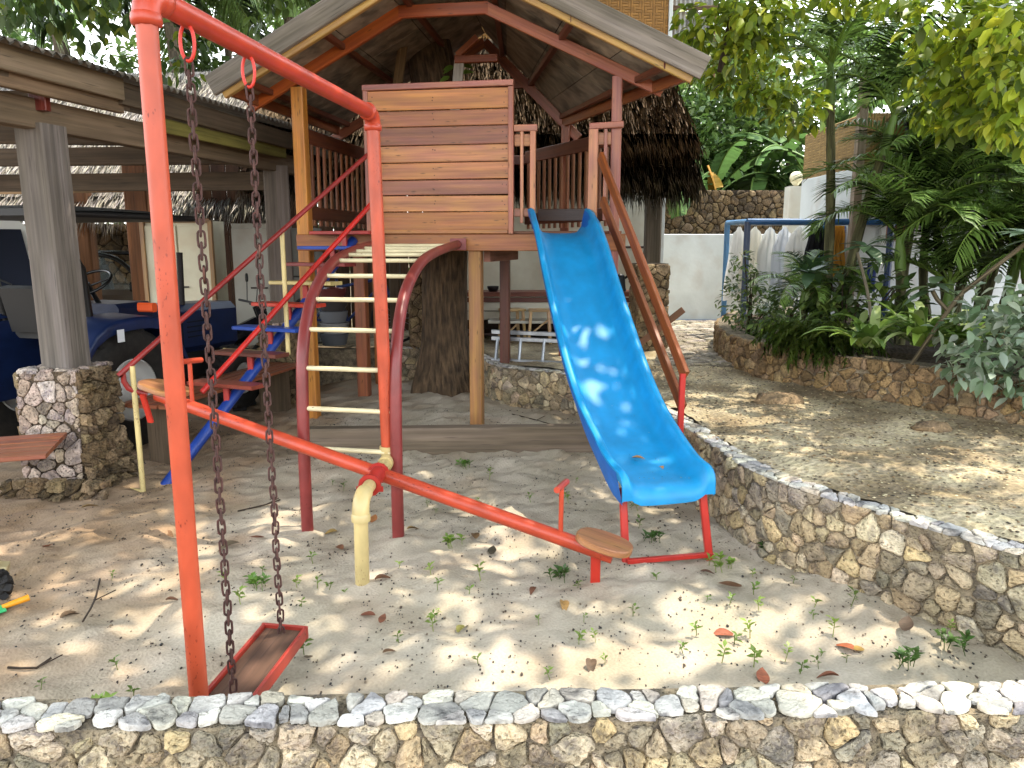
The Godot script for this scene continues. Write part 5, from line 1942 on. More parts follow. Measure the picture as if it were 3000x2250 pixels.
	# upper storey of woven bamboo
	mb = MB.new()
	mb.col = S(190, 146, 92)
	mb.beam(V(0.5, 4.1, -11.3), V(0.5, 6.8, -11.3), 3.2, 0.6, Vector3.BACK, 0.01)
	part(k, "woven_wall", mb, M.weave)
	bar(k, "corner_trim", V(2.12, 3.4, -11.0), V(2.12, 6.6, -11.0), 0.05, 0.05, S(228, 230, 230), M.plaster, Vector3.BACK)
	for i in 4:
		var rows := []
		for j in 2:
			var row := []
			for c in 60:
				row.append(V(2.16 + c * 0.01, 4.05 + i * 0.42 + j * 0.36, -11.25 + 0.012 * sin(c * 0.01 * TAU / 0.06)))
			rows.append(row)
		mb = MB.new()
		mb.col = S(196, 200, 204)
		mb.sheet(rows, false)
		part(k, "corrugated_strip", mb, M.mould)
		bar(k, "batten", V(2.14, 4.02 + i * 0.42, -11.2), V(2.78, 4.02 + i * 0.42, -11.2), 0.04, 0.06, S(120, 96, 70), M.old)
	bar(k, "corner_trim", V(2.78, 3.9, -11.2), V(2.78, 6.4, -11.2), 0.04, 0.04, S(150, 120, 84), M.old, Vector3.BACK)
	for q in [[V(1.62, 0.42, -9.15), 0.36, 1.06, "rubble stone pier at the end of the kitchen counter behind the slide"], [V(-1.08, 0.42, -9.45), 0.34, 0.95, "rubble stone pier between the tree trunk and the climbing ladder"]]:
		var pl := thing("stone_pier", q[3], "pier", q[0], 0.15)
		var hw: float = q[1] / 2
		mb = MB.new()
		mb.col = S(100, 84, 64)
		mb.beam(V(0, -0.1, 0), V(0, q[2], 0), hw * 2 - 0.02, hw * 2 - 0.02, Vector3.BACK)
		part(pl, "mortar_core", mb, M.mortar)
		stonework(pl, func(s, t, d): return V(-hw + s, t, hw + d - 0.012), hw * 2, q[2], 0.1, 0.025, [S(172, 148, 116), S(150, 128, 98), S(186, 164, 130)], 41, 60)
		stonework(pl, func(s, t, d): return V(hw + d - 0.012, t, hw - s), hw * 2, q[2], 0.1, 0.025, [S(172, 148, 116), S(150, 128, 98)], 42, 40)
		stonework(pl, func(s, t, d): return V(-hw - d + 0.012, t, -hw + s), hw * 2, q[2], 0.1, 0.025, [S(172, 148, 116), S(150, 128, 98)], 43, 40)
	# electric kettle on the counter
	var kt := thing("kettle", "black and steel electric kettle on the kitchen counter beside the slide", "kettle", V(1.42, 1.09, -10.2))
	mb = MB.new()
	mb.col = S(60, 60, 62)
	mb.lathe(Vector3.ZERO, Vector3.UP, [[0.0, 0], [0.085, 0.0], [0.085, 0.03], [0.08, 0.04], [0.065, 0.19], [0.055, 0.215], [0.015, 0.225], [0.0, 0.24]], 20)
	part(kt, "body", mb, M.metal)
	mb = MB.new()
	mb.col = S(20, 20, 20)
	mb.tube(spline([V(-0.06, 0.2, 0), V(-0.13, 0.19, 0), V(-0.135, 0.1, 0), V(-0.08, 0.04, 0)], 0.03), 0.014, 8)
	part(kt, "handle", mb, M.plain)
	mb = MB.new()
	mb.col = S(46, 46, 46)
	mb.beam(V(0.05, 0.16, 0), V(0.1, 0.2, 0), 0.03, 0.03)
	part(kt, "spout", mb, M.metal)
	# small things on the counter
	for q in [[V(-0.25, 1.09, -10.15), 0.075, 0.07, S(70, 70, 74), "small dark bowl on the kitchen counter beside the worn front post", "bowl"], [V(-1.0, 0.98, -10.05), 0.11, 0.26, S(190, 196, 200), "shiny steel pot hanging by the tree trunk", "pot"]]:
		mb = MB.new()
		mb.col = q[3]
		mb.lathe(Vector3.ZERO, Vector3.UP, [[0.0, 0.0], [q[1] * 0.7, 0.0], [q[1], q[2] * 0.6], [q[1] * 1.02, q[2]], [q[1] * 0.94, q[2]], [q[1] * 0.9, q[2] * 0.6], [0, q[2] * 0.1]], 18)
		var o := part(self, q[5], mb, M.metal)
		o.position = q[0]
		tag(o, q[4], q[5])
	# aluminium ladder lying on its side behind the posts
	var ld := thing("ladder", "aluminium extension ladder lying on its side on top of the curved wall", "ladder")
	var al := S(190, 196, 202)
	for q in [[0.70, -8.12], [0.76, -8.2], [0.47, -8.05]]:
		bar(ld, "stile", V(-0.22, q[0] + 0.0, q[1] - 0.17), V(1.15, q[0] - 0.02, q[1] + 0.16), 0.03, 0.045, al, M.metal)
	for i in 6:
		var t := (i + 0.5) / 6.0
		pipe(ld, "rung", [V(lerpf(-0.3, 1.2, t), 0.48, lerpf(-8.22, -7.89, t)), V(lerpf(-0.3, 1.2, t) + 0.02, 0.70, lerpf(-8.29, -7.96, t))], 0.018, al, M.metal, 8)
	# wooden trestles and stools under the shelf
	for q in [[V(0.35, 0.46, -9.75), 0.0, "pale wooden stool under the kitchen shelf nearest the slide"], [V(0.0, 0.46, -9.8), 0.4, "pale wooden stool under the kitchen shelf beside the dark post"]]:
		var st := thing("stool", q[2], "stool", q[0], q[1])
		bar(st, "seat", V(-0.14, 0.42, 0), V(0.14, 0.42, 0), 0.24, 0.03, S(200, 170, 128), M.wood)
		for s in [[-1, -1], [-1, 1], [1, -1], [1, 1]]:
			bar(st, "leg", V(s[0] * 0.14, -0.02, s[1] * 0.11), V(s[0] * 0.11, 0.41, s[1] * 0.09), 0.035, 0.035, S(204, 176, 136), M.wood, Vector3.BACK)
		bar(st, "brace", V(-0.12, 0.12, 0.1), V(0.12, 0.32, 0.1), 0.03, 0.02, S(204, 176, 136), M.wood)
	# stack of pots behind the ladder rungs
	for i in 5:
		mb = MB.new()
		mb.col = [S(90, 94, 98), S(140, 140, 140), S(120, 122, 126), S(70, 66, 66), S(100, 54, 50)][i]
		mb.lathe(Vector3.ZERO, Vector3.UP, [[0.0, 0.0], [0.14, 0.0], [0.17, 0.11], [0.175, 0.13], [0.165, 0.13], [0.15, 0.1], [0.0, 0.03]], 20)
		var o := part(self, "basin", mb, M.gloss)
		o.position = V(-2.12 + R(-0.01, 0.01), 0.52 + i * 0.135, -9.15)
		tag(o, ["lowest blue grey basin of the stack behind the ladder rungs", "light grey basin second from the bottom of the stack", "grey basin in the middle of the stack behind the ladder", "dark basin second from the top of the stack", "dull red basin topmost on the stack behind the ladder"][i], "basin", "stack of basins")


func build_background() -> void:
	# sunlit thatched shelter beyond the carport
	var w := thing("thatched_shelter", "long sunlit grey thatched roof on posts beyond the carport", "shelter")
	thatch(w, V(-11.5, 2.24, -11.4), V(-3.3, 2.28, -11.0), V(-11.5, 4.6, -14.0), V(-3.3, 4.6, -13.6), 20000, S(200, 193, 184), 0.3, 4)
	for x in [-6.1, -3.6]:
		bar(w, "post", V(x, -0.1, -11.2), V(x, 2.5, -11.2), 0.22, 0.22, S(120, 78, 46), M.old, Vector3.BACK, 0.02)
	bar(w, "eave_pole", V(-11, 2.36, -11.0), V(-3.6, 2.46, -10.7), 0.07, 0.08, S(150, 116, 78), M.old)
	# house on the right among the palms
	w = thing("bamboo_house", "white house with bamboo upper wall and a grey thatched canopy among the palms", "house")
	var mb := MB.new()
	mb.col = S(224, 228, 230)
	mb.beam(V(6.6, 1.65, -9.7), V(6.6, 1.65, -11.6), 4.72, 1.95, Vector3.UP, 0.01)
	part(w, "lower_wall", mb, M.plaster)
	mb = MB.new()
	mb.col = S(190, 164, 124)
	mb.beam(V(6.6, 2.93, -9.72), V(6.6, 2.93, -11.6), 4.7, 0.66, Vector3.UP, 0.01)
	part(w, "upper_wall", mb, M.weave)
	mb = MB.new()
	mb.col = S(150, 96, 60)
	mb.box(V(4.78, 2.1, -9.69), V(0.34, 0.7, 0.03), 0.004)
	part(w, "shutter", mb, M.wood)
	for x in [4.58, 4.98]:
		bar(w, "window_trim", V(x, 1.7, -9.68), V(x, 2.5, -9.68), 0.06, 0.05, S(230, 232, 232), M.plaster, Vector3.BACK)
	bar(w, "corner_post", V(4.18, 0.7, -9.6), V(4.18, 3.7, -9.6), 0.10, 0.10, S(176, 158, 140), M.old, Vector3.BACK)
	thatch(w, V(4.55, 2.66, -9.0), V(6.6, 2.66, -8.8), V(4.7, 3.35, -9.75), V(6.6, 3.35, -9.75), 5000, S(112, 112, 116), 0.35, 6)
	mb = MB.new()
	mb.col = S(28, 48, 104)
	mb.beam(V(4.42, 1.12, -9.6), V(4.42, 1.42, -9.6), 0.13, 0.12, Vector3.BACK, 0.02)
	mb.tube([V(4.42, 1.42, -9.6), V(4.42, 1.47, -9.6)], 0.03, 8)
	part(w, "water_jug", mb, M.gloss)
	# washing line
	w = thing("clothes_frame", "blue pipe washing frame standing before the white wall", "clothes line")
	var bl := S(58, 104, 160)
	pipe(w, "post", [V(2.89, 0.4, -10.5), V(2.88, 1.98, -10.5)], 0.036, S(96, 150, 200), M.paint, 10)
	pipe(w, "post", [V(2.98, 0.4, -9.9), V(2.97, 1.98, -9.9)], 0.04, S(78, 92, 124), M.paint, 10)
	pipe(w, "post", [V(4.5, 0.4, -9.3), V(4.52, 1.94, -9.35)], 0.04, S(36, 66, 110), M.paint, 10)
	pipe(w, "top_rail", [V(2.88, 1.98, -10.5), V(2.97, 1.98, -9.9)], 0.034, S(96, 150, 200), M.paint, 10)
	pipe(w, "top_rail", [V(2.97, 1.98, -9.9), V(5.3, 1.96, -9.4)], 0.04, bl, M.paint, 10)
	pipe(w, "top_rail", [V(2.88, 1.98, -10.5), V(5.3, 1.96, -10.1)], 0.03, bl, M.paint, 10)
	for i in 3:
		pipe(w, "line_wire", [V(2.9, 1.95, -10.35 + i * 0.17), V(5.3, 1.93, -9.95 + i * 0.17)], 0.004, S(190, 190, 190), M.plain, 5)
	var gowns := [[0.13, 0.95, S(244, 242, 238)], [0.16, 1.0, S(244, 240, 230)], [0.15, 0.92, S(240, 240, 238)], [0.15, 0.96, S(236, 238, 244)], [0.17, 0.9, S(240, 238, 234)], [0.14, 0.98, S(238, 236, 232)], [0.18, 0.86, S(206, 208, 216)]]
	var gl := ["narrow white dress hanging nearest the pale blue washing post", "white dress with a gathered yoke, second along the washing line", "plain white dress with a sharp shoulder peak on the washing line", "bluish white dress in the middle of the white washing", "wide white dress hanging beside the greyest one", "white cotton dress partly behind the small palm leaves", "grey white garment at the end of the row of dresses"]
	for i in gowns.size():
		var g: Array = gowns[i]
		hang(V(2.98 + i * 0.19, 1.93, -10.25 + i * 0.02), g[0], g[1], g[2], 0.4, gl[i], "dress", "white dresses on the washing line", i)
	var cl := [[4.02, 0.14, 0.5, S(70, 140, 180), "turquoise shirt hung on the washing line before the palm stems", "shirt"], [4.12, 0.1, 0.62, S(206, 150, 60), "yellow and black towel hung lower on the line", "towel"], [4.28, 0.13, 0.66, S(120, 140, 190), "pale blue shirt hung beside the palm stems", "shirt"], [4.5, 0.11, 0.42, S(206, 120, 170), "pink cloth hung past the palm stems", "cloth"], [4.72, 0.12, 0.3, S(214, 150, 50), "orange cloth at the far end of the washing line", "cloth"], [3.84, 0.12, 0.45, S(40, 40, 44), "black garment between the dresses and the turquoise shirt", "shirt"]]
	for i in cl.size():
		var g: Array = cl[i]
		hang(V(g[0], 1.93, -9.98 + 0.1 * (i % 2)), g[1], g[2], g[3], 0.0, g[4], g[5], "", 20 + i)


func hang(at: Vector3, hw: float, ln: float, c: Color, flare: float, label: String, cat: String, group: String, sd: int) -> void:
	var rows := []
	for j in 11:
		var t := j / 10.0
		var row := []
		for i in 13:
			var s := i / 6.0 - 1.0
			var wd := hw * (0.62 + 0.38 * smoothstep(0.0, 0.25, t) + flare * t * 0.5)
			row.append(V(s * wd, -t * ln - (0.10 * absf(s) * (1 - t) if flare > 0 else 0.0) - 0.03 * t * sin(s * 4 + sd), 0.035 * sin(s * 9 + sd * 1.7 + t * 1.3) * (0.3 + t) + 0.02 * sin(t * 6 + sd)))
		rows.append(row)
	var mb := MB.new()
	mb.col = c
	mb.sheet(rows, false)
	var bk := []
	for row in rows:
		var q := []
		for v in row:
			q.append(v - V(0, 0, 0.03))
		bk.append(q)
	mb.sheet(bk, true)
	var o := part(self, cat, mb, M.cloth)
	o.position = at
	o.rotation.y = 0.35
	tag(o, label, cat, group)


func palm(called: String, label: String, at: Vector3, stems: Array, fronds: Array, ln: float, per: int, lift: float, tone: Color, group := "", sd := 1) -> Node3D:
	# stems: lists of points from the ground to each crown
	var w := thing(called, label, "palm", at, 0.0, group)
	var r := RandomNumberGenerator.new()
	r.seed = sd
	for st in stems:
		var pts := spline(st[0], 0.12)
		var mb := MB.new()
		mb.col = st[2]
		var rad := []
		for i in pts.size():
			rad.append(st[1] * (1.12 - 0.35 * i / pts.size()) * (1.0 + (0.09 if i % 3 == 0 else 0.0)))
		mb.tube(pts, rad, 12)
		part(w, "trunk", mb, M.bark)
		var top: Vector3 = pts[-1]
		var shaft := MB.new()
		shaft.col = S(120, 150, 70)
		var d: Vector3 = (pts[-1] - pts[-2]).normalized()
		shaft.tube([top, top + d * 0.12 * ln, top + d * 0.3 * ln], [rad[-1] * 1.15, rad[-1] * 1.2, rad[-1] * 0.6], 10)
		part(w, "crownshaft", shaft, M.leaf)
		for i in per:
			var o := put(w, "frond", fronds[r.randi() % fronds.size()], M.shine)
			var an := TAU * (i + r.randf_range(-0.25, 0.25)) / per + sd
			var s := ln * r.randf_range(0.75, 1.15)
			o.transform = Transform3D(Basis(Vector3.UP, an) * Basis(Vector3.RIGHT, -r.randf_range(-0.35, 0.45) * lift).scaled(Vector3.ONE * s), top + d * 0.25 * ln)
	return w


func tuft(parent: Node3D, called: String, at: Vector3, n: int, ln: float, wd: float, e0: float, droop: float, tones: Array, m: Material, sd: int) -> void:
	# arching strap leaves, each a part
	var r := RandomNumberGenerator.new()
	r.seed = sd
	for i in n:
		var mb := MB.new()
		mb.col = tones[r.randi() % tones.size()]
		var e := e0 + r.randf_range(-0.3, 0.35)
		var l := ln * r.randf_range(0.6, 1.15)
		var rows := []
		var p := Vector3.ZERO
		for j in 9:
			var t := j / 8.0
			var a := e - droop * t * t * r.randf_range(0.9, 1.1)
			var hw := wd * 0.5 * pow(sin(PI * clampf(0.14 + t * 0.86, 0, 1)), 0.6)
			rows.append([p + V(-hw, hw * 0.35, 0), p, p + V(hw, hw * 0.35, 0)])
			p += V(0, sin(a), cos(a)) * l / 8
		mb.sheet(rows, true)
		var o := part(parent, called, mb, m)
		o.transform = Transform3D(Basis(Vector3.UP, TAU * (i * 0.618 + r.randf_range(-0.05, 0.05))), at + V(r.randf_range(-0.06, 0.06), 0, r.randf_range(-0.06, 0.06)))


func banana_leaf(ln: float, wd: float, e0: float, droop: float, sd: int, c: Color) -> ArrayMesh:
	var r := RandomNumberGenerator.new()
	r.seed = sd
	var mb := MB.new()
	var p := Vector3.ZERO
	var pts := []
	var n := 26
	for j in n + 1:
		var t := float(j) / n
		pts.append(p)
		var a := e0 - droop * t * t
		p += V(0, sin(a), cos(a)) * ln / n
	mb.col = Color(c.r * 1.5, c.g * 1.3, c.b)
	mb.tube(pts, 0.018, 5, false)
	for s in [-1.0, 1.0]:
		var tilt := r.randf_range(0.1, 0.4)
		for j in range(5, n):
			var t := float(j) / n
			var hw := wd * 0.5 * pow(sin(PI * clampf((t - 0.15) / 0.87, 0, 1)), 0.5)
			if r.randf() < 0.35:
				tilt = r.randf_range(-0.5, 0.4)
			var kk := r.randf_range(0.85, 1.15)
			mb.col = Color(c.r * kk, c.g * kk, c.b * kk)
			var d := V(s, tilt - 0.2, 0.15).normalized() * hw
			var g := 0.97
			var a: Vector3 = pts[j]
			var b: Vector3 = pts[j].lerp(pts[j + 1], g)
			var nn := V(-s * 0.2, 1, 0)
			mb.tri(a, b, b + d * 0.97, nn, nn, nn)
			mb.tri(a, b + d * 0.97, a + d, nn, nn, nn)
	return mb.mesh()


func build_plants() -> void:
	# bright hanging branches of a lime green tree at the upper right
	var lime := [Color(0.32, 0.40, 0.03), Color(0.24, 0.33, 0.03), Color(0.16, 0.23, 0.02), Color(0.42, 0.46, 0.04), Color(0.10, 0.15, 0.02)]
	var lf := leaf_mesh(0.62, 0.25, 0.2)
	var w := thing("lime_tree", "yellow green broad leaved tree hanging over the palms and gravel yard", "tree", V(5.4, 0.7, -5.2))
	var o := -w.position
	var balls := []
	for q in [[1.78, 3.35, -7.4], [1.79, 3.52, -7.0], [1.95, 3.52, -6.6], [1.95, 3.18, -7.2], [2.14, 2.99, -7.0], [2.47, 2.85, -7.0], [1.94, 3.29, -6.8], [2.36, 3.18, -7.2]]:
		balls.append([V(q[0], q[1], q[2]) + o, R(0.2, 0.3)])
	for q in [[2.84, 3.16, -5.4], [3.09, 3.07, -5.4], [3.06, 3.0, -5.0], [3.12, 2.78, -5.0], [3.24, 2.9, -5.6], [3.05, 2.98, -5.8], [3.3, 2.62, -5.4], [3.4, 2.7, -6.0], [3.28, 2.8, -6.2], [3.3, 2.5, -5.2], [3.5, 3.0, -5.6], [3.6, 3.2, -5.2], [3.3, 3.3, -5.5]]:
		balls.append([V(q[0], q[1], q[2]) + o, R(0.22, 0.36)])
	for q in [[1.62, 3.62, -7.2], [1.9, 3.72, -6.9], [2.2, 3.66, -6.8], [2.55, 3.6, -6.4], [2.85, 3.55, -6.2], [2.1, 3.45, -6.9], [3.5, 2.85, -5.9], [3.7, 2.6, -5.9]]:
		balls.append([V(q[0], q[1], q[2]) + o, R(0.18, 0.28)])
	leafage(w, "crown", balls, 1900, 0.10, lf, M.leaf, lime, 0.5)
	balls = []
	for i in 16:
		balls.append([V(R(2.6, 6.5), R(3.6, 4.6), R(-6.4, -4.4)) + o, R(0.22, 0.34)])
	leafage(w, "crown", balls, 300, 0.12, lf, M.leaf, lime, 0.3)
	var mb := MB.new()
	mb.col = S(120, 108, 96)
	mb.tube(spline([V(0, -0.3, 0), V(0.1, 1.2, 0), V(-0.1, 2.6, -0.2), V(-0.4, 3.6, -0.4)], 0.2), 0.13, 10)
	part(w, "trunk", mb, M.bark)
	mb = MB.new()
	mb.col = S(112, 96, 82)
	for q in [[V(-0.1, 2.6, -0.2), V(-1.6, 2.9, -0.9), V(-3.3, 3.1, -1.9)], [V(-0.1, 2.6, -0.2), V(-1.4, 2.6, -0.3), V(-2.4, 2.2, 0.0)], [V(-0.4, 3.6, -0.4), V(-2.2, 3.6, -1.2), V(-3.55, 3.2, -1.8)], [V(-3.5, 3.5, -1.75), V(-3.55, 2.9, -1.7), V(-3.62, 2.45, -1.75)]]:
		mb.tube(spline(q, 0.3), 0.028, 7)
	part(w, "limbs", mb, M.bark)
	# dark leafy sprays at the upper left
	w = thing("leafy_branch", "dark leafy branches drooping into the upper corner over the carport roof", "tree branch", V(-4.6, 3.6, -5.2))
	o = -w.position
	balls = []
	for q in [[-3.35, 3.4, -5.6], [-2.95, 3.42, -5.4], [-2.72, 3.3, -5.6], [-3.2, 3.25, -5.2], [-3.15, 3.3, -6.0], [-3.3, 3.35, -5.8], [-2.55, 3.36, -5.2], [-3.0, 3.6, -5.6], [-2.6, 3.6, -5.7], [-3.5, 3.7, -5.5], [-2.89, 3.2, -7.0], [-2.85, 3.5, -7.2]]:
		balls.append([V(q[0], q[1], q[2]) + o, R(0.16, 0.26)])
	leafage(w, "leaves", balls, 900, 0.10, lf, M.leaf, [Color(0.05, 0.09, 0.02), Color(0.07, 0.12, 0.02), Color(0.16, 0.2, 0.02)], 0.9)
	mb = MB.new()
	mb.col = S(100, 84, 66)
	mb.tube(spline([V(-1.5, 0.8, 0.2), V(0.8, 0.35, -0.2), V(2.0, 0.05, -0.4)], 0.3), 0.025, 6)
	mb.tube(spline([V(0.4, 0.45, -0.1), V(1.5, 0.1, -1.2), V(1.8, -0.1, -2.0)], 0.3), 0.02, 6)
	part(w, "limbs", mb, M.bark)
	w = thing("leafy_branch", "leaf cluster hanging above the peak side of the treehouse bargeboard", "tree branch", V(-2.2, 4.3, -7.6))
	balls = []
	for q in [[0.03, -0.35, 0], [-0.1, -0.6, 0], [0.1, -0.1, 0.1], [-0.08, -0.2, -0.2], [-0.02, -0.85, 0.05]]:
		balls.append([V(q[0], q[1], q[2]), R(0.13, 0.2)])
	leafage(w, "leaves", balls, 1100, 0.10, lf, M.leaf, [Color(0.06, 0.10, 0.02), Color(0.09, 0.14, 0.02)], 1.0)
	# coconut palms beyond the carport
	var cf := []
	for i in 3:
		cf.append(frond_mesh(1.0, 60, 0.27, 0.6, 1.7 + 0.25 * i, 0.012, 1.6, Color(0.18, 0.27, 0.09), 30 + i))
	for q in [[V(-6.6, 0, -16), 6.5, "coconut palm with a pale trunk, nearest the corner of the carport roof", 1], [V(-4.7, 0, -17.5), 7.0, "coconut palm with a brown trunk just behind the treehouse roof", 2], [V(-9.4, 0, -17), 7.2, "coconut palm above the middle of the carport roof", 3], [V(-12.5, 0, -15.5), 6.6, "coconut palm farthest out over the carport, mostly behind leaves", 4]]:
		palm("coconut_palm", q[2], q[0], [[[V(0, 0, 0), V(0.15, q[1] * 0.5, 0), V(0.0, q[1] - 0.6, 0.1)], 0.17, S(150, 140, 126)]], cf, 3.4, 15, 1.0, Color.WHITE, "coconut palms behind the carport", q[3])
	# areca palms in the planter
	var af := []
	for i in 3:
		af.append(frond_mesh(1.0, 38, 0.40, 1.05, 1.5 + 0.3 * i, 0.016, 0.7, Color(0.17, 0.28, 0.06), 40 + i))
	var st := S(128, 130, 92)
	palm("areca_palm", "tall areca palm with two slim leaning stems behind the planter shrubs", V(3.2, 0.7, -7.9), [[[V(0.02, -0.1, 0), V(0.0, 1.2, 0), V(-0.06, 2.35, -0.05)], 0.048, st], [[V(0.1, -0.1, 0.05), V(0.22, 0.9, 0.08), V(0.42, 1.85, 0.1)], 0.05, st]], af, 1.5, 9, 1.0, Color.WHITE, "", 5)
	palm("areca_palm", "dense dark areca clump filling the planter in front of the white house", V(4.5, 0.7, -7.85), [[[V(0, 0, 0), V(-0.1, 0.5, 0), V(-0.25, 0.9, 0.1)], 0.045, st], [[V(0.15, 0, 0.1), V(0.3, 0.7, 0.1), V(0.35, 1.25, 0.1)], 0.045, st], [[V(-0.1, 0, -0.2), V(-0.2, 0.6, -0.25), V(-0.2, 1.2, -0.3)], 0.045, st], [[V(0.4, 0, 0.2), V(0.7, 0.5, 0.3), V(0.9, 1.0, 0.4)], 0.045, st]], af, 1.25, 11, 1.0, Color.WHITE, "", 6)
	palm("areca_palm", "areca palm with bright sunlit fronds behind the dark clump", V(5.1, 0.7, -8.4), [[[V(0, 0, 0), V(0, 0.9, 0), V(0.1, 1.75, 0)], 0.05, st], [[V(0.5, 0, -0.3), V(0.5, 0.7, -0.3), V(0.6, 1.4, -0.2)], 0.05, st]], af, 1.3, 11, 1.1, Color.WHITE, "", 7)
	palm("areca_palm", "dark areca clump at the outer end of the planter against the picture edge", V(5.6, 0.7, -6.0), [[[V(0, 0, 0), V(-0.15, 0.5, 0), V(-0.35, 0.95, 0.1)], 0.045, st], [[V(0.1, 0, 0.1), V(0.0, 0.8, 0.2), V(-0.1, 1.5, 0.3)], 0.045, st], [[V(0.2, 0, -0.3), V(0.1, 0.4, -0.4), V(-0.2, 0.7, -0.6)], 0.045, st]], af, 1.25, 12, 1.0, Color.WHITE, "", 9)
	palm("areca_palm", "low bushy areca with dark arching fronds before the house wall", V(4.3, 0.7, -7.6), [[[V(0, -0.1, 0), V(0, 0.15, 0), V(0, 0.3, 0)], 0.05, st], [[V(0.4, -0.1, 0.2), V(0.4, 0.25, 0.2), V(0.45, 0.55, 0.2)], 0.05, st], [[V(-0.5, -0.1, 0.1), V(-0.5, 0.25, 0.1), V(-0.55, 0.75, 0.1)], 0.05, st]], af, 1.2, 12, 1.0, Color.WHITE, "", 10)
	palm("areca_palm", "small young palm among the shrubs in front of the white dresses", V(2.85, 0.75, -7.55), [[[V(0, -0.05, 0), V(0, 0.18, 0), V(0, 0.32, 0)], 0.035, st]], af, 0.62, 10, 1.0, Color.WHITE, "", 8)
	# bananas and jungle beyond the high wall
	palm("areca_palm", "leafy areca with fronds from the soil up, beside the umbrella shrub", V(5.0, 0.7, -6.7), [[[V(0, -0.1, 0), V(0, 0.12, 0), V(0, 0.25, 0)], 0.05, st], [[V(0.3, -0.1, 0.2), V(0.3, 0.3, 0.2), V(0.3, 0.6, 0.2)], 0.05, st], [[V(-0.3, -0.1, -0.3), V(-0.3, 0.3, -0.3), V(-0.35, 0.7, -0.3)], 0.05, st]], af, 1.2, 13, 1.0, Color.WHITE, "", 12)
	palm("areca_palm", "tall feathery areca rising above the white house wall", V(4.3, 0.7, -8.6), [[[V(0, -0.1, 0), V(0.05, 1.0, 0), V(0.1, 2.1, 0)], 0.05, st], [[V(0.5, -0.1, 0.2), V(0.6, 0.8, 0.2), V(0.75, 1.6, 0.2)], 0.05, st]], af, 1.5, 13, 1.0, Color.WHITE, "", 13)
	var bl := []
	for i in 4:
		bl.append(banana_leaf(1.9, 0.55, 1.1 - 0.2 * i, 1.3 + 0.35 * i, 60 + i, Color(0.12, 0.22, 0.06)))
	for q in [[V(3.5, 1.0, -14.0), "banana plant with a yellowing leaf beside the thatched eave", 1], [V(4.5, 1.1, -14.6), "banana plant with broad torn leaves over the rubble wall", 2], [V(5.3, 1.4, -14.2), "banana plant with a dry brown stem behind the palm stems", 3]]:
		w = thing("banana_plant", q[1], "banana plant", q[0], 0.0, "banana plants behind the boundary wall")
		mb = MB.new()
		mb.col = S(140, 130, 90)
		mb.tube([V(0, -1, 0), V(0.05, 0.8, 0), V(0.0, 1.5, 0)], [0.13, 0.11, 0.07], 10)
		part(w, "trunk", mb, M.bark)
		for i in 8:
			var l := put(w, "leaf", bl[(i + q[2]) % 4], M.leaf)
			l.transform = Transform3D(Basis(Vector3.UP, TAU * i / 8.0 + q[2]).scaled(Vector3.ONE * R(0.75, 1.05)), V(0, 1.45, 0))
	var yl := put(self, "dead_banana_leaf", banana_leaf(0.8, 0.3, -0.9, 0.9, 70, Color(0.42, 0.24, 0.03)), M.leaf)
	yl.position = V(3.3, 3.0, -13.4)
	yl.rotation.y = 0.3
	tag(yl, "orange tipped dying banana leaf hanging down beside the thatched eave", "leaf")
	var jung := [Color(0.08, 0.14, 0.03), Color(0.11, 0.19, 0.04), Color(0.06, 0.10, 0.025), Color(0.13, 0.2, 0.05)]
	for q in [[V(3.8, 0.8, -17), 2.4, 3.4, "dense sunlit shrub thicket behind the banana plants", 1], [V(7.5, 0.8, -17.5), 3.0, 4.6, "tall bushy tree behind the bamboo house", 2], [V(1.5, 0.8, -19), 2.6, 5.0, "pale green tree behind the woven upper storey", 3], [V(-7.6, 0, -18.5), 2.6, 2.2, "bright green hedge seen through the carport above the rubble wall", 4], [V(-10, 0, -24), 5.0, 11.0, "hazy grey green tree behind the coconut palms", 5], [V(-4, 0, -26), 4.6, 12.0, "tall distant tree between the coconut palm trunks", 6], [V(-17, 0, -22), 5.5, 11.5, "distant leafy tree at the far edge of the carport roof", 7], [V(11, 0, -16), 3.6, 6.5, "leafy tree rising behind the house and palms", 8], [V(-7, 0, -20), 3.6, 10.0, "leafy tree close behind the pale trunked coconut palm", 9], [V(3.0, 0.8, -15.9), 1.7, 4.4, "bright bush behind the rubble wall beside the thatched eave", 12], [V(5.6, 0.8, -16.2), 1.9, 4.6, "bright bush behind the rubble wall nearest the lamp pillar", 13], [V(2.5, 0.8, -23), 5.0, 9.0, "big far tree filling the gap over the banana leaves", 11], [V(5.5, 0.8, -19), 3.2, 6.2, "leafy tree rising over the shrub thicket behind the bananas", 10]]:
		w = thing("leafy_tree", q[3], "tree", q[0])
		mb = MB.new()
		mb.col = S(120, 104, 84)
		mb.tube([V(0, -0.5, 0), V(0.1, q[2] * 0.4, 0), V(0, q[2] * 0.8, 0)], [0.16, 0.12, 0.06], 8)
		part(w, "trunk", mb, M.bark)
		balls = []
		var far: bool = q[2] > 6.0
		for i in (90 if far else 60):
			var d := V(R(-1, 1), R(0.05, 1), R(-1, 1))
			balls.append([V(d.x * q[1], d.y * q[2] * 0.95, d.z * q[1] * 0.8), R(0.45, 0.8)])
		leafage(w, "crown", balls, 170 if far else 260, 0.26 if far else 0.16, lf, M.leaf, jung, 0.2)
	# frangipani branches with rosettes of big pale leaves
	w = thing("frangipani", "bare frangipani branches ending in rosettes of big pale leaves beside the dark palms", "shrub", V(3.05, 0.7, -5.75))
	mb = MB.new()
	mb.col = S(150, 138, 112)
	var f0 := V(3.05, 0.7, -5.75)
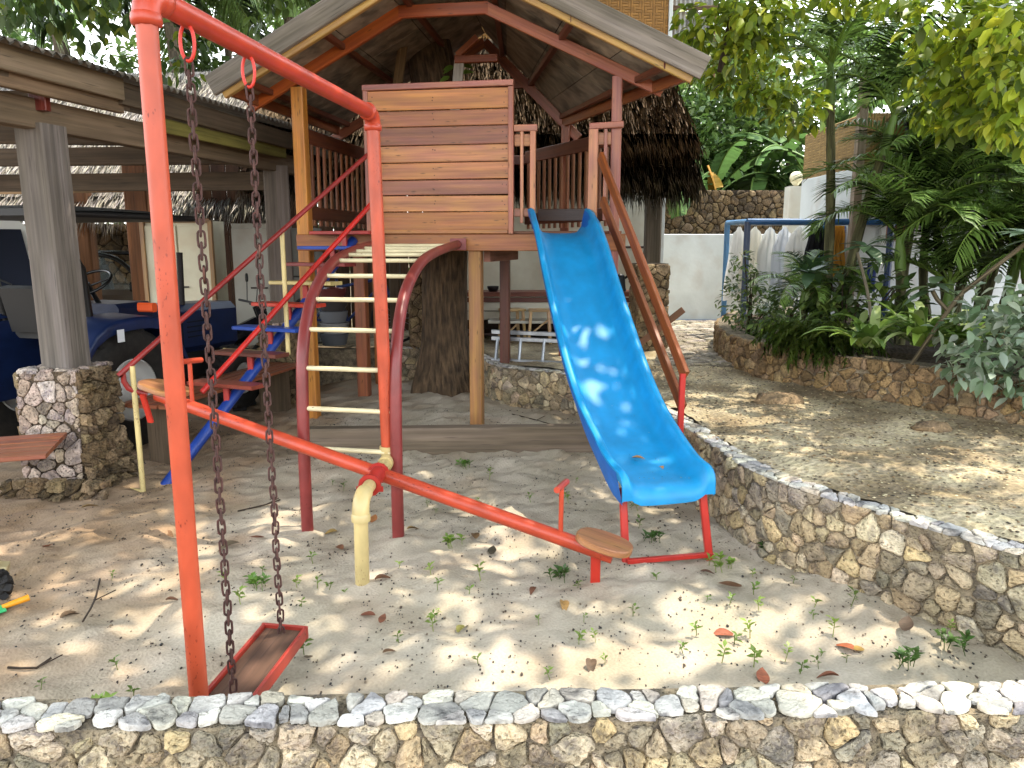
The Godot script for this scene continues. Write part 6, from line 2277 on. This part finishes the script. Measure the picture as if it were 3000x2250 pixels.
	for q in [[V(3.05, 0.8, -5.8), V(3.2, 1.22, -5.65), V(3.27, 1.36, -5.6)], [V(3.27, 1.36, -5.6), V(3.36, 1.52, -5.45), V(3.50, 1.72, -5.3)], [V(3.2, 1.22, -5.65), V(3.14, 1.3, -5.7), V(3.1, 1.36, -5.7)]]:
		mb.tube(spline([q[0] - f0, q[1] - f0, q[2] - f0], 0.08), 0.016, 8)
	part(w, "branch", mb, M.bark)
	var fm := leaf_mesh(0.4, 0.2, 0.25, 5)
	for q in [[V(3.50, 1.74, -5.28), 13, Color(0.22, 0.30, 0.2)], [V(3.1, 1.38, -5.7), 10, Color(0.08, 0.13, 0.06)]]:
		for i in q[1]:
			var l := put(w, "leaf", fm, M.shine)
			tint(l, vary(q[2], 0.25))
			var an = TAU * i * 0.618
			l.transform = face_up(V(cos(an), R(-0.5, 0.5), sin(an)), Vector3.UP, R(0.18, 0.27), q[0] - f0 + V(0, R(-0.03, 0.03), 0))
	w = thing("frangipani", "thin grey frangipani stem with a leaf rosette in front of the white house wall", "shrub", V(3.2, 0.7, -6.8))
	mb = MB.new()
	mb.col = S(176, 168, 150)
	mb.tube(spline([V(0.02, 0.0, 0), V(-0.05, 0.5, 0), V(-0.2, 0.93, 0.02)], 0.1), 0.014, 8)
	part(w, "branch", mb, M.bark)
	for q in [[V(-0.12, 0.98, 0), 10, Color(0.10, 0.17, 0.09)], [V(-0.55, 0.75, -0.1), 10, Color(0.05, 0.09, 0.04)]]:
		for i in q[1]:
			var l := put(w, "leaf", fm, M.shine)
			tint(l, vary(q[2], 0.3))
			var an = TAU * i * 0.618
			l.transform = face_up(V(cos(an), R(-0.4, 0.7), sin(an)), Vector3.UP, R(0.2, 0.32), q[0])
	# strap-leaved lily clump on the planter edge
	w = thing("lily_clump", "bright clump of arching strap leaves lit by the sun on the planter edge", "plant", V(3.1, 0.84, -6.0))
	for q in [[V(0.1, 0.08, 0.05), 40], [V(0.42, 0.05, 0.0), 30], [V(-0.25, 0.05, -0.1), 30]]:
		tuft(w, "leaf", q[0], q[1], 0.52, 0.075, 0.75, 1.5, [Color(0.24, 0.36, 0.06), Color(0.16, 0.27, 0.05), Color(0.34, 0.42, 0.16), Color(0.11, 0.19, 0.04)], M.shine, 80 + q[1])
	# glossy umbrella shrub
	w = thing("umbrella_shrub", "glossy grey green shrub spilling over the planter wall below the palms", "shrub", V(3.55, 0.80, -5.5))
	balls = []
	for q in [[0, 0.35, 0, 0.3], [0.3, 0.4, 0.1, 0.3], [-0.25, 0.25, 0.05, 0.25], [0.15, 0.1, 0.3, 0.28], [-0.3, 0.0, 0.1, 0.2], [0.5, 0.3, 0.4, 0.3], [0.0, -0.05, 0.32, 0.16], [0.45, 0.05, 0.55, 0.2], [-0.1, 0.5, -0.1, 0.2], [0.8, 0.35, 0.3, 0.3], [-0.1, 0.2, 0.25, 0.3], [0.25, 0.25, 0.4, 0.3], [-0.35, 0.1, 0.3, 0.2], [0.1, -0.1, 0.5, 0.2], [0.7, 0.1, 0.7, 0.25]]:
		balls.append([V(q[0], q[1], q[2]), q[3] * 1.15])
	leafage(w, "leaves", balls, 900, 0.105, leaf_mesh(0.55, 0.2, 0.3), M.shine, [Color(0.26, 0.34, 0.22), Color(0.14, 0.21, 0.11), Color(0.36, 0.42, 0.32)], 0.3)
	# feathery fern spilling over the wall
	w = thing("feather_fern", "soft bright green fern spilling over the low part of the planter wall", "fern", V(2.68, 0.88, -6.7))
	var blade := MB.new()
	blade.tri(V(-0.5, 0, 0), V(0.5, 0, 0), V(0, -0.03, 1), Vector3.UP, Vector3.UP, Vector3.UP)
	var xf := []
	var cols := []
	for i in 230:
		var an := R(-2.4, 0.9)
		var e := R(0.2, 1.3)
		var p := V(R(-0.18, 0.3), R(-0.02, 0.05), R(-0.2, 0.15))
		var l := R(0.25, 0.5)
		for j in 14:
			var a := e - j / 13.0 * R(1.4, 2.2)
			var d := V(sin(an) * cos(a), sin(a), -cos(an + PI) * cos(a) * 1.0)
			p += d * l / 14
			for k in 2:
				var sd := (d + V(R(-1, 1), R(-0.3, 0.7), R(-1, 1))).normalized()
				xf.append(Transform3D(sd.cross(Vector3.UP).normalized() * 0.02, Vector3.UP, sd * R(0.03, 0.07), p))
				cols.append(vary([Color(0.30, 0.48, 0.07), Color(0.24, 0.42, 0.06), Color(0.36, 0.52, 0.10)][i % 3], 0.2))
	many(w, "fronds", blade.mesh(), M.leaf, xf, cols, "stuff")
	# shrubs at the near end of the planter by the path
	var dk := [Color(0.07, 0.12, 0.03), Color(0.10, 0.16, 0.03), Color(0.05, 0.09, 0.02), Color(0.17, 0.24, 0.05)]
	for q in [[V(2.62, 0.8, -8.5), [[0, 0.25, 0, 0.32], [-0.1, 0.5, 0.1, 0.2], [0.1, 0.1, 0.2, 0.3], [-0.12, 0.72, 0.05, 0.12]], 0.055, "airy small leaved shrub at the path end of the planter"], [V(2.72, 0.78, -7.7), [[0, 0.15, 0, 0.3], [0.25, 0.3, -0.1, 0.32], [0.1, 0.05, 0.3, 0.22]], 0.07, "dark bushy shrub in the planter between the path end and the fern"], [V(3.2, 0.8, -7.3), [[0, 0.25, 0, 0.34], [0.3, 0.4, 0.1, 0.3], [-0.1, 0.45, -0.2, 0.28]], 0.11, "dark broad leaved shrub at the foot of the tall areca stems"], [V(4.6, 0.8, -5.6), [[0, 0.3, 0, 0.4], [0.4, 0.4, 0.3, 0.4], [0.1, 0.7, -0.3, 0.4]], 0.1, "dark shrub at the outer end of the planter under the palms"]]:
		w = thing("shrub", q[3], "shrub", q[0])
		balls = []
		for b in q[1]:
			balls.append([V(b[0], b[1], b[2]), b[3] * 1.15])
		leafage(w, "leaves", balls, 2600 if q[2] < 0.08 else 1200, q[2] * 1.2, leaf_mesh(0.45, 0.2, 0.2), M.leaf, dk, 0.2)
		mb = MB.new()
		mb.col = S(90, 76, 56)
		for i in 7:
			var b: Array = q[1][i % q[1].size()]
			mb.tube([V(R(-0.05, 0.05), -0.1, R(-0.05, 0.05)), V(b[0], b[1], b[2]) + V(R(-0.1, 0.1), 0.1, R(-0.1, 0.1))], 0.008, 5)
		part(w, "stem", mb, M.bark)
	w = thing("spider_grass", "arching dark grass clump in the planter beside the fern", "grass clump", V(2.62, 0.78, -7.15))
	tuft(w, "blade", Vector3.ZERO, 60, 0.42, 0.016, 1.1, 1.7, [Color(0.18, 0.27, 0.08), Color(0.13, 0.21, 0.06), Color(0.28, 0.35, 0.16)], M.leaf, 91)
	w = thing("dracaena", "dark dracaena rosette in front of the washing line", "plant", V(2.95, 0.85, -7.6))
	tuft(w, "leaf", V(0, 0.55, 0), 22, 0.42, 0.06, 0.7, 1.2, [Color(0.05, 0.09, 0.04), Color(0.07, 0.13, 0.05), Color(0.12, 0.2, 0.1)], M.shine, 92)
	mb = MB.new()
	mb.col = S(120, 96, 70)
	mb.tube([V(0, -0.1, 0), V(0.01, 0.55, 0)], 0.022, 8)
	part(w, "trunk", mb, M.bark)


func seedling(n: int, h: float, sz: float, sd: int, c: Color) -> ArrayMesh:
	var r := RandomNumberGenerator.new()
	r.seed = sd
	var mb := MB.new()
	mb.col = Color(c.r * 1.2, c.g, c.b)
	mb.tube([V(0, -0.01, 0), V(r.randf_range(-0.01, 0.01), h, r.randf_range(-0.01, 0.01))], 0.0018, 5, false)
	for i in n:
		var an := TAU * i * 0.618 + r.randf()
		var p := V(0, h * (0.35 + 0.65 * (i + 1.0) / n), 0)
		var d := V(cos(an), r.randf_range(0.1, 0.9), sin(an)).normalized()
		var x := d.cross(Vector3.UP).normalized()
		var u := x.cross(d)
		var l := sz * r.randf_range(0.7, 1.2)
		var k := r.randf_range(0.75, 1.3)
		mb.col = Color(c.r * k, c.g * k, c.b * k)
		var q := [p, p + d * l * 0.5 + x * l * 0.24 + u * l * 0.06, p + d * l - u * l * 0.1, p + d * l * 0.5 - x * l * 0.24 + u * l * 0.06]
		mb.tri(q[0], q[1], q[2], u, u, u)
		mb.tri(q[0], q[2], q[3], u, u, u)
	return mb.mesh()


func landmark(x: float, z: float) -> String:
	var best := ""
	var near := 100.0
	for q in [[-0.76, -3.65, "around the cream standpipe leg"], [-0.95, -2.75, "beside the hanging swing board"], [-1.22, -4.33, "by the left foot of the climbing ladder"], [-0.67, -4.27, "by the ladder foot nearest the see-saw"], [0.4, -3.65, "below the low see-saw seat"], [0.65, -3.9, "by the slide stand leg nearest the see-saw"], [1.12, -3.98, "by the slide stand leg nearest the side wall"], [-1.05, -2.36, "near the base of the swing post"], [0.0, -2.9, "at the middle of the front wall"], [0.9, -3.0, "in the broad sunlit patch"], [1.7, -3.2, "under the side wall near the front corner"], [1.3, -3.5, "between the slide stand and the side wall"], [-0.2, -5.6, "near the timber sleeper"], [-1.9, -3.4, "on the browner soil beside the long twig"], [0.0, -4.4, "behind the middle of the see-saw beam"], [0.3, -3.2, "in front of the see-saw seat"]]:
		var d := Vector2(x - q[0], z - q[1]).length()
		if d < near:
			near = d
			best = q[2]
	return best


func build_litter() -> void:
	var kinds := []
	for i in 6:
		kinds.append(seedling(4 + i, 0.03 + 0.008 * i, 0.028 + 0.003 * (i % 3), 100 + i, [Color(0.15, 0.25, 0.04), Color(0.11, 0.18, 0.03), Color(0.22, 0.32, 0.06)][i % 3]))
	var where := [[-1.30, -3.44], [-1.62, -2.90], [-1.30, -3.78], [-1.44, -3.64], [-1.08, -3.62], [-0.98, -3.63], [-0.92, -3.62], [-0.83, -3.57], [-1.07, -3.89], [-0.37, -3.59], [-0.21, -3.54], [-0.16, -3.70], [-0.36, -3.32], [-0.35, -3.16], [-0.49, -3.07], [-0.14, -2.90], [-1.82, -2.71], [-1.47, -2.72], [-2.07, -3.73], [-0.99, -3.37], [-0.42, -3.75], [-1.29, -5.32]]
	where += [[0.33, -3.64], [0.75, -3.75], [1.41, -3.62], [1.42, -3.37], [1.38, -3.28], [1.58, -3.34], [1.04, -3.43], [1.16, -3.36], [0.56, -3.30], [0.33, -3.27], [0.12, -3.21], [0.29, -3.07], [0.36, -3.07], [0.81, -3.13], [1.05, -3.14], [0.97, -3.09], [1.41, -3.13], [1.31, -3.01], [1.38, -2.92], [1.24, -2.86], [1.14, -2.95], [0.72, -2.98], [0.86, -2.90], [0.98, -2.86], [0.38, -2.90], [1.15, -2.81], [1.90, -3.09], [0.15, -2.77], [1.25, -3.75], [1.19, -3.54]]
	for i in 24:
		where.append([R(-1.2, 1.6), R(-5.6, -2.9)])
	for i in where.size():
		var o := put(self, "seedling", kinds[rng.randi() % 6], M.leaf)
		var x: float = where[i][0]
		var z: float = where[i][1]
		o.position = V(x, sand_at(x, z), z)
		o.rotation = V(R(-0.2, 0.2), R(0, TAU), R(-0.2, 0.2))
		o.scale = Vector3.ONE * R(0.7, 1.25)
		tag(o, "tiny green seedling in the sand " + landmark(x, z), "seedling", "seedlings in the sand")
	# larger weeds
	var weeds := [[-1.28, -3.6, 0.09, "leafy bright green weed between the swing chains", 0], [-0.33, -4.18, 0.08, "yellow green weed behind the see-saw beam", 2], [0.25, -3.77, 0.075, "round leaved dark weed before the low see-saw seat", 1], [1.11, -3.87, 0.10, "green weed at the corner foot of the slide stand", 2], [1.85, -2.92, 0.12, "broad green weed patch near the corner of the two walls", 1], [0.81, -4.23, 0.09, "dark green weed under the toe of the slide", 1], [1.45, -4.06, 0.09, "weed patch at the base of the side wall by the slide", 1], [1.53, -3.93, 0.09, "yellowish weed patch along the side wall foot", 0], [-0.38, -5.67, 0.10, "flat green weed behind the ladder foot near the sleeper", 0], [-1.54, -2.63, 0.05, "little pale weed by the red swing post", 2], [1.57, -2.82, 0.06, "dark little weed close to the near wall cap", 1]]
	for q in weeds:
		var mb := MB.new()
		for i in 6:

			var sm := seedling(7, 0.05, 0.042, 200 + i, [Color(0.12, 0.23, 0.04), Color(0.07, 0.14, 0.03), Color(0.2, 0.32, 0.05)][q[4]])
			var tf := Transform3D(Basis(Vector3.UP, i * 1.1) * Basis(Vector3.RIGHT, R(-0.4, 0.4)), V(R(-1, 1) * q[2] * 0.6, 0, R(-1, 1) * q[2] * 0.5))
			var a := sm.surface_get_arrays(0)
			for k in a[Mesh.ARRAY_VERTEX].size():
				mb.P.append(tf * a[Mesh.ARRAY_VERTEX][k])
				mb.N.append(tf.basis * a[Mesh.ARRAY_NORMAL][k])
				mb.U.append(Vector2.ZERO)
				mb.C.append(a[Mesh.ARRAY_COLOR][k])
		var o := part(self, "weed", mb, M.leaf)
		o.position = V(q[0], sand_at(q[0], q[1]) + (0.03 if q[0] > 1.4 else 0.0), q[1])
		tag(o, q[3], "weed")
	# fallen leaves
	var fl := [[-2.71, -4.74, 0.12, S(170, 140, 80), "curled yellow brown leaf on the brown soil before the plinth"], [-2.6, -4.09, 0.11, S(190, 100, 60), "orange red dry leaf farthest out on the brown soil"], [-2.05, -3.35, 0.12, S(120, 96, 70), "dull brown leaf beside the long twig"], [-1.62, -4.13, 0.16, S(120, 108, 84), "large grey brown curled leaf behind the first swing chain"], [-1.5, -4.26, 0.10, S(140, 84, 60), "reddish brown leaf seen between the two swing chains"], [-1.1, -4.39, 0.10, S(170, 140, 70), "yellow brown leaf beside the left foot of the climbing ladder"], [-1.0, -4.19, 0.10, S(130, 78, 46), "rusty brown leaf in front of the climbing ladder"], [-0.86, -4.57, 0.10, S(190, 120, 60), "orange leaf between the two ladder feet"], [-0.59, -4.41, 0.09, S(150, 120, 60), "ochre leaf just past the right ladder foot"], [-0.22, -4.32, 0.12, S(130, 100, 60), "brown leaf pair piece in the shade behind the see-saw beam"], [-0.11, -4.11, 0.10, S(60, 62, 48), "dark grey green leaf standing up from the sand"], [-0.65, -3.69, 0.10, S(120, 74, 44), "brown leaf with a green sprout beside the cream standpipe"], [-0.68, -3.32, 0.09, S(140, 72, 48), "red brown leaf in front of the standpipe"], [-0.59, -3.27, 0.07, S(140, 80, 52), "small red brown leaf beside a larger one in front of the standpipe"], [-0.22, -3.25, 0.12, S(160, 160, 80), "yellow green leaf lying flat in the middle of the sand"], [-0.51, -3.0, 0.08, S(110, 80, 54), "curled brown leaf with a seedling near the wall"], [-0.86, -2.98, 0.08, S(110, 98, 80), "grey leaf beside the swing board"], [-1.63, -3.47, 0.08, S(120, 72, 48), "dark brown leaf by the near swing post"], [-2.06, -4.39, 0.09, S(150, 104, 64), "tan leaf on the soil behind the near swing post"], [1.09, -3.64, 0.15, S(128, 82, 50), "large oval brown leaf in front of the slide stand"], [0.96, -3.17, 0.12, S(190, 96, 60), "red orange leaf in the broad sunlit patch"], [1.42, -3.05, 0.12, S(200, 104, 60), "orange leaf near the side wall end of the sun patch"], [0.99, -2.79, 0.11, S(180, 92, 56), "rust leaf tip poking up behind the near wall cap"], [0.25, -3.41, 0.12, S(196, 156, 90), "tan yellow leaf casting a shadow before the low see-saw seat"], [0.1, -3.58, 0.08, S(120, 70, 46), "small brown leaf left of the tan yellow one"], [1.46, -3.0, 0.08, S(196, 160, 70), "small yellow leaf touching the orange leaf"], [0.32, -2.86, 0.12, S(104, 82, 66), "strip of grey brown bark on the sand near the wall"], [1.03, -3.78, 0.09, S(110, 66, 50), "dark red leaf by the slide stand corner"], [1.72, -3.11, 0.12, S(78, 60, 46), "dark brown leaf in the shade of the side wall"], [1.24, -2.79, 0.10, S(160, 90, 60), "pinkish brown leaf against the near wall"]]
	var lm := [leaf_mesh(0.5, 0.45, 0.3, 6), leaf_mesh(0.58, 0.25, -0.15, 6), leaf_mesh(0.45, 0.7, 0.35, 6)]
	for i in fl.size():
		var q: Array = fl[i]
		var o := put(self, "fallen_leaf", lm[i % 3], M.dry)
		tint(o, (q[3] as Color).lerp(Color(0.16, 0.10, 0.055), 0.3))
		var an := R(0, TAU)
		o.transform = face_up(V(cos(an), R(0.0, 0.25), sin(an)), (Vector3.UP + V(R(-0.35, 0.35), 0, R(-0.35, 0.35))), q[2] * 0.85, V(q[0], sand_at(q[0], q[1]) + 0.012, q[1]) - V(cos(an), 0, sin(an)) * q[2] * 0.5)
		tag(o, q[4], "leaf", "fallen leaves")
	# twigs
	for q in [[V(-2.13, 0, -3.73), V(-1.96, 0, -3.26), "long thin twig on the brown soil left of the swing post"], [V(-1.78, 0, -4.76), V(-1.56, 0, -4.95), "dark twig behind the swing chains"], [V(-2.05, 0, -2.87), V(-1.9, 0, -2.92), "short twig near the wall at the soil side"], [V(0.45, 0, -6.9), V(0.0, 0, -7.3), "thin branch lying on the sand under the deck"]]:
		var mb := MB.new()
		mb.col = S(92, 76, 62)
		var a: Vector3 = q[0]
		var b: Vector3 = q[1]
		var mid := a.lerp(b, 0.55) + V(0.03, 0, 0.02)
		var pts := []
		for p in [a, mid, b]:
			pts.append(V(p.x, sand_at(p.x, p.z) + 0.012, p.z))
		mb.tube(spline(pts, 0.05), 0.005, 6)
		mb.tube([pts[1], pts[1] + V(0.08, 0.03, -0.05)], 0.003, 5)
		tag(part(self, "twig", mb, M.bark), q[2], "twig")
	# seeds and crumbs of bark
	var seed_m := MB.new()
	seed_m.lathe(Vector3.ZERO, Vector3.UP, [[0.0, -0.5], [0.5, -0.1], [0.42, 0.25], [0.0, 0.5]], 6)
	var xf := []
	var cols := []
	var clump := FastNoiseLite.new()
	clump.seed = 9
	clump.frequency = 0.9
	while xf.size() < 9000:
		var x := R(-3.4, 2.3)
		var z := -R(2.1, 7.6)
		if clump.get_noise_2d(x * 2, z * 2) < R(-0.35, 0.35):
			continue
		var s := R(0.003, 0.010) * (1.5 if rng.randf() < 0.1 else 1.0)
		xf.append(Transform3D(Basis.from_euler(V(R(0, 6), R(0, 6), R(0, 6))).scaled(V(s, s * 0.8, s * R(0.8, 2.2))), V(x, sand_at(x, z) + 0.002, z)))
		cols.append([S(52, 44, 38), S(74, 60, 48), S(38, 36, 34), S(110, 96, 78)][rng.randi() % 4])
	tag(many(self, "seed_litter", seed_m.mesh(), M.plain, xf, cols), "", "", "", "stuff")
	# leaf litter and chips on the gravel yard
	xf = []
	cols = []
	for i in 15000:
		var x := R(1.2, 6.0)
		var z := -R(2.6, 8.2)
		if x < 1.3 + maxf(0, (-z - 4.5) * -0.55) or bed_side(x, z):
			continue
		var s := R(0.005, 0.02)
		xf.append(Transform3D(Basis.from_euler(V(R(0, 6), R(0, 6), R(0, 6))).scaled(V(s, s * 0.35, s * R(0.8, 1.6))), V(x, terrace_at(x, z) + 0.004, z)))
		cols.append([S(176, 156, 116), S(140, 112, 76), S(96, 78, 56), S(190, 176, 140), S(80, 66, 46), S(60, 50, 38)][rng.randi() % 6])
	tag(many(self, "gravel_chips", seed_m.mesh(), M.plain, xf, cols), "", "", "", "stuff")
	# loose stones and the root on the yard
	for q in [[V(2.1, 0, -5.95), 0.13, "brown half buried rock on the gravel yard beside the handrail post"], [V(3.5, 0, -4.72), 0.06, "pale pinkish stone near the planter on the gravel yard"], [V(2.85, 0, -5.1), 0.09, "flat grey root hump in the middle of the gravel yard"]]:
		var VV := []
		var II := []
		var mb := MB.new()
		var p: Vector3 = q[0]
		p.y = terrace_at(p.x, p.z)
		var rows := []
		for j in 9:
			var row := []
			for i in 13:
				var a := TAU * i / 12.0
				var e := PI * j / 8.0
				var d := V(cos(a) * sin(e), cos(e), sin(a) * sin(e))
				row.append(d * q[1] * V(1.5, 0.55, 1.0) * (1.0 + 0.35 * hum.get_noise_3d(d.x * 90 + p.x * 100, d.y * 90, d.z * 90)))
			rows.append(row)
		mb.col = S(160, 136, 104)
		mb.sheet(rows, false)
		if mb.N[0].y < 0:
			mb = MB.new()
			mb.col = S(160, 136, 104)
			mb.sheet(rows, true)
		var o := part(self, "stone", mb, M.stone)
		o.position = p
		tag(o, q[2], "stone")


func bed_side(x: float, z: float) -> bool:
	for i in bed.p.size() - 1:
		var a: Vector3 = bed.p[i]
		var b: Vector3 = bed.p[i + 1]
		if (a.z <= z and b.z > z):
			return x > lerpf(a.x, b.x, (z - a.z) / (b.z - a.z)) - 0.03
	return false


func build_toys() -> void:
	var w := thing("toy_truck", "yellow toy truck with grey wheels half out of the picture on the soil", "toy truck", V(-2.63, 0.0, -3.58), 0.4)
	var y := sand_at(-2.54, -3.6)
	w.position.y = y
	var mb := MB.new()
	mb.col = S(188, 172, 130)
	mb.beam(V(-0.2, 0.17, 0), V(0.06, 0.15, 0), 0.13, 0.10, Vector3.UP, 0.02)
	mb.beam(V(0.03, 0.12, 0), V(0.11, 0.10, 0), 0.12, 0.08, Vector3.UP, 0.02)
	part(w, "body", mb, M.plastic)
	mb = MB.new()
	mb.col = S(60, 54, 44)
	for i in 3:
		mb.box(V(-0.02 + i * 0.03, 0.18, 0.068), V(0.012, 0.05, 0.006), 0.002)
	part(w, "grille", mb, M.plain)
	for x in [-0.15, 0.05]:
		wheel(w, V(x, 0.065, 0.075), V(0, 0, 1), 0.068, 0.05, 0.04, S(130, 134, 138), 10)
	w = thing("toy_spade", "plastic toy spade with a green blade and orange handle lying on the soil", "toy spade", V(-2.40, sand_at(-2.4, -3.34) + 0.015, -3.34), 0.75)
	mb = MB.new()
	mb.col = S(240, 160, 30)
	mb.tube([V(0.02, 0.012, 0), V(0.13, 0.025, 0)], [0.012, 0.016], 10)
	part(w, "handle", mb, M.plastic)
	mb = MB.new()
	mb.col = S(60, 180, 110)
	mb.beam(V(0.03, 0.005, 0), V(-0.11, 0.0, 0), 0.075, 0.014, Vector3.UP, 0.005)
	part(w, "blade", mb, M.plastic)


func _ready() -> void:
	rng.seed = 20
	hum.seed = 3
	hum.frequency = 1.0
	hum.fractal_octaves = 2
	prints.seed = 12
	prints.noise_type = FastNoiseLite.TYPE_CELLULAR
	prints.fractal_type = FastNoiseLite.FRACTAL_NONE
	prints.frequency = 2.6
	prints.cellular_return_type = FastNoiseLite.RETURN_DISTANCE
	# camera
	var cam := Camera3D.new()
	cam.name = "camera"
	add_child(cam)
	cam.position = cam_at
	cam.rotation_degrees = V(-PITCH, 0, 0)
	cam.fov = 53.07
	cam.near = 0.05
	cam.far = 400
	cam.current = true
	# sky, sun and exposure
	var env := Environment.new()
	env.background_mode = Environment.BG_SKY
	env.tonemap_mode = Environment.TONE_MAPPER_LINEAR
	env.tonemap_exposure = 1.66
	env.sdfgi_enabled = true
	env.ssao_enabled = true
	env.ssil_enabled = true
	var sm := ProceduralSkyMaterial.new()
	sm.sky_top_color = Color(0.86, 0.91, 0.96)
	sm.sky_horizon_color = Color(1.0, 0.99, 0.97)
	sm.sky_curve = 0.2
	sm.sky_energy_multiplier = 1.65
	sm.ground_bottom_color = Color(0.35, 0.32, 0.27)
	sm.ground_horizon_color = Color(0.6, 0.6, 0.56)
	var sky := Sky.new()
	sky.sky_material = sm
	env.sky = sky
	var we := WorldEnvironment.new()
	we.name = "environment"
	we.environment = env
	add_child(we)
	var sun := DirectionalLight3D.new()
	sun.name = "sun"
	add_child(sun)
	sun.look_at_from_position(SUN.normalized() * 30, Vector3.ZERO, Vector3.FORWARD)
	sun.light_energy = 1.3
	sun.light_color = Color(1.0, 0.96, 0.88)
	sun.light_angular_distance = 0.53
	sun.shadow_enabled = true
	sun.sky_mode = DirectionalLight3D.SKY_MODE_LIGHT_ONLY
	make_materials()
	# setting
	build_ground()
	build_walls()
	build_terrace()
	build_background()
	build_kitchen()
	build_carport()
	# play equipment and the rest
	build_treehouse()
	build_tree()
	build_stairs()
	build_climber()
	build_slide()
	build_swing()
	build_seesaw()
	build_tractor()
	build_vehicles()
	build_plants()
	build_litter()
	build_toys()
